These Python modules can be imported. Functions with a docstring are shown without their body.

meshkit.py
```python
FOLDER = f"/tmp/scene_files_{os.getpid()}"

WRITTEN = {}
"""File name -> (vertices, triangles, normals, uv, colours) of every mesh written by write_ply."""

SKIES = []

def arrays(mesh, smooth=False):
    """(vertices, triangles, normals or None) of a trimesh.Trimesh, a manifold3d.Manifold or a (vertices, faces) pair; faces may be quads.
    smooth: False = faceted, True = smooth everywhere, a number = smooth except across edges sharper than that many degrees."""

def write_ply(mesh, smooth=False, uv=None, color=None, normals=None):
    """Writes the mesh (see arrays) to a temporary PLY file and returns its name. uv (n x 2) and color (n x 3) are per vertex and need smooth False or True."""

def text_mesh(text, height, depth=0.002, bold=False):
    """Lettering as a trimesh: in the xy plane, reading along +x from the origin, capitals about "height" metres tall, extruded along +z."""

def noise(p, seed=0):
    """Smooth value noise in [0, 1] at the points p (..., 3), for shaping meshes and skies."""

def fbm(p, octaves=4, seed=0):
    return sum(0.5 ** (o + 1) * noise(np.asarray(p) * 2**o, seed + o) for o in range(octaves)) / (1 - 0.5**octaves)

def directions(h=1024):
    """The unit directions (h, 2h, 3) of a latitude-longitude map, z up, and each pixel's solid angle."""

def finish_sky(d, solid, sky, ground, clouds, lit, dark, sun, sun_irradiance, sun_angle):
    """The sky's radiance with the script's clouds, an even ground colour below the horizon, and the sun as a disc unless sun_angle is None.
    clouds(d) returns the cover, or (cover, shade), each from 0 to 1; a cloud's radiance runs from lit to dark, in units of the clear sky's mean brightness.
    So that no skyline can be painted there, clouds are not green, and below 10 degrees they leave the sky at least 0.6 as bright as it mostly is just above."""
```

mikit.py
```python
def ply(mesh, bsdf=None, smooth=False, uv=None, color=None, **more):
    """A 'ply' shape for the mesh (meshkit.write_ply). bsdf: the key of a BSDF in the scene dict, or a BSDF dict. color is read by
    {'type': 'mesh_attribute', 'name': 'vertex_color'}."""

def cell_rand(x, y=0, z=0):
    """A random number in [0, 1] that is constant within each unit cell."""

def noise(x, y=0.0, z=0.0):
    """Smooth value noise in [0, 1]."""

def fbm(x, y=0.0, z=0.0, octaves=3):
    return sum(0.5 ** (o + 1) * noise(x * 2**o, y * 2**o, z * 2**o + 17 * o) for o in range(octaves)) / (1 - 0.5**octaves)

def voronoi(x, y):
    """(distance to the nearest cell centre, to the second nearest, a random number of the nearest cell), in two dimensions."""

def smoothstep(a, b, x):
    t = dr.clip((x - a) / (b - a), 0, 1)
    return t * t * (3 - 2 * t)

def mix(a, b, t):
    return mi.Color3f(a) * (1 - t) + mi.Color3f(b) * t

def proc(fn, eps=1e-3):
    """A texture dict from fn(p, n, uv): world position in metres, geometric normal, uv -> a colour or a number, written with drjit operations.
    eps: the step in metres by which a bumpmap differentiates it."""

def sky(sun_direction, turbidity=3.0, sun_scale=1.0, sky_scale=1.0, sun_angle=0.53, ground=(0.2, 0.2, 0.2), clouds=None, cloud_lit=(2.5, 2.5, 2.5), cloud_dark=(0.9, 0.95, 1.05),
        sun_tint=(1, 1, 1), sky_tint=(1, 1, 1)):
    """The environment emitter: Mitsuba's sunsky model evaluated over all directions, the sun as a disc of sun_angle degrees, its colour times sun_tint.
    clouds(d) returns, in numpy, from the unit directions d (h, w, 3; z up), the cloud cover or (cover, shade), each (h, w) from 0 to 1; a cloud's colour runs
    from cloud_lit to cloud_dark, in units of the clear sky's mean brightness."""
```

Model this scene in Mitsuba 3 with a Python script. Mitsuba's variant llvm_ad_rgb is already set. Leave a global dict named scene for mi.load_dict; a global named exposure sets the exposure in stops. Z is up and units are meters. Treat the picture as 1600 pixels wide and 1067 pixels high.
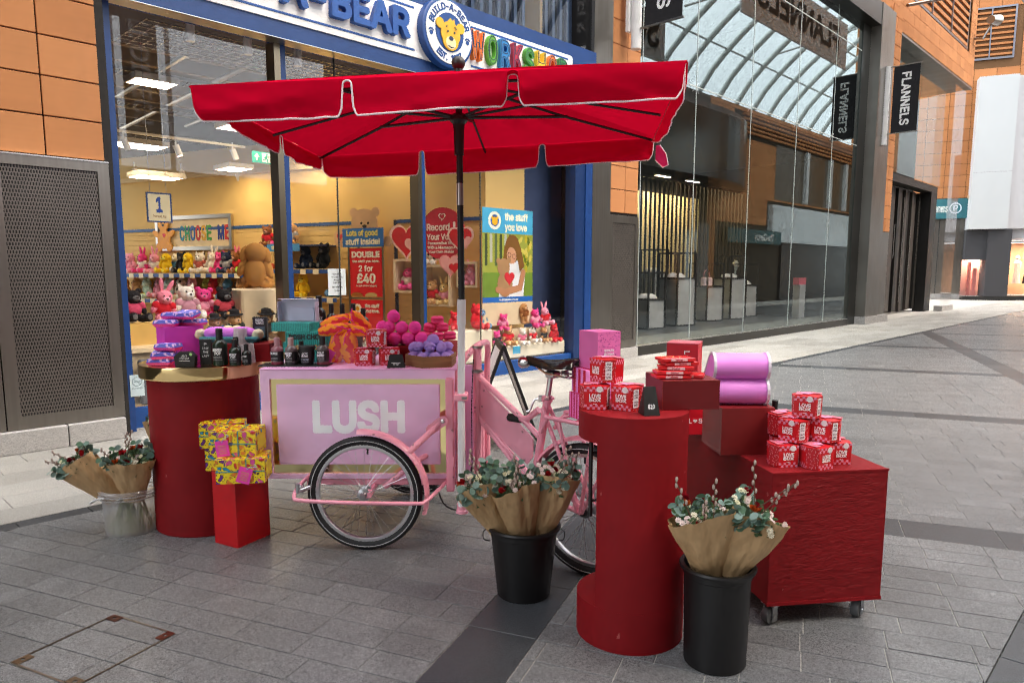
import math, random
import numpy as np, trimesh, manifold3d as m3
import drjit as dr, mitsuba as mi
import mikit, meshkit
from shapely.geometry import Polygon, Point, box as sbox, LineString, MultiPolygon
from shapely import affinity
from shapely.ops import unary_union
from mikit import noise, fbm, voronoi, cell_rand, smoothstep, mix

# ---------------------------------------------------------------- camera, sky, exposure
PITCH = math.atan(138 / 1110.0)
T4 = mi.ScalarTransform4f
scene, labels = {}, {}
scene['camera'] = {'type': 'perspective', 'fov': 2 * math.degrees(math.atan(800 / 1110.0)), 'fov_axis': 'x', 'near_clip': 0.05, 'far_clip': 2000.0,
                   'principal_point_offset_y': -30.5 / 1067,
                   'to_world': T4().look_at(origin=[0, 0, 1.5], target=[0, math.cos(PITCH), 1.5 - math.sin(PITCH)], up=[0, 0, 1])}
# an even overcast sky, brighter towards the zenith as overcast skies are
scene['sky'] = mikit.sky([0.50, -0.34, 0.80], turbidity=4, sun_scale=0.24, sun_angle=36, sun_tint=(0.97, 1.0, 1.08),
                         clouds=lambda d: (1.0 + 0 * d[..., 0], np.clip(0.95 - 0.8 * np.clip(d[..., 2], 0, 1) + 0.35 * (meshkit.fbm(d * 2.5 + 3) - 0.5), 0, 1)),
                         cloud_lit=(2.60, 2.66, 2.74), cloud_dark=(1.10, 1.20, 1.30))
exposure = 3.95

# ---------------------------------------------------------------- frames and helpers
A = math.radians(44.0)
S = np.array([math.sin(A), math.cos(A), 0.0])        # along the shop fronts, away from the camera
N = np.array([-math.cos(A), math.sin(A), 0.0])       # into the shops
Z = np.array([0, 0, 1.0])
def B(s, n, z=0.0): return S * s + N * (7.28 + n) + Z * z
def FR(o, x, y):
    M = np.eye(4); x = np.asarray(x, float); y = np.asarray(y, float)
    M[:3, 0], M[:3, 1], M[:3, 2], M[:3, 3] = x, y, np.cross(x, y), o
    return M
def FF(s, n, z): return FR(B(s, n, z), S, Z)         # x along the front, y up, z out to the street
def TR(p=(0, 0, 0), rz=0.0, sc=1.0, rx=0.0, ry=0.0):
    tm = trimesh.transformations
    M = tm.rotation_matrix(math.radians(rz), [0, 0, 1]) @ tm.rotation_matrix(math.radians(ry), [0, 1, 0]) @ tm.rotation_matrix(math.radians(rx), [1, 0, 0])
    M = M @ np.diag([sc, sc, sc, 1.0] if np.isscalar(sc) else [*sc, 1.0])
    M[:3, 3] = p
    return M
def C(h, k=1.0):
    c = np.array([int(h[i:i + 2], 16) for i in (0, 2, 4)]) / 255.0
    return tuple(np.where(c < 0.04045, c / 12.92, ((c + 0.055) / 1.055) ** 2.4) * k)

def numbered(key):
    if key not in used: used.add(key); return key
    k = cnt.get(key, 1)
    while f'{key}_{k:03d}' in used: k += 1
    cnt[key] = k + 1; used.add(f'{key}_{k:03d}')
    return f'{key}_{k:03d}'
used, cnt = set(), {}

def arr(mesh, smooth):
    if isinstance(mesh, list): mesh = cat(mesh)
    return meshkit.arrays(mesh, smooth)
def cat(ms):
    vs, fs, o = [], [], 0
    for m in ms:
        v, f, _ = meshkit.arrays(m)
        vs.append(v); fs.append(f + o); o += len(v)
    return trimesh.Trimesh(np.vstack(vs), np.vstack(fs), process=False)
def xf(mesh, M):
    v, f, _ = meshkit.arrays(mesh)
    return trimesh.Trimesh(v @ M[:3, :3].T + M[:3, 3], f, process=False)
def put(key, mesh, mat, col=None, sm=False, M=None, uv=None, **more):
    v, f, n = arr(mesh, sm)
    if M is not None:
        v = v @ M[:3, :3].T + M[:3, 3]
        if n is not None:
            n = n @ np.linalg.inv(M[:3, :3]); n /= np.linalg.norm(n, axis=1, keepdims=True) + 1e-20
        if np.linalg.det(M[:3, :3]) < 0: f = f[:, ::-1]
    if n is None:                                     # faceted: split the corners, so that all meshes of a material are alike and can be joined
        fn = np.cross(v[f[:, 1]] - v[f[:, 0]], v[f[:, 2]] - v[f[:, 0]]); fn /= np.linalg.norm(fn, axis=1, keepdims=True) + 1e-20
        uv = None if uv is None else np.asarray(uv)[f].reshape(-1, 2)
        v = v[f].reshape(-1, 3); n = np.repeat(fn, 3, 0); f = np.arange(len(v)).reshape(-1, 3)
    if col is not None:
        c = np.clip(np.asarray(col, float), 0.0005, 0.995); uv = np.tile([[round(c[0] * 1023) + c[1], c[2]]], (len(v), 1))
    elif uv is None: uv = np.full((len(v), 2), .5)
    d = {'type': 'ply', 'filename': meshkit.write_ply((v, f), False, uv, None, normals=n), 'bsdf': {'type': 'ref', 'id': mat}, **more}
    scene[key] = d
    return key
def thing(name, label, catg, group=None, kind=None):
    k = numbered(name); labels[k] = {'label': label, 'category': catg}
    if group: labels[k]['group'] = group
    if kind: labels[k]['kind'] = kind; 
    return k
def struct(name, label=None):
    k = numbered(name); labels[k] = {'kind': 'structure'}
    if label: labels[k]['label'] = label
    return k
def P(parent, name, mesh, mat, col=None, sm=False, M=None, uv=None, label=None, kind=None, **more):
    k = numbered(parent + '__' + name)
    put(k, mesh, mat, col, sm, M, uv, **more)
    if label or kind:
        labels[k] = {}
        if label: labels[k]['label'] = label
        if kind: labels[k]['kind'] = kind
    return k
def one(name, label, catg, mesh, mat, col=None, sm=False, M=None, group=None, uv=None, kind=None):
    k = thing(name, label, catg, group, kind); put(k, mesh, mat, col, sm, M, uv); return k

# ---------------------------------------------------------------- mesh makers
def box(sx, sy, sz, c=(0, 0, 0), b=0.0):
    if b <= 0:
        m = trimesh.creation.box((sx, sy, sz)); m.apply_translation(c); return m
    pts = []
    for i in (-1, 1):
        for j in (-1, 1):
            for k in (-1, 1):
                for e in ((b, b, 0), (b, 0, b), (0, b, b)):
                    pts.append((i * (sx / 2 - e[0]), j * (sy / 2 - e[1]), k * (sz / 2 - e[2])))
    m = trimesh.Trimesh(np.array(pts) + np.array(c)).convex_hull
    return m
def bx(x0, x1, y0, y1, z0, z1, b=0.0): return box(x1 - x0, y1 - y0, z1 - z0, ((x0 + x1) / 2, (y0 + y1) / 2, (z0 + z1) / 2), b)
def cyl(r, h, seg=32, c=(0, 0, 0), r2=None, axis=None):
    return xf(lathe([(0, 0), (r, 0), (r if r2 is None else r2, h), (0, h)], seg), TR(c)) if axis is None else tube([c, np.array(c) + np.array(axis) * h], r, seg)
def lathe(prof, seg=32):
    prof = np.asarray(prof, float); a = np.arange(seg) * 2 * np.pi / seg
    v = np.stack([np.outer(np.cos(a), prof[:, 0]), np.outer(np.sin(a), prof[:, 0]), np.tile(prof[:, 1], (seg, 1))], -1).reshape(-1, 3)
    n = len(prof); f = []
    for i in range(seg):
        j = (i + 1) % seg
        for k in range(n - 1):
            a0, a1, b0, b1 = i * n + k, i * n + k + 1, j * n + k, j * n + k + 1
            if prof[k, 0] > 1e-9: f.append((a0, b0, b1) if True else 0)
            if prof[k + 1, 0] > 1e-9: f.append((a0, b1, a1))
    return trimesh.Trimesh(v, np.array(f), process=False)
def tube(pts, r, seg=10, closed=False, cap=True):
    p = np.asarray(pts, float); n = len(p); r = np.broadcast_to(r, (n,))
    t = np.gradient(p, axis=0) if not closed else np.roll(p, -1, 0) - np.roll(p, 1, 0)
    t /= np.linalg.norm(t, axis=1, keepdims=True) + 1e-12
    u = np.cross(t[0], [0, 0, 1.0] if abs(t[0][2]) < 0.9 else [1.0, 0, 0]); u /= np.linalg.norm(u)
    V = []
    a = np.arange(seg) * 2 * np.pi / seg
    for i in range(n):
        u = u - t[i] * (u @ t[i]); u /= np.linalg.norm(u); w = np.cross(t[i], u)
        V.append(p[i] + r[i] * (np.outer(np.cos(a), u) + np.outer(np.sin(a), w)))
    V = np.vstack(V); f = []
    for i in range(n if closed else n - 1):
        j = (i + 1) % n
        for k in range(seg):
            l = (k + 1) % seg
            f += [(i * seg + k, i * seg + l, j * seg + l), (i * seg + k, j * seg + l, j * seg + k)]
    if cap and not closed:
        V = np.vstack([V, p[:1], p[-1:]]); c0, c1 = len(V) - 2, len(V) - 1
        for k in range(seg):
            l = (k + 1) % seg
            f += [(c0, l, k), (c1, (n - 1) * seg + k, (n - 1) * seg + l)]
    return trimesh.Trimesh(V, np.array(f), process=False)
def smoothpath(pts, n=8):
    p = np.asarray(pts, float); q = np.vstack([2 * p[0] - p[1], p, 2 * p[-1] - p[-2]]); out = []
    for i in range(1, len(q) - 2):
        for t in np.linspace(0, 1, n, endpoint=False):
            out.append(0.5 * ((2 * q[i]) + (-q[i - 1] + q[i + 1]) * t + (2 * q[i - 1] - 5 * q[i] + 4 * q[i + 1] - q[i + 2]) * t * t + (-q[i - 1] + 3 * q[i] - 3 * q[i + 1] + q[i + 2]) * t ** 3))
    return np.array(out + [p[-1]])
_ico = {k: trimesh.creation.icosphere(subdivisions=k) for k in (1, 2, 3)}
def ell(rx, ry, rz, c=(0, 0, 0), sub=2, R=None):
    v = _ico[sub].vertices * (rx, ry, rz)
    if R is not None: v = v @ R.T
    return trimesh.Trimesh(v + np.array(c), _ico[sub].faces, process=False)
def rot(ax, deg): return trimesh.transformations.rotation_matrix(math.radians(deg), ax)[:3, :3]
def extr(poly, h, z=0.0):
    ms = [trimesh.creation.extrude_polygon(g, h, engine='earcut') for g in getattr(poly, 'geoms', [poly]) if g.area > 1e-9]
    m = cat(ms); m.apply_translation((0, 0, z)); return m
def rrect(x0, x1, y0, y1, r): return sbox(x0 + r, y0 + r, x1 - r, y1 - r).buffer(r, quad_segs=5)
_tp = {}
def tpoly(text, h, fat=0.0, width=None):
    key = (text, h, fat)
    if key not in _tp:
        m = meshkit.text_mesh(text, h, 0.001, True)
        top = [Polygon(m.vertices[f][:, :2]) for f, nn in zip(m.faces, m.face_normals) if nn[2] > 0.9]
        g = unary_union([p.buffer(h * 0.002) for p in top if p.area > 0])
        _tp[key] = g.buffer(fat * h).simplify(h * 0.008)
    g = _tp[key]
    x0, y0, x1, y1 = g.bounds
    g = affinity.translate(g, -x0, 0)
    return g if width is None else affinity.scale(g, width / (x1 - x0), 1, origin=(0, 0))
def quad(x0, x1, y0, y1, z=0.0): return np.array([[x0, y0, z], [x1, y0, z], [x1, y1, z], [x0, y1, z]]), np.array([[0, 1, 2], [0, 2, 3]])
def heart(w=1.0):
    t = np.linspace(0, 2 * np.pi, 40, endpoint=False)
    return Polygon(np.stack([16 * np.sin(t) ** 3, 13 * np.cos(t) - 5 * np.cos(2 * t) - 2 * np.cos(3 * t) - np.cos(4 * t)], 1) * (w / 32.0))
def letters(parent, name, text, h, depth, M, mat, col, width=None, fat=0.0, cx=False, **k):
    g = tpoly(text, h, fat, width)
    if cx: g = affinity.translate(g, -(g.bounds[2]) / 2, 0)
    return P(parent, name, extr(g, depth), mat, col, M=M, **k)
def union(ms):
    ms = [trimesh.Trimesh(m.vertices, m.faces, process=True) for m in ms]
    for m in ms: m.update_faces(m.nondegenerate_faces())
    man = m3.Manifold.batch_boolean([m3.Manifold(m3.Mesh(np.asarray(m.vertices, np.float32), np.asarray(m.faces, np.uint32))) for m in ms], m3.OpType.Add)
    q = man.to_mesh(); return trimesh.Trimesh(q.vert_properties[:, :3], q.tri_verts, process=False)
def hull(*ms): return trimesh.Trimesh(np.vstack([m.vertices for m in ms])).convex_hull

# ---------------------------------------------------------------- materials (each part's plain paint colour travels in its uv, so that one BSDF serves many parts)
def f_paint(p, n, uv):
    r = dr.floor(uv.x); return mi.Color3f(r / 1023.0, uv.x - r, uv.y)
VC = mikit.proc(f_paint)
def f_used(p, n, uv):                                 # the same paint with slight unevenness and handling marks
    r = dr.floor(uv.x); g = fbm(p.x * 7, p.y * 7, p.z * 7)
    return mi.Color3f(r / 1023.0, uv.x - r, uv.y) * (0.86 + 0.22 * g)
def f_chipped(p, n, uv):
    r = dr.floor(uv.x); g = fbm(p.x * 7, p.y * 7, p.z * 7); w = smoothstep(0.74, 0.76, fbm(p.x * 34, p.y * 34, p.z * 34 + 5, 4))
    return mix(mi.Color3f(r / 1023.0, uv.x - r, uv.y) * (0.86 + 0.22 * g), (0.16, 0.10, 0.09), w * 0.75)
VU, VP = mikit.proc(f_used), mikit.proc(f_chipped)
def rgb(c): return {'type': 'rgb', 'value': [float(x) for x in c]}
def princ(base, rough=0.7, spec=0.4, metal=0.0, two=True, **k):
    d = {'type': 'principled', 'base_color': base, 'roughness': rough, 'specular': spec, 'metallic': metal, **k}
    return {'type': 'twosided', 'bsdf': d} if two else d
def bump(inner, fn, scale, eps=1e-3): return {'type': 'twosided', 'bsdf': {'type': 'bumpmap', 'arbitrary': mikit.proc(fn, eps), 'scale': scale, 'bsdf': inner}}
scene['m_matte'] = princ(VC, 0.8, 0.3)
scene['m_satin'] = princ(VU, 0.42, 0.45)
scene['m_gloss'] = princ(VC, 0.16, 0.5)
scene['m_paint'] = princ(VP, 0.3, 0.5, clearcoat=0.35, clearcoat_gloss=0.85)
scene['m_metal'] = princ(VC, 0.3, 0.5, 1.0)
scene['m_chrome'] = princ(VC, 0.12, 0.5, 1.0)
scene['m_gold'] = princ(VC, 0.05, 0.5, 1.0)
scene['m_rubber'] = princ(VC, 0.6, 0.35)
scene['m_cloth'] = {'type': 'principledthin', 'base_color': VC, 'roughness': 0.85, 'diff_trans': 0.42, 'spec_trans': 0.0, 'eta': 1.3}
scene['m_leaf'] = {'type': 'principledthin', 'base_color': VC, 'roughness': 0.55, 'diff_trans': 0.35, 'spec_trans': 0.0, 'eta': 1.4}
scene['m_glass'] = {'type': 'thindielectric', 'int_ior': 1.5}
scene['m_glass_coated'] = {'type': 'thindielectric', 'int_ior': 2.2, 'specular_reflectance': rgb((.74, .84, .83))}
scene['m_glass_low'] = {'type': 'thindielectric', 'int_ior': 1.22}
scene['m_clear'] = {'type': 'blendbsdf', 'weight': 0.19, 'a': {'type': 'thindielectric', 'int_ior': 1.45}, 'b': {'type': 'twosided', 'bsdf': {'type': 'diffuse', 'reflectance': rgb((.75, .75, .78))}}}
scene['m_frost'] = {'type': 'principledthin', 'base_color': VC, 'roughness': 0.4, 'diff_trans': 1.2, 'spec_trans': 0.2, 'eta': 1.45}
scene['m_water'] = {'type': 'blendbsdf', 'weight': 0.26, 'a': {'type': 'thindielectric', 'int_ior': 1.33}, 'b': {'type': 'twosided', 'bsdf': {'type': 'diffuse', 'reflectance': rgb((.55, .54, .34))}}}
def sz(p): return p.x * float(S[0]) + p.y * float(S[1]), p.z
def f_perf(p, n, uv):
    s, z = sz(p)
    row = dr.floor(z / 0.033)
    u = s / 0.021 + 0.5 * (row - 2 * dr.floor(row / 2)); v = z / 0.033
    fu = u - dr.floor(u) - 0.5; fv = v - dr.floor(v) - 0.5
    hole = (dr.abs(fu) < 0.27) & (dr.abs(fv) < 0.38)
    return dr.select(hole, mi.Color3f(0.006), mi.Color3f(0.165, 0.145, 0.13) * (0.85 + 0.3 * fbm(s * 3, z * 3, 0)))
scene['m_perf'] = princ(mikit.proc(f_perf), 0.38, 0.5, 0.55)
def f_steel(p, n, uv):
    s, z = sz(p)
    return mix((0.17, 0.155, 0.135), (0.28, 0.26, 0.235), fbm(s * 2.3, z * 1.3, 1) * 0.7 + 0.3 * noise(s * 60, z * 2, 0))
scene['m_steel'] = princ(mikit.proc(f_steel), 0.33, 0.5, 0.85)
def f_terra(p, n, uv):
    s, z = sz(p)
    g = fbm(s * 1.2 + uv.x * 40, z * 1.2, 2); st = noise(s * 2, z * 55, 3)
    c = mix((0.41, 0.165, 0.060), (0.46, 0.195, 0.075), uv.x) * (0.86 + 0.2 * g + 0.035 * st)
    return mix(c, (0.36, 0.16, 0.07), 0.25 * smoothstep(0.62, 0.85, fbm(s * 4, z * 0.6, 7)))
scene['m_terra'] = princ(mikit.proc(f_terra), 0.75, 0.3)
def f_setts(p, n, uv):
    g = noise(p.x * 330, p.y * 330, p.z * 330); h = noise(p.x * 150 + 9, p.y * 150, 4)
    tone = 0.092 + 0.032 * uv.x + 0.018 * fbm(p.x * 0.9, p.y * 0.9, 0)
    c = tone * (0.18 + 1.15 * g + 0.50 * h)
    dirt = smoothstep(0.55, 0.8, fbm(p.x * 2.2, p.y * 2.2, 5, 4))
    worn = smoothstep(0.6, 0.75, fbm(p.x * 7, p.y * 7, 2, 4))
    gum = voronoi(p.x * 2.3 + 7, p.y * 2.3); spot = smoothstep(0.045, 0.032, gum[0] + 0.02 * noise(p.x * 90, p.y * 90, 2)) * dr.select(gum[2] > 0.45, 1.0, 0.0)
    tint = dr.select(gum[2] > 0.72, 1.5, 0.62)
    return mi.Color3f(0.975, 0.995, 1.02) * c * (1 - 0.22 * dirt) * (1 + 0.12 * worn) * (1 - spot + spot * tint)
scene['m_setts'] = princ(mikit.proc(f_setts), 0.37, 0.5)
def f_band(p, n, uv):
    g = noise(p.x * 380, p.y * 380, 0)
    return mi.Color3f(0.030, 0.033, 0.037) * (0.7 + 0.55 * g + 0.5 * uv.x) * (0.8 + 0.4 * fbm(p.x * 3, p.y * 3, 0))
scene['m_band'] = princ(mikit.proc(f_band), 0.36, 0.5)
def f_pale(p, n, uv):
    g = noise(p.x * 260, p.y * 260, p.z * 260)
    return mix((0.225, 0.215, 0.195), (0.345, 0.335, 0.31), uv.x) * (0.72 + 0.42 * g) * (0.86 + 0.22 * fbm(p.x * 1.7, p.y * 1.7, 0))
scene['m_pale'] = princ(mikit.proc(f_pale), 0.6, 0.4)
def f_granite(p, n, uv):
    g = noise(p.x * 240, p.y * 240, p.z * 240); h = noise(p.x * 90, p.y * 90, p.z * 90 + 3)
    return mi.Color3f(0.36, 0.345, 0.33) * (0.45 + 0.6 * g + 0.4 * h)
scene['m_granite'] = princ(mikit.proc(f_granite), 0.55, 0.4)
def f_osb(p, n, uv):
    x = p.x + p.y; a = voronoi(x * 17 + .6 * p.z * 17, p.z * 70 - 20 * x); b = voronoi(x * 60 - p.z * 25 + 5, p.z * 24 + x * 12)
    return a[2] * 0.55 + 0.25 * smoothstep(0.0, 0.12, a[1] - a[0]) + 0.35 * b[2] + 0.15 * noise(x * 90, p.z * 160, 1)
def f_redwear(p, n, uv):
    w = smoothstep(0.80, 0.815, fbm(p.x * 26 + 2, p.y * 26, p.z * 14, 4))
    return mix(mi.Color3f(0.20, 0.0055, 0.0085) * (0.86 + 0.3 * fbm(p.x * 5, p.y * 5, p.z * 5)), (0.45, 0.12, 0.11), w * 0.5)
scene['m_osb'] = bump({'type': 'principled', 'base_color': mikit.proc(f_redwear), 'roughness': 0.55, 'specular': 0.2}, f_osb, 0.011, 1.5e-3)
scene['m_redpaint'] = princ(mikit.proc(f_redwear), 0.55, 0.18)
def f_kraft(p, n, uv):
    st = noise(p.x * 120, p.y * 120, p.z * 14)
    return mix((0.40, 0.25, 0.12), (0.54, 0.36, 0.19), fbm(p.x * 9, p.y * 9, p.z * 9)) * (0.9 + 0.16 * st)
def f_kraftb(p, n, uv): return fbm(p.x * 26 + 4, p.y * 26, p.z * 12, 4)
scene['m_kraft'] = bump({'type': 'principled', 'base_color': mikit.proc(f_kraft), 'roughness': 0.6, 'specular': 0.35}, f_kraftb, 0.012, 2e-3)
def f_plushb(p, n, uv): return noise(p.x * 170, p.y * 170, p.z * 170)
scene['m_plush'] = bump({'type': 'principled', 'base_color': VC, 'roughness': 0.95, 'specular': 0.1, 'sheen': 0.5}, f_plushb, 0.006, 2e-3)
scene['m_fizz'] = bump({'type': 'principled', 'base_color': VC, 'roughness': 0.9, 'specular': 0.15}, lambda p, n, uv: noise(p.x * 420, p.y * 420, p.z * 420), 0.0012, 1e-3)
def f_wood(p, n, uv):
    r = noise(p.x * 9 + p.y * 9, p.z * 110, 0) * 0.6 + 0.4 * fbm(p.x * 30, p.y * 30, p.z * 300)
    return mix((0.13, 0.055, 0.022), (0.30, 0.15, 0.065), r)
scene['m_wood'] = princ(mikit.proc(f_wood), 0.55, 0.35)
# printed card: uv.x = face number + place across the face, uv.y = height on the face
def f_love(p, n, uv):
    face = dr.floor(uv.x); u = uv.x - face; v = uv.y
    odd = face - 2 * dr.floor(face / 2)
    ci, cj = dr.floor(u * 8), dr.floor(v * 9)
    chk = ((ci + cj) - 2 * dr.floor((ci + cj) / 2)) > 0.5
    edge = ((v > 0.0) & (cj < 2)) | (cj >= 7.0)
    logo = dr.select(edge & chk, mi.Color3f(0.66, 0.22, 0.32), mi.Color3f(0.50, 0.007, 0.012))
    du, dv = u * 7 + face * 3.3, v * 6
    w = voronoi(du, dv)
    dots = dr.select((w[0] < 0.17), mi.Color3f(0.75, 0.42, 0.45), mi.Color3f(0.43, 0.006, 0.010))
    return dr.select(odd < 0.5, logo, dots)
scene['m_lovebox'] = princ(mikit.proc(f_love), 0.42, 0.45)
def f_gift(p, n, uv):
    x, y = uv.x * 30, uv.y * 30
    w = voronoi(x + 0.8 * noise(x * 1.6, y * 1.6, 3), y + 0.8 * noise(x * 1.6, y * 1.6, 8))
    r = w[2]
    col = dr.select(r < 0.2, mi.Color3f(0.50, 0.02, 0.015), dr.select(r < 0.36, mi.Color3f(0.12, 0.02, 0.2), dr.select(r < 0.5, mi.Color3f(0.02, 0.22, 0.34), dr.select(r < 0.7, mi.Color3f(0.62, 0.07, 0.26), mi.Color3f(0.65, 0.18, 0.02)))))
    ring = smoothstep(0.42, 0.34, w[0]) * smoothstep(0.1, 0.2, w[1] - w[0])
    q = voronoi(x * 2.3 + 31, y * 2.3)
    small = (q[0] < 0.2) & (q[2] > 0.45) & (w[0] > 0.48)
    c = mix((0.78, 0.60, 0.012), col, ring)
    line = (dr.abs(w[0] - 0.38) < 0.03)
    return dr.select(line & (ring > 0.0), mi.Color3f(0.05, 0.02, 0.03), dr.select(small, mi.Color3f(0.06, 0.02, 0.05), c))
scene['m_gift'] = princ(mikit.proc(f_gift), 0.4, 0.45)
def stripes(a, b, per, duty, wob=0.0):
    def f(p, n, uv):
        t = uv.x / per + wob * (noise(uv.x * 25, uv.y * 25, 2) + 0.5 * noise(uv.x * 60, uv.y * 60, 1)); t = t - dr.floor(t)
        return dr.select(t < duty, mi.Color3f(a), mi.Color3f(b))
    return f
scene['m_stripe_pink'] = princ(mikit.proc(stripes((0.55, 0.02, 0.09), (0.78, 0.20, 0.55), 0.026, 0.5)), 0.5, 0.4)
scene['m_stripe_wide'] = princ(mikit.proc(stripes((0.58, 0.015, 0.05), (0.76, 0.24, 0.58), 0.055, 0.5)), 0.5, 0.4)
scene['m_stripe_teal'] = princ(mikit.proc(stripes((0.015, 0.16, 0.14), (0.04, 0.40, 0.35), 0.011, 0.42)), 0.5, 0.4)
scene['m_stripe_orange'] = princ(mikit.proc(stripes((0.72, 0.03, 0.05), (0.90, 0.30, 0.02), 0.03, 0.45, 0.5)), 0.7, 0.3)
def f_egg(p, n, uv):
    w = noise(uv.x * 75, uv.y * 32, 4)
    return dr.select((w > 0.62) & (uv.y > 0.0), mi.Color3f(0.70, 0.42, 0.72), mi.Color3f(0.10, 0.10, 0.46))
scene['m_egg'] = princ(mikit.proc(f_egg), 0.45, 0.4)
def lamp(c): return {'type': 'area', 'radiance': {'type': 'rgb', 'value': list(c)}}
# ================================================================ the setting: ground and paving
rng = np.random.RandomState(7); random.seed(7)
E1 = np.array([math.sin(math.radians(22)), math.cos(math.radians(22)), 0]); E2 = np.array([-E1[1], E1[0], 0])
def ab(a, b, z=0.0): return E1 * a + E2 * b + Z * z
k = struct('ground'); put(k, bx(-120, 160, -90, 220, -1.0, -0.014), 'm_matte', (.30, .285, .26))
def slab(poly, M, z, ch=0.0015, dep=0.012):
    p = np.array(poly.exterior.coords)[:-1]
    if Polygon(p).exterior.is_ccw is False: p = p[::-1]
    q = poly.buffer(-ch, join_style=2)
    if q.is_empty or q.geom_type != 'Polygon': return None
    q = np.array(q.exterior.coords)[:-1]
    if not Polygon(q).exterior.is_ccw: q = q[::-1]
    if len(q) != len(p): q = p * 0.96 + p.mean(0) * 0.04
    else:
        q = np.roll(q, -np.argmin(((q - p[0]) ** 2).sum(1)), 0)
    n = len(p); v = np.vstack([np.c_[q, np.full(n, z)], np.c_[p, np.full(n, z - ch)], np.c_[p, np.full(n, z - dep)]])
    i = np.arange(n); j = (i + 1) % n
    f = [(0, a, a + 1) for a in range(1, n - 1)]
    for o in (0, n): f += [(o + n + a, o + n + b_, o + b_) for a, b_ in zip(i, j)] + [(o + n + a, o + b_, o + a) for a, b_ in zip(i, j)]
    v = v @ M[:3, :3].T + M[:3, 3]
    return v, np.array(f)
CAMP = np.array([0, 0, 1.5])
def seen(c, m=260):
    d = c - CAMP; y = d[1] * math.cos(PITCH) - d[2] * math.sin(PITCH)
    if y < 0.8: return False
    up = d[1] * math.sin(PITCH) + d[2] * math.cos(PITCH)
    u, v = 800 + 1110 * d[0] / y, 564 - 1110 * up / y
    return -m < u < 1600 + m and -m < v < 1067 + m
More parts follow.
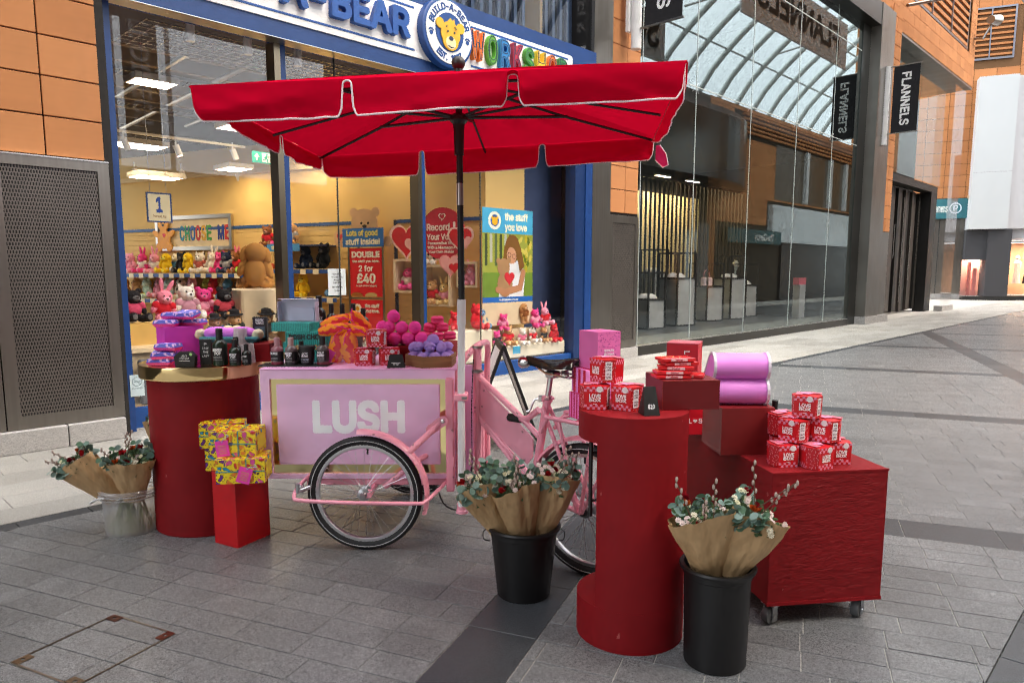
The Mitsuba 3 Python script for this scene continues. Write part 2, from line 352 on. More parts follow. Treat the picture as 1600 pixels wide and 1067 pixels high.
def pave(parent, pieces, M, mat, name, most, far_name):
    ok = []
    for poly, tone in pieces:
        c = M[:3, :3] @ np.array([poly.centroid.x, poly.centroid.y, 0]) + M[:3, 3]
        if seen(c): ok.append((np.linalg.norm(c) - (0 if seen(c, 0) else -50), poly, tone))
    ok.sort(key=lambda t: t[0]); V, F, U, o = [], [], [], 0
    for i, (d, poly, tone) in enumerate(ok):
        r = slab(poly, M, rng.uniform(-0.0006, 0.0004))
        if r is None: continue
        uv = np.tile([[tone, 0.5]], (len(r[0]), 1))
        if i < most: P(parent, name, r, mat, uv=uv)
        else: V.append(r[0]); F.append(r[1] + o); U.append(uv); o += len(r[0])
    if V: P(parent, far_name, (np.vstack(V), np.vstack(F)), mat, uv=np.vstack(U), kind='stuff')
MAB = FR(np.zeros(3), E1, E2); MSN = FR(B(0, 0, 0), S, N)
def bnd(a, n): return (n + 7.28 - 0.3746 * a) / 0.9272
plaza = Polygon([(a, bnd(a, -6.83)) for a in (-1, 60)] + [(a, bnd(a, -2.352)) for a in (60, -1)])
bandsA = [(0.942, 1.255), (-3.17, -2.85), (-7.2, -6.9)]; cross = [4.47, 8.34, 12.14, 16.2, 20.1, 24.0, 28.0, 32.0, 36.0, 40, 44, 48, 52]
rows, prev = [], 0.73
rows = [(0.73 + 0.156 * i, 0.73 + 0.156 * (i + 1)) for i in range(24)]
for c0, c1 in zip(cross[:-1], cross[1:]):
    lo, hi = c0 + 0.315, c1; nrow = round((hi - lo) / 0.156); rows += [(lo + (hi - lo) * i / nrow, lo + (hi - lo) * (i + 1) / nrow) for i in range(nrow)]
band_polys = [sbox(-1, b0, 60, b1) for b0, b1 in bandsA]
pieces = []
for i, (a0, a1) in enumerate(rows):
    if a0 > 46: continue
    off = (1.515 if i % 2 else 1.415) + rng.uniform(-.02, .02) + (0.1 if i % 4 == 2 else 0)
    blo, bhi = bnd(a1, -6.83) - .3, bnd(a0, -2.352) + .3
    kk = math.floor((blo - off) / 0.315)
    b = off + kk * 0.315
    while b < bhi:
        r = sbox(a0 + .0022, b + .0022, a1 - .0022, b + .315 - .0022); b += 0.315
        g = r.intersection(plaza)
        for q in band_polys:
            if not g.is_empty: g = g.difference(q.buffer(.002))
        for h in getattr(g, 'geoms', [g]):
            if h.geom_type == 'Polygon' and h.area > 0.002: pieces.append((h.convex_hull, float(np.clip(rng.beta(2, 2), 0, 1))))
k = struct('plaza_paving'); put(k, [xf(extr(plaza.buffer(-.01), .002), MAB)], 'm_matte', (.40, .385, .35), M=TR((0, 0, -0.0075)))
pave(k, pieces, MAB, 'm_setts', 'slab', 300, 'far_slabs')
pieces = []
for b0, b1 in bandsA:
    a = 2.603 - 0.5 * 6
    while a < 50:
        g = sbox(a + .002, b0 + .002, a + .498, b1 - .002).intersection(plaza); a += 0.5
        if g.area > .003 and g.geom_type == 'Polygon': pieces.append((g.convex_hull, rng.rand()))
for c0 in cross[:9]:
    blo, bhi = bnd(c0, -6.83) - .3, bnd(c0, -2.352) + .3; b = blo
    while b < bhi:
        g = sbox(c0 + .002, b + .002, c0 + .313, b + .498).intersection(plaza); b += .5
        for q in band_polys: g = g.difference(q.buffer(.002))
        for h in getattr(g, 'geoms', [g]):
            if h.geom_type == 'Polygon' and h.area > .003: pieces.append((h.convex_hull, rng.rand()))
pave(k, pieces, MAB, 'm_band', 'dark_slab', 120, 'far_dark_slabs')
pieces = []
for n0, n1 in ((-2.35, -2.222), (-6.98, -6.832)):
    s = 0.894 - .39 * 30
    while s < 58: pieces.append((sbox(s + .003, n0 + .002, s + .387, n1 - .002), rng.rand() * .7)); s += .39
pave(struct('dark_kerb_strip'), pieces, MSN, 'm_band', 'slab', 70, 'far_slabs')
def palerows(n0, n1, nrow, smin=-6, smax=62):
    out = []
    for i in range(nrow):
        a, b = n0 + (n1 - n0) * i / nrow, n0 + (n1 - n0) * (i + 1) / nrow; s = smin + rng.rand()
        while s < smax:
            L = rng.choice([.6, .75, .9, 1.2]); out.append((sbox(s + .002, a + .002, s + L - .002, b - .002), rng.beta(2, 2))); s += L
    return out
pave(struct('shop_pavement'), palerows(-2.218, -0.02, 7), MSN, 'm_pale', 'slab', 150, 'far_slabs')
pave(struct('opposite_pavement'), palerows(-9.1, -6.985, 7), MSN, 'm_pale', 'slab', 40, 'far_slabs')
# plaza beyond the far end of the street
k = struct('far_plaza'); put(k, xf(extr(Polygon([(58.2, -30), (110, -30), (110, 25), (58.2, 25)]), .008), MSN), 'm_matte', (.40, .38, .34), M=TR((0, 0, -.01)))

# inspection cover with brass lifting corners in the setts
k = thing('inspection_cover', 'square paved inspection cover with worn metal corner pieces in the setts at front left', 'cover')
c1, c2, c3 = np.array([1.046, 3.292]), None, None
cv = [np.array(x) for x in ((-1.757, 2.974), (-1.412, 2.811), (-1.941, 2.59))]
cv.append(cv[1] + cv[2] - cv[0])
qd = [cv[0], cv[1], cv[3], cv[2]]
for i in range(4):
    p0, p1 = np.r_[qd[i], 0.0005], np.r_[qd[(i + 1) % 4], 0.0005]; d = (p1 - p0) / np.linalg.norm(p1 - p0)
    P(k, 'edge_strip', bx(0, np.linalg.norm(p1 - p0), -.004, .004, -.006, .0025), 'm_metal', (.16, .14, .12) if i % 2 else (.42, .40, .36), M=FR(p0, d, np.cross(Z, d)))
for i in range(4):
    d = (qd[(i + 1) % 4] - qd[i]) / np.linalg.norm(qd[(i + 1) % 4] - qd[i]); e = (qd[(i + 3) % 4] - qd[i]) / np.linalg.norm(qd[(i + 3) % 4] - qd[i])
    pl = Polygon([qd[i], qd[i] + d * .062, qd[i] + d * .062 + e * .04, qd[i] + e * .04]).difference(Point(qd[i] + d * .03 + e * .02).buffer(.009))
    P(k, 'corner_piece', extr(pl, .004, .0012), 'm_metal', [(.20, .10, .085), (.33, .13, .10), (.30, .27, .22), (.34, .26, .18)][i])

# ================================================================ toy shop building
def tiles(parent, M, x0, x1, y0, y1, w, h, gap=.012, dep=.03, mat='m_terra', stuff=False, off=0.0, xs=None, name='panel', hole=None):
    """Panels in the plane of M (x across, y up, z out), recessed joints between them."""
    ms, us = [], []
    ys = np.arange(y0, y1 - 1e-6, h)
    for j, y in enumerate(ys):
        yy = min(y + h, y1)
        xx = list(xs) if xs is not None else list(np.arange(x0 - (off if j % 2 else 0), x1, w)) + [x1]
        for a, b in zip(xx[:-1], xx[1:]):
            a, b = max(a, x0), min(b, x1)
            if b - a < .03 or yy - y < .03: continue
            if hole and a < hole[1] and b > hole[0] and y < hole[3] and yy > hole[2]: continue
            e = rng.uniform(-.0015, .0015)
            m = box(b - a - gap, yy - y - gap, dep, ((a + b) / 2, (y + yy) / 2, dep / 2 + e), .003 if not stuff else 0); v = np.asarray(m.vertices)
            uv = np.tile([[rng.rand(), 0]], (len(v), 1))
            if stuff: ms.append(m); us.append(uv)
            else: P(parent, name, m, mat, M=M, uv=uv)
    if stuff and ms: P(parent, name + 's', ms, mat, M=M, uv=np.vstack(us), kind='stuff')
bk = thing('shop_building', 'orange terracotta clad building with steel grilles at street level, around the toy shop window', 'building')
dark = (.02, .018, .017); MC = FR(B(0, 0, 0), S, N)     # MC: along the front, into the shop, up
P(bk, 'wall', bx(-14, 2.2, -.22, 8, 0, 12), 'm_matte', dark, M=MC)
P(bk, 'wall', bx(2.2, 9.28, .35, 9.5, 5.0, 12), 'm_matte', (.02, .035, .07), M=MC)
P(bk, 'wall', bx(9.28, 10.6, -.06, 9.5, 0, 12), 'm_matte', dark, M=MC)
tiles(bk, FF(0, -.22, 0), -3.2, 2.13, 2.47, 7.35, .86, .3235, xs=[-3.48, -2.62, -1.76, -.9, -.04, .82, 1.684, 2.13])
for x0, x1 in ((-.6, .315), (.325, 1.24), (1.25, 2.148)):
    fr = sbox(x0, .195, x1, 2.452).difference(sbox(x0 + .1, .305, x1 - .09, 2.372))
    P(bk, 'grille_frame', extr(fr, .035), 'm_steel', M=FF(0, -.235, 0))
    P(bk, 'grille', bx(x0 + .1, x1 - .09, .305, 2.372, 0, .02), 'm_perf', M=FF(0, -.235, 0))
    P(bk, 'grille_trim', bx(x0, x1, 2.452, 2.462, 0, .045), 'm_metal', (.7, .68, .65), M=FF(0, -.235, 0))
for x0, x1 in ((-.6, .72), (.726, 1.672), (1.678, 2.14)):
    P(bk, 'plinth_stone', box(x1 - x0 - .004, .19, .12, ((x0 + x1) / 2, .095, .26), .006), 'm_granite', M=FF(0, 0, 0))
# pillar right of the toy shop
P(bk, 'steel_pilaster', bx(9.275, 9.76, .19, 12, .06, .12), 'm_steel', M=FF(0, 0, 0))
P(bk, 'pilaster_base', bx(9.27, 9.77, 0, .188, .06, .14), 'm_granite', M=FF(0, 0, 0))
tiles(bk, FF(0, -.06, 0), 9.78, 10.6, 2.5, 8.7, .43, .385, xs=[9.78, 10.22, 10.6])
fr = sbox(9.775, .2, 10.6, 2.46).difference(sbox(9.86, .32, 10.52, 2.33))
P(bk, 'grille_frame', extr(fr, .035), 'm_steel', M=FF(0, -.075, 0)); P(bk, 'grille', bx(9.86, 10.52, .32, 2.33, 0, .02), 'm_perf', M=FF(0, -.075, 0))
P(bk, 'plinth_stone', bx(9.775, 10.6, 0, .19, .06, .16), 'm_granite', M=FF(0, 0, 0))
# glass above the sign
for x0, x1 in ((2.2, 3.9), (3.92, 5.7), (5.72, 7.5), (7.52, 9.27)):
    P(bk, 'upper_pane', quad(x0, x1, 4.88, 9.5), 'm_glass_low', M=FF(0, -.03, 0))
ms = [bx(x, x + .06, 4.9, 9.5, 0, .05) for x in np.arange(2.4, 9.2, .17)]
P(bk, 'upper_slats', ms, 'm_matte', (.035, .06, .11), M=FF(0, .3, 0), kind='stuff')

# ---------------------------------------------------------------- toy shop front
sf = thing('toy_storefront', 'blue framed full height glass front of the toy shop', 'shop front')
BLUE = (.007, .040, .165); DBL = (.006, .026, .10)
for x0, x1, c in ((2.215, 2.29, BLUE), (8.86, 9.1, DBL), (9.1, 9.27, BLUE)):
    P(sf, 'column', bx(x0, x1, 0.0, 3.9, -.1, .1 if x1 < 9.2 else .12), 'm_satin', c, M=FF(0, 0, 0))
for x0, x1 in ((3.86, 3.93), (5.75, 5.81)):
    P(sf, 'mullion', bx(x0, x1, .02, 3.9, -.08, .09), 'm_metal', (.21, .17, .12), M=FF(0, 0, 0))
    P(sf, 'mullion', bx(x1 + .001, x1 + .075, .02, 3.9, -.1, .06), 'm_satin', BLUE, M=FF(0, 0, 0))
for x0, x1 in ((2.29, 3.86), (5.886, 8.86)):
    P(sf, 'kick_panel', bx(x0, x1, .02, .21, -.04, .05), 'm_satin', (.008, .055, .22), M=FF(0, 0, 0))
    P(sf, 'sill_stone', bx(x0, x1, 0, .019, -.04, .07), 'm_granite', M=FF(0, 0, 0))
for x0, x1 in ((2.29, 3.86), (4.006, 4.63), (4.638, 5.75), (5.886, 6.9), (6.906, 8.86)):
    P(sf, 'pane', quad(x0, x1, .21, 3.9), 'm_glass', M=FF(0, 0, 0))
for x in (4.634, 6.903): P(sf, 'glazing_joint', bx(x - .006, x + .006, .21, 3.9, -.008, .008), 'm_rubber', (.03, .03, .03), M=FF(0, 0, 0))
P(sf, 'door_threshold', bx(4.006, 5.75, 0, .2, -.05, .03), 'm_satin', (.008, .055, .22), M=FF(0, 0, 0))
def plate(k, name, M, x0, x1, y0, y1, col, t=.004, z=0.0, mat='m_satin', **kw): return P(k, name, bx(x0, x1, y0, y1, z, z + t), mat, col, M=M, **kw)
# ---------------------------------------------------------------- sign
sg = thing('shop_sign', 'long blue and white shop sign with raised letters and a round bear badge', 'sign')
FS = FF(0, -.25, 0)
P(sg, 'fascia', bx(2.2, 9.157, 3.893, 4.86, -.26, 0), 'm_satin', (.006, .040, .165), M=FS)
P(sg, 'soffit_trim', bx(2.2, 9.157, 3.885, 3.892, -.2, .004), 'm_metal', (.5, .5, .5), M=FS)
P(sg, 'white_panel', extr(rrect(2.3, 8.56, 4.06, 4.68, .05), .018), 'm_satin', (.78, .77, .76), M=FS)
for x0, x1 in ((2.4, 5.58), (6.5, 8.45)):
    for y in (4.125, 4.605): P(sg, 'pinstripe', bx(x0, x1, y, y + .022, .018, .024), 'm_satin', (.012, .07, .28), M=FS)
w0 = tpoly('BEAR', .29, .03).bounds[2]
g = tpoly('BUILD-A-BEAR', .29, .03, None); sc = 1.05 / w0; xoff = 5.47 - g.bounds[2] * sc
for i, part in enumerate(sorted(getattr(g, 'geoms', [g]), key=lambda q: q.bounds[0])):
    P(sg, 'letter', extr(affinity.translate(affinity.scale(part, sc, 1, origin=(0, 0)), xoff, 4.243), .075, .018), 'm_satin', (.012, .075, .30), M=FS)
x = 6.44
for ch, col in zip('WORKSHOP', ('F07A1E', '5FAE2E', '2F86C8', 'B0213F', '4FA63A', 'F2C81E', 'E8762D', '3A8A4A')):
    g = tpoly(ch, .32, .035); wd = .245 if ch == 'W' else .19
    g = affinity.scale(g, wd / g.bounds[2], 1, origin=(0, 0))
    lk = P(sg, 'coloured_letter', extr(affinity.translate(g, x, 4.23), .07, .018), 'm_satin', C(col, .8), M=FS)
    ol = g.buffer(-.012); rim = ol.difference(ol.buffer(-.010))
    if not rim.is_empty: P(lk, 'outline', extr(affinity.translate(rim, x, 4.23), .003, .088), 'm_satin', (.02, .03, .07), M=FS)
    x += wd + .05
bd = TR((6.03, 4.41, .02)); MB = FS @ bd
P(sg, 'badge_disc', xf(lathe([(0, 0), (.405, 0), (.405, .10), (.375, .115), (0, .115)], 64), np.eye(4)), 'm_satin', (.009, .055, .22), M=MB, sm=40)
P(sg, 'badge_face', extr(Point(0, 0).buffer(.365, 32), .01, .115), 'm_satin', (.8, .79, .76), M=MB)
P(sg, 'badge_centre', extr(Point(0, 0).buffer(.225, 32), .008, .125), 'm_satin', (.009, .055, .22), M=MB)
def arcletters(k, text, r, h, a0, a1, z, M, flip=False):
    for i, ch in enumerate(text):
        if ch == ' ': continue
        a = math.radians(a0 + (a1 - a0) * i / (len(text) - 1)); g = tpoly(ch, h, .02); g = affinity.translate(g, -g.bounds[2] / 2, 0)
        g = affinity.rotate(g, math.degrees(a) + (90 if flip else -90), origin=(0, 0)); rr = r if not flip else r + h
        g = affinity.translate(g, rr * math.cos(a), rr * math.sin(a))
        P(k, 'badge_letter', extr(g, .006, z), 'm_satin', (.009, .055, .22), M=M)
arcletters(sg, 'BUILD-A-BEAR', .262, .075, 160, 20, .125, MB)
arcletters(sg, 'EST. 1997', .262, .075, 235, 305, .125, MB, True)
yel = C('EDB62B', .85); lm = C('F3DFA8', .85)
face = unary_union([affinity.scale(Point(0, -.02).buffer(.155, 24), 1.0, .92), affinity.scale(Point(0, -.1).buffer(.12, 24), 1.05, .95), Point(-.165, .075).buffer(.062), Point(.165, .075).buffer(.062), Polygon([(-.05, .11), (.0, .165), (.03, .135), (.06, .16), (.07, .1)])])
P(sg, 'badge_bear', extr(face.simplify(.002), .014, .134), 'm_satin', yel, M=MB)
P(sg, 'badge_muzzle', extr(affinity.scale(Point(0, -.125).buffer(.08, 20), 1.0, .95), .006, .148), 'm_satin', lm, M=MB)
blk = unary_union([affinity.scale(Point(0, -.075).buffer(.03), 1.15, .85), Point(-.05, .0).buffer(.012), Point(.055, .0).buffer(.012), LineString([(-.045, -.165), (0, -.182), (.045, -.165)]).buffer(.005), LineString([(-.08, .045), (-.06, .065)]).buffer(.005), LineString([(.06, .07), (.085, .045)]).buffer(.005)])
P(sg, 'badge_features', extr(blk, .004, .1545), 'm_satin', (.02, .03, .07), M=MB)
for sx in (-1, 1): P(sg, 'badge_paw', extr(unary_union([Point(sx * .292, -.06).buffer(.026)] + [Point(sx * .292 + d, -.02 + e).buffer(.011) for d, e in ((-.028, -.008), (-.01, .006), (.012, .006), (.03, -.008))]), .006, .125), 'm_satin', (.009, .055, .22), M=MB)

# ================================================================ toy shop interior
L0 = np.array([-7.8, 14.3, 0]); WR = np.array([.9042, -.4271, 0]); WN = np.array([-.4271, -.9042, 0])
FW = FR(L0, WR, Z)            # side wall of the shop: x along the wall, y up, z into the room
CREAM = (.60, .43, .20); WARM = (.64, .44, .17)
sw = struct('shop_wall'); P(sw, 'return', bx(7.46, 8.30, 0, 3.9, -.58, -.47), 'm_matte', WARM, M=FF(0, 0, 0)); put(sw, bx(-2.5, 8.22, 0, 3.7, -.12, 0), 'm_matte', WARM, M=FW)
P(sw, 'upper_band', bx(-2.5, 8.84, 3.72, 6.0, -.6, -.5), 'm_matte', (.16, .12, .075), M=FW)
P(sw, 'picture_rail', bx(-2.5, 8.2, 3.22, 3.30, 0, .05), 'm_matte', (.62, .46, .24), M=FW)
for x0, x1 in ((-2.5, 5.82), (6.62, 8.2)):
    P(sw, 'slats', [bx(x0, x1, y, y + .088, 0.001, .018) for y in np.arange(.1, 2.25, .096)], 'm_matte', WARM, M=FW, kind='stuff')
    P(sw, 'top_rail', bx(x0, x1, 2.275, 2.33, .001, .035), 'm_satin', (.02, .07, .22), M=FW)
P(sw, 'end_trim', bx(5.83, 5.87, 1.9, 2.33, .001, .03), 'm_satin', (.015, .04, .10), M=FW); P(sw, 'end_trim', bx(6.56, 6.61, .1, 2.33, .001, .03), 'm_satin', (.015, .02, .04), M=FW)
fl = struct('shop_floor'); put(fl, bx(2.3, 9.2, .06, 10, -.008, .012), 'm_satin', (.34, .25, .15), M=MC)
cl = struct('shop_ceiling')
put(cl, bx(2.2, 9.27, 1.7, 9.5, 4.7, 4.9), 'm_matte', (.20, .155, .10), M=MC)
P(cl, 'bulkhead', bx(2.2, 9.27, .1, 1.5, 4.02, 4.7), 'm_matte', (.115, .105, .115), M=MC)
P(cl, 'bulkhead', bx(5.9, 9.27, .1, 1.2, 3.62, 4.0), 'm_matte', (.02, .025, .05), M=MC)
for n in np.arange(2.1, 9, .75): P(cl, 'beam', bx(2.2, 9.2, n, n + .10, 4.38, 4.68), 'm_matte', (.30, .235, .15), M=MC)
for s, z in ((2.9, 4.25), (3.7, 4.1), (4.6, 4.2), (5.6, 4.3), (6.4, 4.15)): P(cl, 'conduit', tube([(s, 1.6, z), (s + .3, 9, z)], .035, 8), 'm_metal', (.45, .40, .32), M=MC, sm=40)
for n, z in ((2.6, 4.0), (4.2, 3.95), (6.3, 3.9)): P(cl, 'cable_tray', [bx(2.3, 8.5, n + d, n + d + .012, z, z + .05) for d in (0, .28)] + [bx(s, s + .012, n, n + .28, z, z + .012) for s in np.arange(2.3, 8.5, .12)], 'm_metal', (.40, .34, .24), M=MC, kind='stuff')
P(cl, 'mesh_panel', [bx(2.75, 5.6, n, n + .008, 3.93, 3.938) for n in np.arange(.3, 1.3, .13)] + [bx(s, s + .008, .3, 1.3, 3.939, 3.947) for s in np.arange(2.75, 5.6, .13)], 'm_metal', (.52, .50, .50), M=MC, kind='stuff')
rw = struct('shop_partition'); put(rw, bx(8.36, 9.26, .0, 3.85, -.60, -.52), 'm_satin', (.045, .065, .135), M=FF(0, 0, 0))
P(rw, 'side', bx(8.28, 8.355, 0, 3.85, -1.6, -.52), 'm_matte', (.5, .36, .18), M=FF(0, 0, 0))
# lamps
WL = np.array([1.0, .79, .50])
pan = [(3.55, 4.0, 3.36, .55, .9), (3.95, 4.3, 2.96, .5, .8), (5.35, 4.3, 3.22, .6, .5), (4.6, 2.6, 3.55, .5, .9), (5.9, 3.0, 3.55, .5, .9), (6.6, 1.6, 3.5, .5, .9), (3.2, 2.0, 3.8, .4, .6), (3.3, 6.4, 3.5, .5, .9)]
for i, (s, n, z, w, l) in enumerate(pan):
    k = thing('light_panel', ['square white ceiling light panel nearest the left blue column', 'white ceiling light panel lower than its neighbour, behind the hanging number sign', 'white ceiling light panel beside the green exit sign'][i] if i < 3 else ['white ceiling light panel inside, hidden behind the umbrella canopy', 'white ceiling light panel behind the door glass', 'white ceiling light panel inside, beside the second mullion', 'white ceiling light panel close to the window top at the left', 'farthest white ceiling light panel inside the shop'][i - 3], 'light', 'ceiling light panels')
    P(k, 'housing', bx(s, s + l * .85, n, n + w, z, z + .07), 'm_matte', (.62, .58, .5), M=MC)
    P(k, 'diffuser', (np.array([[s + .02, n + .02, z - .003], [s + l * .85 - .02, n + .02, z - .003], [s + l * .85 - .02, n + w - .02, z - .003], [s + .02, n + w - .02, z - .003]]), np.array([[0, 2, 1], [0, 3, 2]])), 'm_matte', (.8, .8, .8), M=MC, emitter=lamp(WL * (1.45 if i else 2.2)))
def spot(p, d, label, n_, on=False):
    k = thing('spotlight', label, 'spotlight', n_); d = np.asarray(d, float) / np.linalg.norm(d); p = np.asarray(p)
    P(k, 'can', tube([p, p + d * .16], .045, 14), 'm_satin', (.72, .70, .66), sm=40)
    P(k, 'bracket', tube([p + (0, 0, .10), p + (0, 0, 0)], .012, 8), 'm_satin', (.7, .68, .64), sm=40)
    x = np.cross(d, [1, 0, 0]); x /= np.linalg.norm(x); q = xf(extr(Point(0, 0).buffer(.036, 6), .002), FR(p + d * .161, x, np.cross(d, x)))
    P(k, 'lens', q, 'm_matte', (.9, .85, .7), emitter=lamp(WL * (9 if on else 2.2))) if on else P(k, 'lens', q, 'm_satin', (.7, .62, .45))
tr_ = thing('lighting_track', 'white ceiling track along the top of the shop window carrying three spotlights', 'track'); put(tr_, bx(3.0, 4.4, .17, .22, 4.0, 4.02), 'm_satin', (.65, .64, .6), M=MC)
tr_ = thing('lighting_track', 'long white lighting track hanging deep in the shop below the ceiling', 'track'); put(tr_, bx(3.3, 5.3, 3.6, 3.65, 3.42, 3.45), 'm_satin', (.75, .68, .52), M=MC)
for s, n, z, o in ((3.12, .2, 3.95, 0), (3.72, .2, 3.95, 0), (4.3, .2, 3.95, 0)): spot(B(s, n, z), (0, 0, -1), {3.12: 'leftmost', 3.72: 'middle', 4.3: 'rightmost'}[s] + ' of three white cylindrical spotlights at the top of the shop window', 'spotlights above the shop window')
for s, n, z, o in ((3.55, 3.62, 3.34, 0), (4.25, 3.62, 3.34, 1), (5.1, 3.62, 3.38, 0), (3.4, 5.5, 3.25, 0), (4.3, 5.5, 3.2, 1), (5.05, 5.5, 3.25, 0), (5.9, 5.2, 3.25, 0)): spot(B(s, n, z), (.25, .3, -1), {(3.55, 3.62): 'left white spotlight on the long lighting track', (4.25, 3.62): 'lit middle white spotlight on the long lighting track', (5.1, 3.62): 'right white spotlight on the long lighting track', (3.4, 5.5): 'white spotlight before the back wall at the left', (4.3, 5.5): 'lit white spotlight before the back wall above the number sign', (5.05, 5.5): 'white spotlight before the back wall beside the first mullion', (5.9, 5.2): 'white spotlight before the back wall behind the door glass'}[(s, n)], 'spotlights deep inside the shop', bool(o))
# emergency exit sign
k = thing('exit_sign', 'green running man exit sign with white arrow, hanging inside the shop', 'sign'); ME = FF(5.1, 3.0, 3.12)
P(k, 'board', bx(0, .3, 0, .165, 0, .02), 'm_satin', (.01, .36, .25), M=ME)
P(k, 'arrow', extr(unary_union([sbox(.055, .035, .08, .10), Polygon([(.025, .085), (.0675, .14), (.11, .085)])]), .003, .02), 'm_satin', (.8, .85, .8), M=ME)
P(k, 'pictogram_field', bx(.15, .285, .015, .15, .02, .022), 'm_satin', (.75, .8, .75), M=ME)
man = unary_union([Point(.225, .13).buffer(.012), LineString([(.222, .112), (.212, .075)]).buffer(.011), LineString([(.212, .075), (.235, .055), (.23, .025)]).buffer(.007), LineString([(.212, .075), (.19, .05), (.165, .05)]).buffer(.007), LineString([(.222, .108), (.2, .095), (.185, .075)]).buffer(.006), LineString([(.222, .108), (.242, .095), (.26, .1)]).buffer(.006)])
P(k, 'running_man', extr(man, .003, .022), 'm_satin', (.01, .36, .25), M=ME)
# ---------------------------------------------------------------- posters and boards
def board(name, label, M, w, h, col, t=.01, catg='sign', group=None, mat='m_satin'):
    k = thing(name, label, catg, group); P(k, 'board', bx(0, w, 0, h, 0, t), mat, col, M=M); return k
def frm(x, y, d): return FW @ TR((x, y, d))
k = board('number_sign', 'small hanging white sign with a blue figure 1', FF(2.86, .9, 2.05), .235, .29, (.75, .66, .42))
FN = FF(2.86, .9, 2.05)
letters(k, 'numeral', '1', .15, .003, FN @ TR((.085, .10, .01)), 'm_satin', (.02, .06, .3), width=.065, fat=.02)
letters(k, 'lettering', 'CHOOSE ME', .022, .002, FN @ TR((.05, .04, .01)), 'm_satin', (.35, .2, .1), width=.135); P(k, 'frame', extr(sbox(-.012, -.012, .247, .302).difference(sbox(.002, .002, .233, .288)), .014), 'm_satin', (.03, .06, .2), M=FN); P(k, 'hanging_wire', [tube([(x, .30, .005), (x, 1.9, .005)], .003, 5) for x in (.03, .2)], 'm_metal', (.4, .4, .4), M=FN)
k = board('choose_me_board', 'framed CHOOSE ME board with multicoloured letters on the back wall', frm(1.15, 1.93, .02), 1.93, .60, (.66, .52, .30))
fr = sbox(1.13, 1.91, 3.10, 2.55).difference(sbox(1.2, 1.98, 3.03, 2.48)); P(k, 'frame', extr(fr, .05), 'm_metal', (.55, .50, .42), M=FW @ TR((0, 0, .02)))
x = 1.75
for ch, col in zip('CHOOSE ME', ('2F8FB8', '2FA66A', '3E6FC0', 'D8302E', 'E9B31E', '4DA63E', '0', '2A3F9E', 'D8342E')):
    if ch != ' ': letters(k, 'letter', ch, .25, .01, frm(x, 2.1, .03), 'm_satin', C(col, .7), width=.115 if ch != 'M' else .15, fat=.01)
    x += .14 if ch != 'M' else .175
def bearshape(s=1.0):
    return affinity.scale(unary_union([affinity.scale(Point(0, .2).buffer(.17), 1, 1.1), affinity.scale(Point(0, .48).buffer(.13), 1.1, 1), Point(-.11, .59).buffer(.05), Point(.11, .59).buffer(.05), affinity.rotate(affinity.scale(Point(-.2, .3).buffer(.06), 1.8, .9), -30), affinity.rotate(affinity.scale(Point(.2, .3).buffer(.06), 1.8, .9), 30), Point(-.14, .05).buffer(.085), Point(.14, .05).buffer(.085)]), s, s, origin=(0, 0))
kb = P(k, 'bear_cutout', extr(bearshape(.98).simplify(.004), .02), 'm_satin', C('E9A01E', .85), M=frm(1.36, 1.93, .06))
P(kb, 'heart', extr(heart(.09), .004), 'm_satin', (.6, .03, .03), M=frm(1.38, 2.2, .081)); P(kb, 'face', extr(unary_union([Point(-.04, .5).buffer(.014), Point(.05, .5).buffer(.014), affinity.scale(Point(0, .455).buffer(.025), 1.2, .8)]), .004), 'm_satin', (.04, .02, .01), M=frm(1.36, 1.93, .081))
RED = (.62, .015, .02); LB = (.78, .74, .66)
k = board('promotion_stand', 'tall poster stand with a blue top board and two red offer posters inside the window', frm(5.9, .2, .34), .68, .02, (.5, .45, .36))
P(k, 'frame', extr(unary_union([sbox(5.9, .2, 5.925, 1.95), sbox(6.555, .2, 6.58, 1.95), sbox(5.9, 1.085, 6.58, 1.105)]), .03), 'm_metal', (.5, .47, .42), M=frm(0, 0, .33))
P(k, 'top_board', bx(5.82, 6.60, 1.90, 2.19, .0, .015), 'm_satin', (.03, .14, .42), M=frm(0, 0, .365))
letters(k, 'lettering', 'Lots of good', .085, .003, frm(5.90, 2.075, .38), 'm_satin', (.78, .65, .12), width=.60, fat=.02)
letters(k, 'lettering', 'stuff inside!', .085, .003, frm(5.88, 1.94, .38), 'm_satin', (.8, .74, .55), width=.66, fat=.03)
for y0, y1 in ((1.12, 1.88), (.35, 1.07)): P(k, 'poster', bx(5.93, 6.55, y0, y1, 0, .006), 'm_satin', RED, M=frm(0, 0, .345))
for t, x, y, h, w, ft in (('DOUBLE', 5.97, 1.74, .085, .54, .05), ('the stuff you love.', 5.98, 1.66, .04, .52, .02), ('2 for', 6.1, 1.52, .09, .28, .01), ('£40', 6.06, 1.34, .14, .36, .03), ('SELECT FURRY FRIENDS', 6.04, 1.28, .022, .4, 0), ('the stuff', 6.2, .95, .055, .28, .03), ('you love.', 6.2, .87, .055, .28, .03)):
    letters(k, 'lettering', t, h, .003, frm(x, y, .3515), 'm_satin', LB, width=w, fat=ft)
P(k, 'badge', extr(Point(6.06, .93).buffer(.075), .003), 'm_satin', LB, M=frm(0, 0, .3515)); P(k, 'badge_face', extr(Point(6.06, .93).buffer(.035), .003), 'm_satin', C('E9A01E', .8), M=frm(0, 0, .355))
for cx, c in ((6.05, 'B8702E'), (6.33, 'D9B878')): P(k, 'bear_print', extr(affinity.scale(Point(cx, 1.13).buffer(.09), 1.3, .65).intersection(sbox(5.93, 1.121, 6.55, 1.3)), .003), 'm_satin', C(c, .7), M=frm(0, 0, .3515))
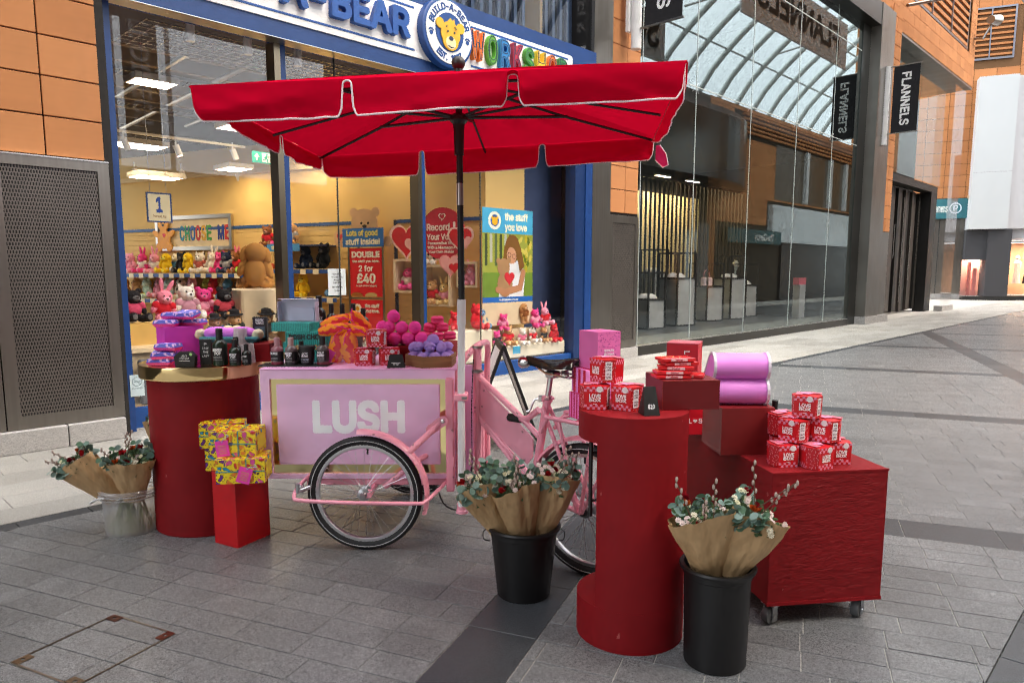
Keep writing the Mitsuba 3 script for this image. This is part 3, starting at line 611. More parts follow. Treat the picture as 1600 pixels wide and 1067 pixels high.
k = board('bear_standee', 'large cardboard cut-out of a cream teddy bear peering over the blue top board', frm(5.95, 2.12, .24), .01, .01, (.6, .5, .4), catg='standee')
P(k, 'cutout', extr(unary_union([affinity.scale(Point(6.2, 2.3).buffer(.25), 1.0, .78), Point(6.0, 2.44).buffer(.075), Point(6.42, 2.44).buffer(.075), affinity.scale(Point(5.72, 2.05).buffer(.13), .9, 1.1), Point(6.64, 1.98).buffer(.08), sbox(5.95, 1.9, 6.45, 2.25)]).simplify(.004), .02), 'm_satin', C('D9AE84', .85), M=frm(0, 0, .3))
P(k, 'face', extr(unary_union([Point(6.15, 2.27).buffer(.02), Point(6.28, 2.27).buffer(.02), affinity.scale(Point(6.21, 2.22).buffer(.035), 1.2, .7)]), .004), 'm_satin', (.03, .02, .02), M=frm(0, 0, .321))
P(k, 'heart', extr(heart(.12), .004), 'm_satin', (.55, .04, .06), M=frm(5.72, 2.07, .321))
k = board('record_your_voice_sign', 'round red Record Your Voice sign hanging behind the second mullion', frm(7.6, 2.07, .28), .01, .01, RED)
P(k, 'disc', extr(Point(7.6, 2.08).buffer(.385, 24), .02), 'm_satin', C('D92A3C', .75), M=frm(0, 0, .26))
for t, x, y, h, w in (('Record', 7.33, 2.13, .095, .40), ('Your Voice', 7.33, 1.99, .085, .52), ('Personalise Gifts', 7.35, 1.92, .04, .48), ('With a Message in', 7.34, 1.855, .04, .50), ('Your Own Words', 7.36, 1.79, .04, .44)): letters(k, 'lettering', t, h, .003, frm(x, y, .28), 'm_satin', (.82, .68, .6), width=w, fat=.02)
P(k, 'heart_outline', extr(heart(.12).difference(heart(.095)), .003), 'm_satin', (.82, .68, .6), M=frm(7.6, 2.33, .28)); P(k, 'microphone', extr(unary_union([rrect(7.79, 7.83, 2.16, 2.25, .018), sbox(7.806, 2.11, 7.814, 2.16), sbox(7.78, 2.105, 7.84, 2.115)]), .003), 'm_satin', (.82, .68, .6), M=frm(0, 0, .28))
for i, (x, y, w, lab) in enumerate(((6.98, 2.0, .62, 'large red cut-out heart left of the second mullion'), (7.93, 2.0, .45, 'large red cut-out heart behind the umbrella pole'), (7.75, 1.62, .38, 'pink cut-out heart hanging below the round red sign'))):
    k = thing('heart_sign', lab + ' with a small heart on it', 'sign', 'cut-out hearts in the shop window'); c1, c2 = ((.85, .50, .42), RED) if i < 2 else ((.85, .30, .30), RED)
    P(k, 'heart', extr(heart(w), .012), 'm_satin', (.85, .55, .48) if i < 2 else (.84, .33, .32), M=frm(x, y, .30))
    P(k, 'inner_heart', extr(heart(w * .84), .006), 'm_satin', RED if i < 2 else (.86, .4, .38), M=frm(x, y, .312)); P(k, 'small_heart', extr(affinity.rotate(heart(w * .45), 8), .006), 'm_satin', (.85, .42, .38) if i < 2 else RED, M=frm(x + w * .2, y - w * .12, .319))
# hanging poster with the girl
k = thing('window_poster', 'large hanging window poster of a girl hugging a teddy bear under a sky blue header', 'poster'); MP = FF(7.12, .19, 0)
P(k, 'sheet', bx(0, 1.07, .72, 2.43, -.006, 0), 'm_satin', (.62, .5, .33), M=MP)
def pr(name, poly, col, lv): P(k, name, extr(poly.intersection(sbox(0, .722, 1.07, 2.428)), .0012), 'm_satin', col, M=MP @ TR((0, 0, .0003 + lv * .0013)))
pr('header', sbox(0, 2.07, 1.07, 2.428), C('4FB4E0', .8), 0); pr('background_print', sbox(0, 1.14, 1.07, 2.07), C('A8B04A', .75), 0); pr('grass_print', sbox(0, 1.14, 1.07, 1.5), C('7FA03C', .7), 1)
for i in range(26):
    pr('leaf_print', affinity.rotate(affinity.scale(Point(rng.uniform(.72, 1.05), rng.uniform(1.2, 2.05)).buffer(.03, 3), 1, 2.2), rng.uniform(-50, 50)), C(['C8B832', '6E7E28', 'E0D060'][i % 3], .75), 1)
for i in range(6): pr('tree_print', sbox(.05 + .1 * i, 1.6 + .05 * (i % 2), .10 + .1 * i, 2.06), C(['4E5A34', 'C9CBB8', '6B7A4A'][i % 3], .7), 1)
pr('blue_strip', sbox(0, 1.06, 1.07, 1.14), (.02, .12, .42), 0)
pr('shirt_print', Polygon([(.33, 1.14), (.36, 1.55), (.5, 1.7), (.75, 1.68), (.9, 1.5), (.86, 1.14)]), (.66, .68, .70), 2)
pr('hair_print', unary_union([affinity.scale(Point(.62, 1.85).buffer(.16), 1, 1.3), Polygon([(.45, 1.9), (.40, 1.55), (.52, 1.6), (.56, 1.8)]), Polygon([(.68, 1.9), (.78, 1.5), (.88, 1.6), (.79, 1.9)])]), C('9A6A34', .6), 3)
pr('face_print', affinity.rotate(affinity.scale(Point(.6, 1.75).buffer(.10), 1, 1.25), 12), C('D9A07C', .8), 4)
pr('glasses_print', unary_union([Point(.55, 1.76).buffer(.037).difference(Point(.55, 1.76).buffer(.029)), Point(.65, 1.74).buffer(.037).difference(Point(.65, 1.74).buffer(.029))]), (.05, .03, .03), 5)
pr('teddy_print', unary_union([affinity.scale(Point(.46, 1.33).buffer(.16), 1, 1.2), Point(.43, 1.58).buffer(.13), Point(.32, 1.67).buffer(.045), Point(.54, 1.68).buffer(.045)]), C('B98F66', .75), 5)
pr('heart_print', affinity.translate(heart(.22), .55, 1.42), (.55, .03, .04), 6)
pr('arm_print', unary_union([LineString([(.85, 1.5), (.78, 1.27), (.5, 1.22)]).buffer(.05), LineString([(.3, 1.25), (.5, 1.2)]).buffer(.045)]), C('C98E68', .75), 7)
pr('logo_ring', Point(.25, 2.25).buffer(.13), (.78, .76, .66), 1); pr('logo_centre', Point(.25, 2.25).buffer(.085), (.02, .1, .35), 2); pr('logo_bear', unary_union([Point(.25, 2.24).buffer(.06), Point(.2, 2.29).buffer(.022), Point(.3, 2.29).buffer(.022)]), C('EDB62B', .85), 3)
letters(k, 'lettering', 'the stuff', .10, .002, MP @ TR((.46, 2.27, .001)), 'm_satin', (.86, .84, .62), width=.50, fat=.03); letters(k, 'lettering', 'you love', .10, .002, MP @ TR((.46, 2.12, .001)), 'm_satin', (.86, .84, .62), width=.48, fat=.03)
letters(k, 'lettering', 'buildabear.co.uk', .03, .002, MP @ TR((.35, 1.085, .002)), 'm_satin', (.8, .8, .8), width=.4)
k = thing('paper_notice', 'white printed paper notice stuck inside the door glass', 'notice'); MN = FF(4.49, .03, 1.235); P(k, 'sheet', bx(0, .24, 0, .31, 0, .002), 'm_matte', (.62, .66, .68), M=MN)
for t, y, w in (('NOW HIRING', .24, .12), ('Assistant Store', .205, .15), ('Manager', .17, .09), ('Opportunity', .14, .12), ('Apply online today', .09, .14), ('In Store', .045, .07)): letters(k, 'lettering', t, .018, .001, MN @ TR((.12, y, .002)), 'm_matte', (.04, .04, .04), width=w, cx=True)
k = thing('no_smoking_sign', 'small pale no smoking sticker beside the blue column', 'sign'); MN = FF(2.255, -.105, .337); P(k, 'sheet', bx(0, .125, 0, .205, 0, .003), 'm_satin', (.50, .60, .63), M=MN)
P(k, 'symbol', extr(unary_union([Point(.0625, .14).buffer(.045).difference(Point(.0625, .14).buffer(.038)), LineString([(.032, .17), (.093, .11)]).buffer(.003), sbox(.035, .135, .09, .145)]), .001, .003), 'm_satin', (.22, .30, .33), M=MN); letters(k, 'lettering', 'NO SMOKING', .012, .001, MN @ TR((.0625, .07, .003)), 'm_satin', (.2, .28, .3), width=.1, cx=True)
# shelves, display ledges, cubbies
for y, x0, x1, lab in ((1.49, .2, 3.7, 'upper toy shelf with white price tickets on the back wall'), (1.02, .2, 3.9, 'lower toy shelf with white price tickets on the back wall'), (1.56, 4.1, 5.6, 'short toy shelf behind the door glass'), (1.10, 4.1, 5.7, 'lowest short toy shelf behind the door glass')):
    k = thing('toy_shelf', lab, 'shelf', 'shelves on the slatted wall'); P(k, 'board', bx(x0, x1, y - .02, y, .02, .42), 'm_satin', (.62, .48, .27), M=FW); P(k, 'front_strip', bx(x0, x1, y - .075, y - .01, .42, .428), 'm_satin', (.03, .08, .3), M=FW)
    for x in np.arange(x0 + .06, x1 - .1, .27): P(k, 'price_ticket', bx(x, x + .12, y - .09, y - .005, .43, .434), 'm_satin', (.75, .68, .5), M=FW)
k = thing('toy_shelf', 'dark blue angled shelf with a Bears strip high behind the door glass', 'shelf', 'shelves on the slatted wall'); P(k, 'board', bx(4.1, 5.4, 1.93, 1.95, .02, .45), 'm_satin', (.03, .05, .15), M=FW); P(k, 'front_strip', bx(4.3, 5.0, 1.85, 1.97, .45, .46), 'm_satin', (.06, .25, .55), M=FW); letters(k, 'lettering', 'the Bears!', .06, .002, frm(4.4, 1.88, .46), 'm_satin', (.85, .75, .4), width=.45)
for x0, x1, y0, y1, lab in ((6.72, 7.13, 1.19, 1.71, 'white square display cubby left of the second mullion'), (7.22, 7.74, .99, 1.62, 'white square display cubby right of the second mullion'), (7.85, 8.2, 1.28, 1.66, 'small white display cubby behind the umbrella pole')):
    k = thing('display_cubby', lab, 'shelf', 'display cubbies'); fr = sbox(x0, y0, x1, y1).difference(sbox(x0 + .035, y0 + .035, x1 - .035, y1 - .035)); P(k, 'frame', extr(fr, .28), 'm_satin', (.72, .58, .38), M=frm(0, 0, .02)); P(k, 'back', bx(x0 + .03, x1 - .03, y0 + .03, y1 - .03, .02, .03), 'm_satin', (.66, .5, .28), M=FW)
k = thing('display_ledge', 'cream display ledge inside the left part of the shop window', 'display stand'); P(k, 'top', bx(2.32, 4.1, .72, .76, -.95, -.15), 'm_satin', (.62, .48, .28), M=FF(0, 0, 0)); P(k, 'front', bx(2.36, 4.06, .21, .72, -.9, -.2), 'm_satin', (.58, .45, .27), M=FF(0, 0, 0)); P(k, 'step', bx(2.36, 3.5, .76, .98, -.95, -.5), 'm_satin', (.62, .38, .10), M=FF(0, 0, 0))
k = thing('waste_bin', 'dark grey bin standing inside the glass at the left blue column', 'bin'); put(k, bx(2.4, 2.7, .215, .66, -.13, -.05, .02), 'm_satin', (.09, .09, .10), M=FF(0, 0, 0))
k = thing('display_ledge', 'cream display ledge with rounded ends inside the right part of the shop window', 'display stand'); P(k, 'low_step', bx(7.24, 8.84, .215, .42, -.20, -.06, .02), 'm_satin', (.66, .60, .46), M=FF(0, 0, 0)); P(k, 'high_step', bx(6.3, 7.22, .215, .69, -.35, -.08, .02), 'm_satin', (.66, .60, .46), M=FF(0, 0, 0)); P(k, 'sticker', bx(7.62, 7.78, .29, .40, -.059, -.057), 'm_satin', (.04, .33, .55), M=FF(0, 0, 0))
k = thing('gift_bag_stand', 'tall white shop carrier bag printed the stuff you love, under the big plush bear', 'bag'); P(k, 'bag', bx(3.62, 4.1, .76, 1.32, -.75, -.4, .02), 'm_satin', (.66, .52, .33), M=FF(0, 0, 0))
letters(k, 'lettering', 'the stuff', .07, .002, FF(3.86, .398, .98), 'm_satin', (.05, .05, .05), width=.33, fat=.02); letters(k, 'lettering', 'you love', .07, .002, FF(3.86, .398, .88), 'm_satin', (.05, .05, .05), width=.31, fat=.02)
# ================================================================ glass fronted boutique right of the toy shop
bf = thing('glass_storefront', 'tall glass boutique front in a steel portal with dark base, reflecting the street', 'shop front')
GX = [10.6, 10.79, 12.62, 14.93, 17.32, 19.6, 21.4]; GZ = [.19, 5.02, 7.55, 8.3]
for a, b in zip(GX[:-1], GX[1:]):
    for c, d in zip(GZ[:-1], GZ[1:]): P(bf, 'pane', quad(a + .006, b - .006, c + .006, d - .006), 'm_glass_coated', M=FF(0, 0, 0))
for x in GX[1:-1]: P(bf, 'glazing_joint', bx(x - .008, x + .008, .19, 8.3, -.01, .006), 'm_satin', (.42, .46, .44), M=FF(0, 0, 0))
for z in GZ[1:-1]: P(bf, 'glazing_joint', bx(10.6, 21.4, z - .009, z + .009, -.012, .007), 'm_satin', (.45, .48, .46), M=FF(0, 0, 0))
for x in GX[2:-1]:
    for z in (5.02, 7.55): P(bf, 'clamp', [tube([(x - .12, z + .1, -.02), (x + .12, z - .1, -.02)], .012, 6), tube([(x - .12, z - .1, -.02), (x + .12, z + .1, -.02)], .012, 6), tube([(x, z, -.02), (x, z, -.3)], .02, 8)], 'm_metal', (.5, .5, .5), M=FF(0, 0, 0))
P(bf, 'base', bx(10.6, 21.38, 0, .175, -.1, .03), 'm_metal', (.085, .08, .075), M=FF(0, 0, 0)); P(bf, 'base_trim', bx(10.6, 21.38, .176, .19, -.05, .04), 'm_metal', (.75, .74, .72), M=FF(0, 0, 0))
P(bf, 'portal_jamb', bx(21.4, 22.0, 0, 8.9, -.1, .02), 'm_metal', (.10, .105, .10), M=FF(0, 0, 0)); P(bf, 'portal_jamb', bx(22.003, 23.15, .22, 8.9, -.1, .30), 'm_steel', M=FF(0, 0, 0))
P(bf, 'portal_head', bx(10.6, 22.0, 8.303, 8.9, -.1, .28), 'm_metal', (.12, .12, .115), M=FF(0, 0, 0)); P(bf, 'jamb_base', bx(21.99, 24.05, 0, .22, -.1, .32), 'm_granite', M=FF(0, 0, 0))
P(bf, 'steel_cladding', bx(23.155, 24.0, .22, 2.72, -.1, .22), 'm_steel', M=FF(0, 0, 0))
tiles(bf, FF(0, -.20, 0), 23.155, 24.0, 2.73, 9.2, .42, .385, xs=[23.155, 23.57, 24.0])
P(bf, 'mass', bx(10.6, 24.0, .1, 6.5, 9.0, 14), 'm_matte', dark, M=MC); P(bf, 'mass', bx(21.6, 24.0, .1, 6.5, 0, 9), 'm_matte', dark, M=MC)
tiles(bf, FF(0, -.10, 0), 10.6, 24.0, 8.92, 13.8, .86, .385, stuff=True)
k = struct('boutique_floor'); put(k, bx(10.6, 21.6, .02, 6.4, .1, .185), 'm_satin', (.035, .038, .04), M=MC)
k = struct('boutique_wall'); put(k, bx(10.6, 21.6, 5.2, 5.4, .185, 9), 'm_matte', (.016, .016, .017), M=MC); P(k, 'side', bx(10.6, 10.63, .05, 5.2, .185, 8.9), 'm_matte', (.03, .028, .025), M=MC); P(k, 'lit_panel', bx(15.5, 21.5, 4.9, 5.15, .19, 3.9), 'm_matte', (.62, .56, .36), M=MC)
k = struct('boutique_ceiling'); put(k, bx(10.6, 21.6, .1, 5.2, 4.75, 5.0), 'm_matte', (.025, .025, .026), M=MC)
# warm lamps over the pale panel
for i in range(3):
    k = thing('wall_washer', ['left', 'middle', 'right'][i] + ' warm lamp above the pale panel inside the glass boutique', 'light', 'warm lamps in the boutique'); P(k, 'housing', bx(16.4 + 1.7 * i, 17.1 + 1.7 * i, 4.3, 4.45, 4.3, 4.36), 'm_satin', (.1, .1, .1), M=MC); P(k, 'lens', (np.array([[16.42 + 1.7 * i, 4.31, 4.297], [17.08 + 1.7 * i, 4.31, 4.297], [17.08 + 1.7 * i, 4.44, 4.297], [16.42 + 1.7 * i, 4.44, 4.297]]), np.array([[0, 2, 1], [0, 3, 2]])), 'm_matte', (.8, .8, .8), M=MC, emitter=lamp((16, 12.5, 7)))
k = thing('bar_screen', 'screen of hanging dark vertical bars behind the display plinths', 'screen')
P(k, 'rail', bx(15.2, 21.5, 3.25, 3.35, 3.95, 4.0), 'm_satin', (.03, .03, .03), M=MC)
for s in np.arange(15.3, 21.4, .215): P(k, 'bar', bx(s, s + .045, 3.28, 3.32, .2, 3.95), 'm_satin', (.02, .02, .02), M=MC)
def shoe():
    v = _ico[3].vertices.copy(); x = v[:, 0]; v = v * np.array([.16, .055, .06]); v[:, 2] = np.where(v[:, 2] < 0, v[:, 2] * .25, v[:, 2] * (1.15 - .75 * (x > 0) * x + .35 * np.clip(-x - .1, 0, 1)))
    return trimesh.Trimesh(v, _ico[3].faces, process=False)
ptop = [(14.35, 2.09, .88, .52, 'S'), (15.75, 2.18, 1.36, .62, 'S'), (17.8, 2.5, 1.13, .62, 'B'), (19.0, 2.43, 1.34, .62, 'S'), (20.35, 2.63, 1.13, .5, 'S'), (21.0, 3.3, 1.36, .5, 'H'), (13.2, 2.9, 1.2, .5, 'S'), (16.9, 3.6, 1.5, .5, 'S')]
labs = ['lowest display plinth at the left end of the boutique window, with white trainers', 'second display plinth from the left, tall, with white trainers in an open black frame', 'third display plinth, with a small pale handbag', 'fourth display plinth, tall, with white trainers', 'fifth display plinth, low, with white trainers', 'last display plinth, with a pale mannequin head', 'display plinth standing behind the lowest one', 'display plinth half hidden behind the second and third ones']
for (s, n, zt, w, kind), lab in zip(ptop, labs):
    k = thing('display_plinth', lab, 'plinth', 'display plinths in the boutique window'); M = TR(B(s, n, 0), 33)
    P(k, 'body', bx(-w / 2, w / 2, -w / 2, w / 2, .187, zt - .015), 'm_satin', (.42, .44, .43), M=M)
    e = w / 2 + .008
    P(k, 'edge_frame', [bx(x - .02, x + .02, y - .02, y + .02, .187, zt) for x in (-e, e) for y in (-e, e)] + [bx(-e, e, y - .02, y + .02, z - .02, z + .02) for y in (-e, e) for z in (.2, zt)] + [bx(x - .02, x + .02, -e, e, z - .02, z + .02) for x in (-e, e) for z in (.2, zt)], 'm_satin', (.012, .012, .012), M=M)
    if kind != 'H': P(k, 'open_frame', [bx(x - .02, x + .02, y - .02, y + .02, zt, zt + .62) for x in (-e, e) for y in (-e, e)] + [bx(-e, e, y - .02, y + .02, zt + .6, zt + .63) for y in (-e, e)] + [bx(x - .02, x + .02, -e, e, zt + .6, zt + .63) for x in (-e, e)], 'm_satin', (.012, .012, .012), M=M)
    if kind == 'S':
        for dy, r in ((-.09, 12), (.09, -10)):
            t = thing('trainer', ('front' if dy < 0 else 'rear') + ' white trainer of the pair on the ' + {'lowest': 'lowest display plinth', 'second': 'second display plinth from the left', 'fourth': 'fourth display plinth', 'fifth': 'fifth, low display plinth', 'display': 'plinth behind the lowest one' if 'lowest' in lab else 'half hidden rear plinth'}[lab.split()[0]], 'shoe', 'white trainers on the plinths'); P(t, 'upper', shoe(), 'm_satin', (.78, .78, .76), sm=True, M=M @ TR((0, dy, zt + .04), r, 1.35)); P(t, 'sole', xf(extr(affinity.scale(Point(0, 0).buffer(.16), 1.02, .36), .03), np.eye(4)), 'm_satin', (.8, .8, .79), M=M @ TR((0, dy, zt + .001), r, 1.35))
    elif kind == 'B':
        t = thing('handbag', 'small pale pink handbag with a round handle on the third plinth', 'bag'); P(t, 'body', box(.34, .16, .24, (0, 0, .121), .03), 'm_satin', (.75, .6, .62), M=M @ TR((0, 0, zt + .001))); P(t, 'handle', tube([(.12 * math.cos(a), 0, .24 + .2 * math.sin(a)) for a in np.linspace(0, np.pi, 14)], .014, 8), 'm_satin', (.4, .15, .2), sm=40, M=M @ TR((0, 0, zt)))
    else:
        t = thing('mannequin_bust', 'pale mannequin head wearing a knitted hat on the last plinth', 'mannequin'); P(t, 'head', union([ell(.085, .1, .13, (0, 0, .3)), xf(cyl(.05, .2, 20), TR((0, 0, .0))), xf(lathe([(0, 0), (.12, 0), (.06, .08), (0, .08)], 20), np.eye(4))]), 'm_satin', (.6, .66, .64), sm=40, M=M @ TR((0, 0, zt + .001))); P(t, 'hat', lathe([(.12, 0), (.135, .03), (.125, .12), (.08, .19), (0, .21)], 24), 'm_matte', (.75, .75, .66), sm=40, M=M @ TR((0, 0, zt + .32)))
k = thing('sale_box', 'small red and white box on a narrow stand deep in the boutique window', 'box'); P(k, 'stand', bx(-.12, .12, -.12, .12, .187, 1.15), 'm_satin', (.4, .42, .42), M=TR(B(20.9, 1.2, 0), 30)); P(k, 'box', bx(-.16, .16, -.1, .1, 1.151, 1.35), 'm_satin', (.6, .12, .16), M=TR(B(20.9, 1.2, 0), 30))
# hanging banners
def banner(s, z0, z1, label, text):
    k = thing('hanging_banner', label, 'banner'); M = TR(B(s, -.20, 0)) @ FR((0, 0, 0), -N, Z)
    P(k, 'post', tube([(.13, z0 - .32, 0), (.13, z1 + .05, 0)], .085, 20), 'm_satin', (.62, .60, .58), sm=40, M=M); P(k, 'backplate', bx(.0, .06, z0 - .05, z1 + .1, -.12, .12), 'm_satin', (.66, .64, .62), M=M)
    P(k, 'wall_bracket', [bx(-.0, .12, z, z + .05, -.03, .03) for z in (z0, z1 - .05)], 'm_metal', (.5, .5, .5), M=M)
    P(k, 'arm', [bx(.13, 1.0, z, z + .025, -.02, .02) for z in (z0 - .03, z1 + .005)], 'm_metal', (.35, .33, .3), M=M)
    P(k, 'cloth', bx(.30, .97, z0, z1, -.006, .006), 'm_matte', (.014, .013, .015), M=M)
    if text:
        g = affinity.rotate(tpoly(text, .22, .02, (z1 - z0) * .80), -90, origin=(0, 0)); x0, y0, x1, y1 = g.bounds; g = affinity.translate(g, .635 - (x0 + x1) / 2, (z0 + z1) / 2 - (y0 + y1) / 2)
        P(k, 'lettering', extr(g, .003, .006), 'm_matte', (.75, .74, .72), M=M)
        P(k, 'lettering', extr(affinity.scale(g, -1, 1, origin=(.635, 0)), .003, -.009), 'm_matte', (.75, .74, .72), M=M)
    return k
banner(22.6, 5.45, 7.25, 'black vertical banner with white lettering on the steel and terracotta pier', 'FLANNELS')
banner(10.1, 5.42, 7.3, 'black banner on a white tube bracket above the umbrella, cut by the picture top', 'FLANNELS')
# dark entrance beyond
k = thing('dark_entrance', 'tall black slatted shop entrance with a glass screen above', 'entrance')
P(k, 'reveal', bx(24.0, 24.2, 0, 8.7, -1.2, -.05), 'm_satin', (.02, .018, .016), M=FF(0, 0, 0)); P(k, 'header', bx(24.2, 31.9, 4.55, 4.8, -.85, -.45), 'm_satin', (.02, .018, .016), M=FF(0, 0, 0))
P(k, 'back', bx(24.2, 31.9, 0, 8.7, -1.5, -1.3), 'm_matte', (.008, .007, .006), M=FF(0, 0, 0)); P(k, 'jamb', bx(31.1, 31.9, 0, 4.55, -.85, -.45), 'm_satin', (.012, .011, .010), M=FF(0, 0, 0)); P(k, 'jamb', bx(24.9, 25.5, 0, 4.55, -.8, -.55), 'm_steel', M=FF(0, 0, 0))
for i, s in enumerate(np.arange(25.7, 31.0, .42)): P(k, 'slat', bx(s, s + .26, .1, 4.5, -.9 - .06 * (i % 2), -.78 - .06 * (i % 2)), 'm_satin', (.055, .045, .038) if i % 3 else (.02, .018, .016), M=FF(0, 0, 0))
for i, s in enumerate(np.arange(26.0, 31, .95)): P(k, 'bright_edge', bx(s, s + .035, .4 + (i % 3) * .8, 3.2 + (i % 2), -.76, -.75), 'm_metal', (.55, .5, .45), M=FF(0, 0, 0))
for a, b in ((24.2, 26.7), (26.71, 29.2), (29.21, 31.9)): P(k, 'upper_pane', quad(a, b, 4.82, 8.7), 'm_glass_coated', M=FF(0, .4, 0))
P(k, 'corner_pane', quad(31.95, 33.6, .2, 8.6), 'm_glass', M=FF(0, .1, 0)); P(k, 'corner_base', bx(31.9, 33.6, 0, .2, -.3, 0), 'm_granite', M=FF(0, 0, 0))
# terracotta overhang with louvres
ov = thing('terracotta_overhang', 'orange tiled upper storey with louvres jutting over the dark entrance', 'building')
P(ov, 'core', bx(24.02, 33.85, .03, 4, 8.8, 14.5), 'm_matte', (.11, .06, .03), M=MC); P(ov, 'soffit', bx(24.02, 33.9, -.02, 4, 8.72, 8.79), 'm_steel', M=MC)
tiles(ov, FF(0, -.0, 0), 24.02, 33.9, 8.8, 14.2, .6, .385, stuff=True, hole=(25.2, 32.6, 10.0, 13.3), name='tile')
P(ov, 'louvre', [bx(25.2, 32.6, z, z + .11, -.10, .03) for z in np.arange(10.08, 13.2, .26)], 'm_terra', uv=None, M=FF(0, 0, 0), kind='stuff') if 0 else None
ms = [bx(25.2, 32.6, z, z + .12, -.10, .03) for z in np.arange(10.08, 13.2, .27)]; P(ov, 'louvres', ms, 'm_terra', M=FF(0, 0, 0), uv=np.full((8 * len(ms), 2), .3), kind='stuff')
P(ov, 'louvre_frame', extr(sbox(25.1, 9.98, 32.7, 13.4).difference(sbox(25.2, 10.06, 32.6, 13.3)), .05), 'm_metal', (.3, .3, .32), M=FF(0, .02, 0)); P(ov, 'louvre_post', [bx(x, x + .06, 10.06, 13.3, .03, .07) for x in (27.6, 30.1)], 'm_metal', (.3, .3, .32), M=FF(0, 0, 0))
ov_side = FR(B(33.9, 0, 0), N, Z)
tiles(ov, FR(B(33.9, 3, 0), -N, Z), 0, 3, 8.8, 14.2, .6, .385, stuff=True, name='tile') if 0 else None
k = thing('tie_rod', 'slanting steel tie rod crossing in front of the louvred overhang', 'rod'); put(k, tube([B(24.1, -.3, 9.35), B(30.5, -3.0, 11.2)], .05, 10), 'm_metal', (.35, .28, .24), sm=40)
# ---------------------------------------------------------------- building at the far end of the street
U = -E2; FP = np.array([25.37, 40.07, 0]); FE = FR(FP, U, Z)       # x to the right across the picture, y up, z towards the camera
fb = thing('far_building', 'orange terracotta building with a louvred window closing the far end of the street', 'building')
P(fb, 'core', bx(-4.5, 14, 5.0, 22, -8, -.05), 'm_matte', (.14, .07, .03), M=FE)
tiles(fb, FE @ TR((0, 0, -.05)), -4.5, 14, 5.6, 21, 1.05, .62, gap=.022, stuff=True, name='tile', hole=(-.40, 1.40, 12.9, 15.5))
P(fb, 'louvre_frame', extr(sbox(-.45, 12.85, 1.45, 15.55).difference(sbox(-.36, 12.95, 1.36, 15.46)), .12), 'm_metal', (.2, .2, .23), M=FE @ TR((0, 0, -.06))); P(fb, 'louvre_post', bx(.28, .34, 12.9, 15.5, -.02, .07), 'm_metal', (.2, .2, .23), M=FE)
for i, y in enumerate(np.arange(13.05, 15.4, .27)): P(fb, 'louvre', bx(-.36, 1.36, y, y + .10, -.04, .05), 'm_terra', M=FE, uv=np.full((8, 2), .15 + .5 * (i % 2)))
P(fb, 'steel_panel', bx(-4.5, -.15, .3, 4.5, -.6, -.3), 'm_steel', M=FE); P(fb, 'steel_seam', bx(-1.4, -1.36, .3, 4.5, -.3, -.28), 'm_matte', (.05, .05, .05), M=FE); P(fb, 'base', bx(-4.5, -.15, 0, .3, -.6, -.25), 'm_granite', M=FE)
k = thing('teal_shop_sign', 'teal shop fascia with white script and a round emblem on the far building', 'sign'); P(k, 'fascia', bx(-4.4, .02, 4.5, 5.58, -.3, .05), 'm_satin', (.03, .15, .18), M=FE)
letters(k, 'lettering', 'The Gentlemens', .42, .02, FE @ TR((-2.6, 4.85, .05)), 'm_satin', (.7, .75, .72), width=1.5); P(k, 'emblem', extr(Point(-.72, 5.05).buffer(.30).difference(Point(-.72, 5.05).buffer(.24)), .02, .05), 'm_satin', (.6, .72, .8), M=FE); letters(k, 'emblem_letter', 'P', .3, .02, FE @ TR((-.82, 4.91, .05)), 'm_satin', (.6, .72, .8)); P(k, 'lamp', bx(-.2, .2, 5.56, 5.7, .05, .3), 'm_satin', (.6, .45, .3), M=FE)
wb = thing('white_corner_shop', 'white clad corner shop with dark grey piers and pink lit windows at the far right', 'building')
P(wb, 'upper_box', bx(-.14, 1.66, 3.85, 11.85, -2.0, .7), 'm_matte', (.50, .525, .535), M=FE); P(wb, 'upper_box_side', bx(1.662, 9, 3.85, 11.8, -2.3, .5), 'm_matte', (.49, .485, .50), M=FE)
P(wb, 'cladding_joint', bx(-.14, 1.66, 6.85, 6.88, .7, .703), 'm_matte', (.4, .4, .42), M=FE); P(wb, 'lettering', extr(unary_union([sbox(2.15, 9.5, 2.5, 9.95), sbox(2.15, 8.7, 2.7, 9.2), sbox(2.6, 9.5, 2.75, 9.95)]), .05, .5), 'm_matte', (.03, .03, .03), M=FE)
P(wb, 'lit_window', bx(2.6, 6, 5.6, 8.2, .5, .51), 'm_satin', (.35, .16, .10), M=FE)
P(wb, 'pier', bx(.86, 1.95, .2, 3.84, -1.0, .5), 'm_matte', (.055, .055, .06), M=FE); P(wb, 'header', bx(-.14, .86, 2.2, 3.84, -.6, .3), 'm_matte', (.055, .055, .06), M=FE); P(wb, 'plinth', bx(-.14, 1.98, 0, .19, -.8, .55), 'm_satin', (.02, .02, .02), M=FE); P(wb, 'plinth', bx(1.98, 9, 0, .22, -2.0, .3), 'm_satin', (.02, .02, .02), M=FE)
P(wb, 'display_back', bx(-.3, .9, .2, 2.9, -1.2, -1.1), 'm_matte', (.72, .42, .38), M=FE); P(wb, 'display_column', [bx(.25, .40, .21, 2.1, -.9, -.75), bx(.48, .66, .21, 1.75, -.8, -.6)], 'm_satin', (.72, .25, .22), M=FE); P(wb, 'header', bx(1.96, 9, 3.3, 3.84, -1.5, .2), 'm_matte', (.5, .5, .52), M=FE)
P(wb, 'display_back', bx(1.96, 9, .25, 3.3, -2.5, -2.4), 'm_matte', (.70, .42, .26), M=FE); P(wb, 'pane', quad(1.96, 9, .25, 3.3, .1), 'm_glass', M=FE); P(wb, 'pane', quad(-.14, .86, .2, 2.2, .2), 'm_glass', M=FE)
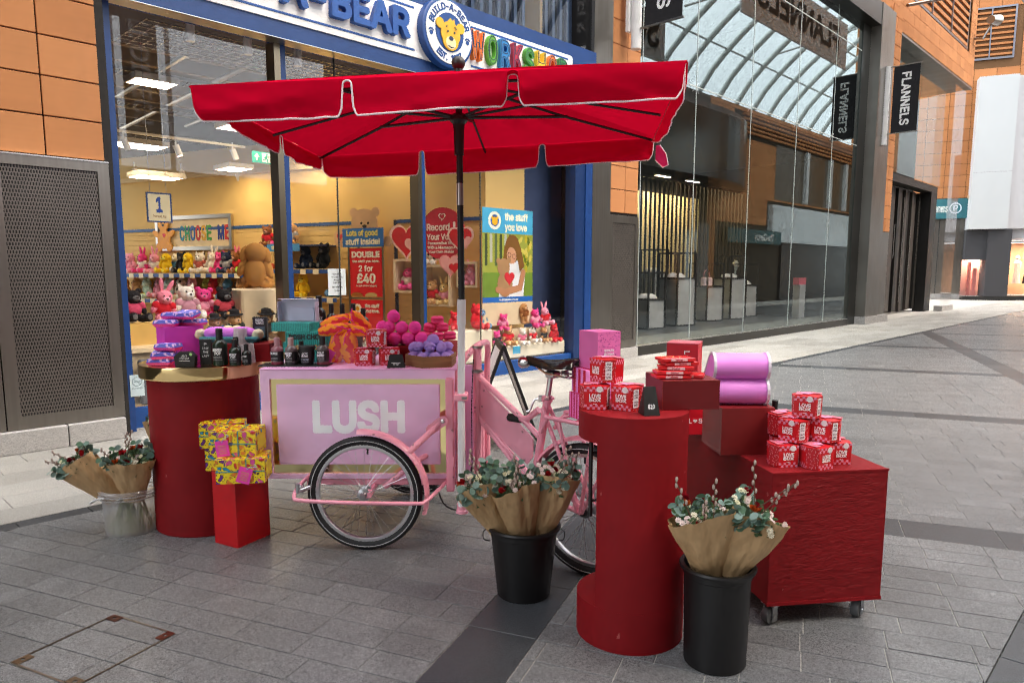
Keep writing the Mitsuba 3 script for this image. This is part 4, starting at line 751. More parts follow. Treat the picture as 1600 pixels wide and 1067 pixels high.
letters(wb, 'lettering', 'ted valugs', .5, .02, FE @ TR((3.6, 2.75, .12)), 'm_satin', (.30, .36, .04), width=1.9) if 0 else None
for x, z0, c in ((2.15, 1.2, (.6, .42, .36)), (2.7, 1.4, (.65, .55, .5)), (3.2, 1.5, (.03, .02, .02)), (3.9, 1.4, (.55, .35, .25))):
    t = thing('mannequin', {2.15: 'pale pink dressed', 2.7: 'cream dressed', 3.2: 'black dressed', 3.9: 'tan dressed'}[x] + ' shop mannequin far off in the lit corner window', 'mannequin', 'far mannequins'); P(t, 'dress', lathe([(0, 0), (.22, 0), (.14, .7), (.2, 1.15), (.05, 1.3), (0, 1.3)], 14), 'm_matte', c, sm=40, M=FE @ TR((x, .9, -1.2), rx=-90)); P(t, 'head', ell(.1, .1, .13, (0, 0, 1.42)), 'm_matte', (.6, .5, .42), sm=True, M=FE @ TR((x, .9, -1.2), rx=-90))
for x, y in ((.3, 2.6), (2.2, 3.1), (3.2, 3.1), (4.4, 3.1)):
    t = thing('display_lamp', {.3: 'warm lamp in the pink lit window', 2.2: 'left warm lamp behind the corner glass', 3.2: 'middle warm lamp behind the corner glass', 4.4: 'right warm lamp behind the corner glass'}[x] + ' of the far corner shop', 'light', 'warm lamps in the far corner shop'); P(t, 'housing', bx(x - .1, x + .6, y + .03, y + .1, -1.0, -.6), 'm_satin', (.2, .2, .2), M=FE); P(t, 'lens', np.array(1) if 0 else (np.array([[x - .08, y + .027, -.98], [x + .58, y + .027, -.98], [x + .58, y + .027, -.62], [x - .08, y + .027, -.62]]), np.array([[0, 1, 2], [0, 2, 3]])), 'm_matte', (.8, .8, .8), M=FE, emitter=lamp((13, 9.4, 6.6)))
k = thing('floodlight', 'grey floodlight on a bracket at the corner of the overhang', 'lamp'); P(k, 'head', tube([B(33.3, -.6, 11.1), B(33.9, -.72, 11.2)], [.15, .2], 16), 'm_metal', (.55, .55, .5), sm=40); P(k, 'bracket', tube([B(33.6, .0, 10.6), B(33.5, -.35, 10.5), B(33.6, -.65, 11.15)], .05, 8), 'm_metal', (.35, .35, .35), sm=40)
# ================================================================ across the street, seen in the glass
FOp = FR(B(0, -9.1, 0), -S, Z)          # x runs back towards the camera end, y up, z out to the street
def fo(s): return -s
ob = thing('opposite_building', 'building across the street that shows only as reflections in the glass fronts', 'building')
P(ob, 'core', bx(15, 62, -17, -9.35, 0, 9.4), 'm_matte', (.05, .04, .03), M=MC); P(ob, 'core', bx(3, 15, -17, -9.35, 0, 3.7), 'm_matte', (.05, .04, .03), M=MC); P(ob, 'core', bx(-30, 3, -17, -9.35, 0, 17), 'm_matte', (.05, .04, .03), M=MC)
tiles(ob, FOp @ TR((0, 0, -.22)), -62, -30, 5.2, 9.4, .9, .4, stuff=True, name='tile', hole=(-60, -33, 8.15, 9.1))
tiles(ob, FOp @ TR((0, 0, -.22)), -36.2, -30, .3, 5.2, .9, .4, stuff=True, name='tile', hole=(-37, -31.2, .2, 3.7))
ms = [bx(-60, -33, z, z + .09, -.15, .0) for z in np.arange(8.2, 9.1, .2)]; P(ob, 'louvres', ms, 'm_terra', M=FOp, uv=np.full((8 * len(ms), 2), .3), kind='stuff')
P(ob, 'white_band', bx(-62, -36.4, 3.1, 5.0, -.24, .05), 'm_satin', (.62, .66, .68), M=FOp); P(ob, 'dark_ground_floor', bx(-62, -38, 0, 3.1, -.24, -.1), 'm_satin', (.03, .03, .032), M=FOp)
P(ob, 'upper_window', bx(-60, -37, 5.3, 8.1, -.24, -.18), 'm_gloss', (.10, .075, .05), M=FOp); P(ob, 'window_post', [bx(x, x + .35, 5.3, 8.1, -.18, 0) for x in (-47, -44.5, -41)], 'm_satin', (.55, .55, .55), M=FOp)
P(ob, 'shop_panel', bx(-30, -5, 0, 3.72, -.24, -.05), 'm_satin', (.22, .21, .20), M=FOp); P(ob, 'shop_window', [bx(x, x + 3.2, .3, 3.6, -.05, -.03) for x in (-29, -25, -12, -8)], 'm_gloss', (.03, .03, .035), M=FOp)
P(ob, 'shop_panel', bx(-3, 30, 0, 4.5, -.24, -.05), 'm_satin', (.26, .24, .22), M=FOp)
k = thing('teal_cafe_sign', 'teal fascia across the street, seen mirrored in the boutique glass', 'sign'); P(k, 'fascia', bx(-37.4, -31.5, 2.95, 3.62, -.2, .1), 'm_satin', (.02, .09, .10), M=FOp); letters(k, 'lettering', 'The Gentry', .35, .02, FOp @ TR((-36.5, 3.1, .1)), 'm_satin', (.6, .62, .6), width=2.2)
k = thing('white_lit_sign', 'pale shop sign across the street, seen mirrored behind the hanging bars', 'sign'); P(k, 'board', bx(-28.6, -25.2, 2.45, 3.35, -.05, .15), 'm_satin', (.78, .82, .84), M=FOp); letters(k, 'lettering', 'ThreeTs', .42, .02, FOp @ TR((-28.0, 2.65, .15)), 'm_satin', (.03, .03, .03), width=2.0)
k = thing('opposite_shop_sign', 'grey shop sign with white capitals across the street, mirrored in the toy shop window', 'sign'); letters(k, 'lettering', 'SUIT DIRECT', .34, .03, FOp @ TR((-10.2, 2.55, -.05)), 'm_satin', (.72, .72, .72), width=1.75, fat=.02); P(k, 'board', bx(-11.5, -7.5, 2.2, 3.2, -.05, -.045), 'm_satin', (.16, .155, .15), M=FOp)
k = thing('opposite_banner', 'tall banner with pale capitals across the street, mirrored in the toy shop window', 'banner'); M = FOp; P(k, 'cloth', bx(-6.1, -5.4, 4.2, 7.6, .02, .03), 'm_matte', (.10, .095, .10), M=M); P(k, 'post', [tube([(x, 3.6, .05), (x, 7.8, .05)], .05, 10) for x in (-6.3, -5.2)], 'm_satin', (.7, .7, .72), M=M, sm=40)
g = affinity.rotate(tpoly('SUIT DIRECT', .34, .02, 2.9), -90, origin=(0, 0)); P(k, 'lettering', extr(affinity.translate(g, -5.75 - (g.bounds[0] + g.bounds[2]) / 2, 7.4), .01, .03), 'm_matte', (.6, .6, .6), M=M)
k = thing('travel_shop_sign', 'white sign with black capitals across the street, mirrored beside the girl poster', 'sign'); P(k, 'board', bx(-18.9, -16.2, 2.0, 3.0, -.05, .05), 'm_satin', (.72, .74, .76), M=FOp); letters(k, 'lettering', 'T', .6, .02, FOp @ TR((-17.6, 2.2, .05)), 'm_satin', (.03, .03, .03))
# dark rounded corner shop across the street
k = thing('rounded_dark_shop', 'dark rounded shop block across the street, mirrored in the boutique glass', 'building')
arcp = [(25 + 6.5 * math.cos(a), -10.3 + 4.2 * math.sin(a)) for a in np.linspace(0.0, math.pi / 2, 16)] + [(15.5, -6.3), (15.5, -10)]
ap = Polygon([(s, n) for s, n in arcp]); P(k, 'upper_block', extr(ap, 2.6, 5.0), 'm_gloss', (.05, .055, .055), M=MC); P(k, 'lower_block', extr(affinity.translate(ap.buffer(-.35), 0, -1.9), 5.0, 0), 'm_gloss', (.03, .03, .03), M=MC)
for x, t in ((18.2, 'superdry'), (22.0, 'urbanology'), (27.0, 'urbanology')):
    P(k, 'red_strip', bx(-x - .35, -x + .35, 3.3, 5.4, .9, .95) if x < 26 else bx(-x - .35, -x + .35, 3.3, 5.4, .7, .75), 'm_satin', (.22, .05, .03), M=FOp)
# hanging signs over the street
for s0, s1, z0, z1, txt in ((20.2, 28.6, 9.0, 10.6, 'FLANNELS'), (13.4, 16.2, 6.75, 7.75, 'SUIT')):
    k = thing('overhead_sign', f'grey {"long" if s1 > 20 else "short"} sign hung over the street, seen only mirrored in the boutique glass', 'sign'); Mh = FR(B(s1, -3.0, 0), -S, Z); P(k, 'board', bx(0, s1 - s0, z0, z1, -.04, 0), 'm_satin', (.72, .76, .80), M=FR(B(s1, -3.0, 0), -S, Z) @ np.diag([1, 1, 1, 1.0]))
    gg = tpoly(txt, .8, .0, (s1 - s0) * .78); P(k, 'lettering', extr(affinity.translate(gg, (s1 - s0) * .1, z0 + (z1 - z0) * .3), .02), 'm_satin', (.02, .02, .02), M=FR(B(s1, -3.0, 0), -S, Z) @ TR((0, 0, .001))); P(k, 'lettering', extr(affinity.translate(affinity.scale(gg, -1, 1, origin=((s1 - s0) * .4, 0)), (s1 - s0) * .1, z0 + (z1 - z0) * .3), .02), 'm_satin', (.02, .02, .02), M=FR(B(s1, -3.0, 0), -S, Z) @ TR((0, 0, -.065)))
# the vaulted roof over the street: ribs and purlins
k = thing('vaulted_roof', 'curved white steel ribs of the glazed street roof, mirrored in the boutique glass', 'roof')
def arch(s, dz=0.0): return [B(s + .35 * (n + 9.6), n, 9.5 + dz + 5.6 * math.sin(.5 * math.pi * min(1, (n + 9.6) / 8.2)) ** .8) for n in np.linspace(-9.6, -.4, 18)]
for s in np.arange(-2, 47, 1.75): P(k, 'rib', tube(arch(s), .12, 8), 'm_satin', (.50, .54, .53), sm=40)
for j in range(2, 18, 3): P(k, 'purlin', tube([arch(s, .10)[j] for s in np.arange(-2, 47, 1.75)], .04, 6), 'm_satin', (.50, .54, .53), sm=40)
for s in np.arange(2, 40, 3.5): P(k, 'strut', [tube([arch(s)[11], arch(s)[11] - Z * 1.5], .03, 6)] + [tube([arch(s)[11] - Z * 1.5, arch(s + e)[11 + f_] - Z * .1], .025, 6) for e, f_ in ((-1.75, 0), (1.75, 0), (0, -2), (0, 2))], 'm_satin', (.40, .43, .43))
for s in np.arange(8, 36, 8.4): P(k, 'tie', tube([arch(s)[3], arch(min(s + 6, 46))[14]], .045, 6), 'm_satin', (.5, .52, .52), sm=40)
# ================================================================ the cargo tricycle
PINK = C('EF9FB2', .92); LIL = C('EEC2E4', .98); PLIL = C('EBB2DC', .95)
tk = thing('cargo_tricycle', 'pink cargo tricycle with a lilac display box framed in gold mirror and white capitals', 'tricycle')
X0, X1, Y0, Y1, ZB, ZT = -1.385, -.315, 3.86, 4.62, .358, .972
bxk = P(tk, 'display_box', bx(X0 + .004, X1 - .004, Y0 + .02, Y1, ZB + .004, ZT - .004, .004), 'm_satin', LIL)
P(bxk, 'top_board', bx(X0, X1 + .01, Y0 - .004, Y1 + .01, ZT - .003, ZT + .006, .002), 'm_satin', PLIL)
fr = sbox(X0, ZB, X1, ZT - .004).difference(sbox(-1.335, .385, -.365, .92)); P(bxk, 'front_frame', extr(fr, .02), 'm_satin', LIL, M=FR((0, Y0 + .02, 0), (1, 0, 0), (0, 0, 1)))
P(bxk, 'gold_mirror', bx(-1.335, -.365, .385, .92, 0, .003), 'm_gold', (.78, .68, .34), M=FR((0, Y0 + .0195, 0), (1, 0, 0), (0, 0, 1)))
P(bxk, 'front_panel', box(.90, .452, .014, (-.849, .664, .010), .003), 'm_satin', C('EEC2E4', .98), M=FR((0, Y0 + .0195, 0), (1, 0, 0), (0, 0, 1)))
letters(bxk, 'lettering', 'LUSH', .158, .0015, FR((-1.104, Y0 + .0025, .630), (1, 0, 0), (0, 0, 1)), 'm_satin', (.93, .92, .95), width=.512, fat=.055)
P(bxk, 'end_board', bx(X1 + .0005, X1 + .012, Y0 + .03, Y1, ZB, ZT - .004), 'm_satin', PINK)
def wheel(parent, name, cen, R, u, axle_w=.10, seed=0, tw=.024, white=False):
    """u: direction of travel in plan; the axle is square to it."""
    u = np.array([u[0], u[1], 0.0]); u /= np.linalg.norm(u); M = FR(cen, u, Z)     # x along travel, y up, z along the axle
    w = P(tk if parent is None else parent, name, xf(lathe([(R - 2.1 * tw, -.011), (R - 1.5 * tw, -tw * .8), (R - .7 * tw, -tw), (R - .22 * tw, -tw * .72), (R, -tw * .25), (R, tw * .25), (R - .22 * tw, tw * .72), (R - .7 * tw, tw), (R - 1.5 * tw, tw * .8), (R - 2.1 * tw, .011)], 72), np.eye(4)), 'm_rubber', (.014, .014, .015), sm=35, M=M)
    Rr = R - 1.85 * tw
    P(w, 'rim', lathe([(Rr - .022, -.006), (Rr - .018, -.012), (Rr, -.0135), (Rr + .004, -.012), (Rr + .004, .012), (Rr, .0135), (Rr - .018, .012), (Rr - .022, .006), (Rr - .022, -.006)], 72), 'm_metal' if not white else 'm_satin', (.66, .66, .68), sm=35, M=M)
    P(w, 'reflective_line', [lathe([(R - 1.02 * tw, s * (tw + .0006)), (R - .94 * tw, s * (tw + .0009)), (R - .86 * tw, s * (tw + .0006))], 72) for s in (-1, 1)], 'm_satin', (.5, .5, .5), M=M)
    sp = []
    for i in range(32):
        s = 1 if i % 2 else -1; a = i * 2 * np.pi / 32; b = a + (.38 if i % 4 < 2 else -.38)
        sp.append(tube([(.03 * math.cos(b), .03 * math.sin(b), s * .026), ((Rr - .02) * math.cos(a), (Rr - .02) * math.sin(a), s * .003)], .0013, 5, cap=False))
    P(w, 'spokes', sp, 'm_chrome', (.62, .62, .63), M=M, kind='stuff')
    P(w, 'hub', lathe([(0, -axle_w / 2), (.014, -axle_w / 2), (.017, -.035), (.034, -.03), (.034, -.024), (.02, -.02), (.02, .02), (.034, .024), (.034, .03), (.017, .035), (.014, axle_w / 2), (0, axle_w / 2)], 24), 'm_metal', (.45, .45, .46), sm=30, M=M)
    P(w, 'hub_cap', lathe([(0, -.062), (.012, -.062), (.021, -.055), (.024, -.04), (0, -.04)], 20), 'm_satin', (.02, .02, .02), sm=30, M=M)
    P(w, 'valve', tube([(.02, Rr - .02, 0), (.02, Rr - .055, 0)], .005, 8), 'm_rubber', (.02, .02, .02), M=M)
    return w
NW = np.array([-.797, 3.735, .315]); wheel(None, 'front_wheel', NW, .315, (1, -.06))
wheel(None, 'front_wheel', (-.655, 4.70, .315), .315, (1, -.06))
RW = np.array([.375, 3.40, .335]); RD = np.array([-.785, .62, 0])
wheel(None, 'rear_wheel', RW, .335, RD, tw=.026)
def fender(M, R, a0, a1, w=.034, n=26):
    an = np.radians(np.linspace(a0, a1, n)); prof = [(0.0, -w), (.014, -w * .8), (.02, -w * .35), (.02, w * .35), (.014, w * .8), (0, w)]; V = []
    for a in an:
        for dr_, dz in prof: V.append(((R + dr_) * math.cos(a), (R + dr_) * math.sin(a), dz))
    m = len(prof); f = []
    for i in range(n - 1):
        for j in range(m - 1): f.append((i * m + j, i * m + j + 1, (i + 1) * m + j + 1, (i + 1) * m + j))
    return (np.array(V), np.array(f))
MW = FR(NW, np.array([1, -.06, 0]) / np.hypot(1, .06), Z)
P(tk, 'fender', fender(MW, .332, 95, -18, .036), 'm_paint', PINK, sm=True, M=MW)
def V3(*a): return np.array(a, float)
fy = NW[1] - .075
P(tk, 'guard_rail', tube(smoothpath([(-1.12, 3.86, .385), (-1.148, 3.72, .36), (-1.15, fy - .03, .325), (-1.10, fy - .045, .312), (-.85, fy - .05, .302), (-.52, fy - .045, .296), (-.46, fy - .03, .30), (-.40, fy + .06, .335), (-.36, 3.87, .345)], 7), .0105, 10), 'm_paint', PINK, sm=40)
P(tk, 'rail_clamp', [tube([(-1.15, 3.70, .372), (-1.11, 3.64, .36), (-1.07, 3.66, .372)], .011, 8), box(.03, .02, .04, (-1.12, 3.66, .362), .004), cyl(.012, .05, 12, (-1.135, 3.655, .34))], 'm_chrome', (.6, .6, .62), sm=40)
P(tk, 'fender_strut', tube([(-.55, 3.70, .55), (-.395, 3.79, .685)], .017, 12), 'm_paint', PINK, sm=40)
P(tk, 'strut_plate', [xf(extr(LineString([(-.44, .655), (-.375, .702)]).buffer(.027), .012), FR((0, 3.79, 0), (1, 0, 0), (0, 0, 1)))], 'm_paint', PINK)
P(tk, 'strut_bolt', lathe([(0, 0), (.012, 0), (.012, .006), (.006, .01), (0, .01)], 8), 'm_chrome', (.6, .6, .6), M=FR((-.376, 3.778, .702), (1, 0, 0), (0, 0, 1)))
P(tk, 'chassis_rail', [bx(-1.15, -.31, 3.87, 3.91, .318, .357, .004), bx(-1.15, -.31, 4.55, 4.59, .318, .357, .004), bx(-.80, -.76, 3.70, 4.72, .295, .33, .004), bx(-1.12, -1.08, 3.9, 4.56, .32, .355, .003)], 'm_paint', PINK)
P(tk, 'axle_stay', [tube([(-.70, 3.79, .33), (-.545, 3.80, .46)], .015, 10), tube([(-.545, 3.80, .46), (-.45, 3.9, .50)], .015, 10)], 'm_paint', PINK, sm=40)
P(tk, 'mudflap', bx(-.60, -.46, 4.2, 4.5, .19, .31, .01), 'm_rubber', (.02, .02, .02))
# right end post, handle loop, steering column
P(tk, 'end_post', bx(-.362, -.318, 3.80, 3.85, .30, .93, .006), 'm_paint', PINK)
P(tk, 'post_hinge', [bx(-.33, -.318, 3.79, 3.80, z, z + .05) for z in (.45, .6)], 'm_paint', PINK)
P(tk, 'handle_loop', tube(smoothpath([(-.275, 3.78, .24), (-.277, 3.78, .7), (-.278, 3.78, .96), (-.268, 3.79, 1.02), (-.225, 3.85, 1.075), (-.175, 4.02, 1.10), (-.15, 4.2, 1.085), (-.145, 4.24, 1.03), (-.15, 4.25, .9), (-.15, 4.25, .3)], 7), .0185, 12), 'm_paint', PINK, sm=40)
P(tk, 'kickstand_foot', lathe([(.02, 0), (.034, 0), (.034, .014), (.028, .02), (.028, .05), (0, .05)], 16), 'm_paint', PINK, sm=30, M=TR((-.275, 3.78, .19)))
HC = V3(-.19, 3.87, 0)
P(tk, 'steering_column', tube([HC + (0, 0, .25), HC + (0, 0, 1.09)], .023, 16), 'm_paint', PINK, sm=40)
P(tk, 'column_cap', [cyl(.03, .012, 16, HC + (0, 0, 1.09)), cyl(.027, .02, 16, HC + (0, 0, .955)), tube([HC + (-.03, -.03, .968), HC + (.03, -.03, .968)], .007, 8)], 'm_chrome', (.5, .48, .46), sm=30)
P(tk, 'column_panel', bx(-.262, -.215, 3.90, 3.93, .28, .99), 'm_satin', PLIL)
P(tk, 'lower_column', bx(-.222, -.158, 3.90, 4.0, .25, .95, .006), 'm_paint', PINK)
P(tk, 'brake_cable', tube(smoothpath([HC + (-.02, -.03, 1.03), HC + (-.03, -.05, .8), HC + (-.03, -.05, .5), HC + (-.028, -.05, .33)], 6), .003, 6), 'm_rubber', (.02, .02, .02), sm=40)
P(tk, 'cable_knob', ell(.010, .010, .022, HC + (-.03, -.05, .42), 1), 'm_rubber', (.02, .02, .02))
P(tk, 'loose_cable', tube(smoothpath([(-.43, 3.95, .28), (-.38, 3.86, .21), (-.3, 3.82, .19), (-.25, 3.83, .22), (-.235, 3.86, .30)], 6), .0045, 6), 'm_rubber', (.02, .02, .02), sm=40)
def on(t, z): return V3(*(RW[:2] + (HC[:2] - RW[:2]) * t), z)     # along the frame, t=0 rear axle, t=1 column
P(tk, 'top_tube', tube([on(.99, .935), on(.60, .755)], .0165, 12), 'm_paint', PINK, sm=40)
P(tk, 'top_tube', tube([on(.60, .755), on(.405, .655)], .0155, 12), 'm_paint', PINK, sm=40)
for dz in (0, .03): P(tk, 'down_tube', tube([on(.985, .70 + dz * .4), on(.50, .40 + dz * 1.6)], .0125, 10), 'm_paint', PINK, sm=40)
pg = Polygon([(.975, .905), (.60, .715), (.47, .645), (.47, .545), (.52, .50), (.975, .705)]); fl = np.linalg.norm(HC[:2] - RW[:2])
ud = V3(*(HC[:2] - RW[:2]), 0) / fl; MPn = FR(V3(RW[0], RW[1], 0), ud, Z)
P(tk, 'side_panel', extr(affinity.scale(pg, fl, 1, origin=(0, 0)), .008, -.004), 'm_satin', C('EAA0B2', .9), M=MPn)
P(tk, 'panel_bolt', [xf(cyl(.006, .012, 8, (0, 0, -.006)), MPn @ TR((x * fl, y, 0))) for x, y in ((.93, .86), (.95, .77), (.56, .67), (.54, .52))], 'm_metal', (.3, .2, .2))
ST = on(.345, .86); SB = on(.47, .36)
P(tk, 'seat_tube', tube([SB, ST], .021, 14), 'm_paint', PINK, sm=40)
P(tk, 'seat_post', tube([ST, on(.315, 1.0)], .0145, 12), 'm_chrome', (.62, .62, .62), sm=40)
P(tk, 'seat_clamp', [cyl(.027, .03, 14, ST - (0, 0, .012)), tube([ST + (-.03, -.02, .0), ST + (.035, -.02, .01)], .007, 8)], 'm_paint', PINK, sm=40)
# saddle
sd = ud; MSd = FR(on(.30, 1.045), ud, np.cross(Z, ud)) @ TR((0, 0, 0), 0, 1.16)      # x forward, y left, z up
prof = []
for x, w, z in ((-.135, .045, .012), (-.125, .072, .022), (-.09, .082, .020), (-.04, .066, .010), (.01, .040, .006), (.06, .024, .008), (.11, .018, .014), (.14, .014, .018), (.148, .006, .014)): prof.append([(x, w * math.cos(a), z + (.012 if w > .03 else .008) * math.sin(a) - (.028 * abs(math.cos(a)) ** 3)) for a in np.linspace(0, np.pi, 11)])
V = np.array(prof).reshape(-1, 3); f = [(i * 11 + j, (i + 1) * 11 + j, (i + 1) * 11 + j + 1, i * 11 + j + 1) for i in range(8) for j in range(10)]; f2 = trimesh.Trimesh(V, np.vstack([np.array(f)[:, [0, 1, 2]], np.array(f)[:, [0, 2, 3]]]))
P(tk, 'saddle', trimesh.Trimesh(f2.vertices, f2.faces), 'm_gloss', (.012, .011, .011), sm=True, M=MSd)
sp_ = []
for y in (-.05, .05):
    a = np.linspace(0, 8 * np.pi, 60); sp_.append(tube(np.stack([-.10 + .015 * np.cos(a), y + .015 * np.sin(a), -.045 + .05 * a / a[-1]], 1), .0035, 6))
P(tk, 'saddle_spring', sp_ + [tube([(-.11, y, -.045), (.02, y * .5, -.04), (.13, 0, .0)], .0045, 8) for y in (-.05, .05)] + [tube([(-.12, -.055, -.045), (-.12, .055, -.045)], .005, 8), box(.05, .05, .03, (-.0, 0, -.045), .005)], 'm_chrome', (.55, .55, .55), sm=40, M=MSd)
P(tk, 'saddle_badge', box(.04, .004, .010, (-.09, -.0815, .0), .001), 'm_chrome', (.5, .5, .5), M=MSd)
P(tk, 'seat_lamp', [lathe([(0, -.03), (.012, -.03), (.024, -.012), (.029, .012), (.026, .02), (0, .022)], 20)], 'm_chrome', (.62, .62, .62), sm=40, M=MSd @ TR((.155, 0, -.005), ry=90))
P(tk, 'lever_arm', tube([on(.42, .80), on(.52, .745), on(.60, .735)], [.018, .017, .016], 12), 'm_paint', PINK, sm=40)
P(tk, 'grip', tube([on(.585, .737), on(.60, .736), on(.69, .735), on(.70, .735)], [.016, .021, .021, .012], 14), 'm_rubber', (.013, .013, .013), sm=40)
P(tk, 'brake_lever', [tube(smoothpath([on(.40, .86), on(.46, .85) + (0, -.02, 0), on(.50, .80) + (0, -.04, 0), on(.53, .79) + (0, -.05, 0)], 5), .006, 8), cyl(.014, .03, 12, on(.40, .845)), tube([on(.36, .87) + (0, -.05, 0), on(.33, .88) + (0, -.06, 0)], .009, 10)], 'm_chrome', (.6, .6, .6), sm=40)
# stays, rear fender, carrier, basket
side = np.cross(Z, ud)
for s in (-1, 1):
    o = side * (.055 * s)
    P(tk, 'seat_stay', tube([on(.36, .82) + o * .5, on(.0, .335) + o * 1.1], .011, 10), 'm_paint', PINK, sm=40)
    P(tk, 'chain_stay', tube([on(.47, .38) + o * .5, on(.0, .335) + o * 1.1], .012, 10), 'm_paint', PINK, sm=40)
    P(tk, 'carrier_rail', tube(smoothpath([on(.34, .70) + o, on(.27, .775) + o * 1.4, on(.2, .79) + o * 1.6, on(-.5, .765) + o * 1.6], 6), .0105, 10), 'm_paint', PINK, sm=40)
    for t0, t1 in ((.16, .02), (-.12, -.01), (-.33, -.02)): P(tk, 'carrier_stay', tube([on(t0, .78) + o * 1.6, on(t1, .34) + o * 1.4], .010, 8), 'm_paint', PINK, sm=40)
P(tk, 'carrier_deck', [tube([on(t, .782) - side * .088, on(t, .782) + side * .088], .008, 8) for t in (.2, .05, -.1, -.25, -.4)], 'm_paint', PINK, sm=40)
MR = FR(RW, ud, Z); P(tk, 'rear_fender', fender(MR, .352, 35, 165, .036), 'm_paint', PINK, sm=True, M=MR)
P(tk, 'chain', [tube([on(.47, .40) + side * -.05, on(.0, .375) + side * -.05], .006, 6), tube([on(.47, .31) + side * -.05, on(.0, .30) + side * -.05], .006, 6)], 'm_metal', (.15, .14, .13))
P(tk, 'chain_ring', lathe([(.04, -.003), (.09, -.003), (.095, 0), (.09, .003), (.04, .003), (.04, -.003)], 36), 'm_metal', (.4, .4, .4), M=FR(on(.47, .35) - side * .05, ud, Z))
P(tk, 'cable_basket_bar', tube([on(-.15, .43) - side * .10, on(.0, .42) - side * .11], .009, 8), 'm_paint', PINK, sm=40)
P(tk, 'pedal', box(.09, .05, .02, on(.55, .25) - side * .11, .004), 'm_rubber', (.02, .02, .02))
# ================================================================ umbrella
um = thing('market_umbrella', 'large red rectangular umbrella with scalloped white piped valance clamped to the tricycle', 'umbrella')
PB = V3(-.268, 3.70, 0)
P(um, 'lower_pole', tube([PB + (-.004, 0, .255), PB + (0, 0, .85), PB + (.006, 0, 1.36)], .0195, 18), 'm_satin', (.72, .72, .73), sm=40)
P(um, 'pole_collar', tube([PB + (.004, 0, 1.23), PB + (.006, 0, 1.362)], .0235, 18), 'm_satin', (.74, .74, .75), sm=40)
P(um, 'upper_pole', tube([PB + (.006, 0, 1.36), PB + (0, 0, 2.50)], .0165, 16), 'm_satin', (.012, .012, .012), sm=40)
P(um, 'pole_joint', tube([PB + (.003, 0, 1.84), PB + (.002, 0, 1.95)], .0175, 16), 'm_metal', (.4, .35, .34), sm=40)
P(um, 'slider', lathe([(.019, -.18), (.024, -.18), (.026, -.06), (.03, -.03), (.047, -.012), (.047, .008), (.03, .02), (0, .02)], 20), 'm_satin', (.012, .012, .012), sm=35, M=TR(PB + (0, 0, 2.27)))
P(um, 'pole_clamp', [bx(-.307, -.235, 3.675, 3.77, .83, .868, .006)], 'm_paint', PINK); P(um, 'clamp_bolt', tube([(-.262, 3.66, .85), (-.235, 3.655, .85)], .008, 8), 'm_chrome', (.4, .35, .35))
P(um, 'finial', [ell(.034, .034, .034, PB + (0, 0, 2.535), 3), cyl(.022, .05, 16, PB + (0, 0, 2.475), r2=.018)], 'm_satin', (.022, .019, .018), sm=40)
CO = [V3(-1.285, 2.95, 2.238), V3(.69, 2.93, 2.328), V3(.845, 4.36, 2.300), V3(-1.155, 4.35, 2.190)]; AP = PB + (0.0, -.0, 2.50)
FABR = C('C80F33', 1.0); FABR = (.56, .003, .026)
def edge(i, t): return CO[i] * (1 - t) + CO[(i + 1) % 4] * t
V, F_ = [], []
nu, nv = 48, 20
for i in range(4):
    base = len(V)
    for a in range(nu + 1):
        for b in range(nv + 1):
            e = edge(i, a / nu); r = b / nv; p = AP * (1 - r) + e * r
            p = p + Z * (-.035 * math.sin(math.pi * r) * math.sin(math.pi * a / nu) + .006 * math.sin(a * .9 + i) * math.sin(math.pi * r) - .006 * r * math.sin(math.pi * a / nu))
            V.append(p)
    for a in range(nu):
        for b in range(nv): q = base + a * (nv + 1) + b; F_.append((q, q + 1, q + nv + 2, q + nv + 1))
P(um, 'canopy', (np.array(V), np.array(F_)), 'm_cloth', FABR, sm=True)
def drop_curve(t, notches, d, g0=.012, g1=.03):
    """Depth of the valance at t, cut up to the hem at every notch."""
    best = 1.0
    for c, w in notches:
        x = abs(t - c)
        if x < w: v = .04 + .12 * (1 - math.sqrt(max(0, 1 - (x / w) ** 2)))
        elif x < w * 1.25: v = .16 + .59 * (x - w) / (w * .25)
        elif x < w * 2.3: v = .75 + .25 * math.sin((x - w * 1.25) / (w * 1.05) * math.pi / 2)
        else: v = 1.0
        best = min(best, v)
    return d * best
spec = [([(-.012, .016), (.318, .0095), (.652, .011), (1.010, .014)], .138), ([(-.01, .014)], .135), ([(-.01, .012), (.333, .009), (.69, .0075), (1.01, .022)], .138), ([(-.01, .02), (.40, .010), (1.01, .018)], .092)]
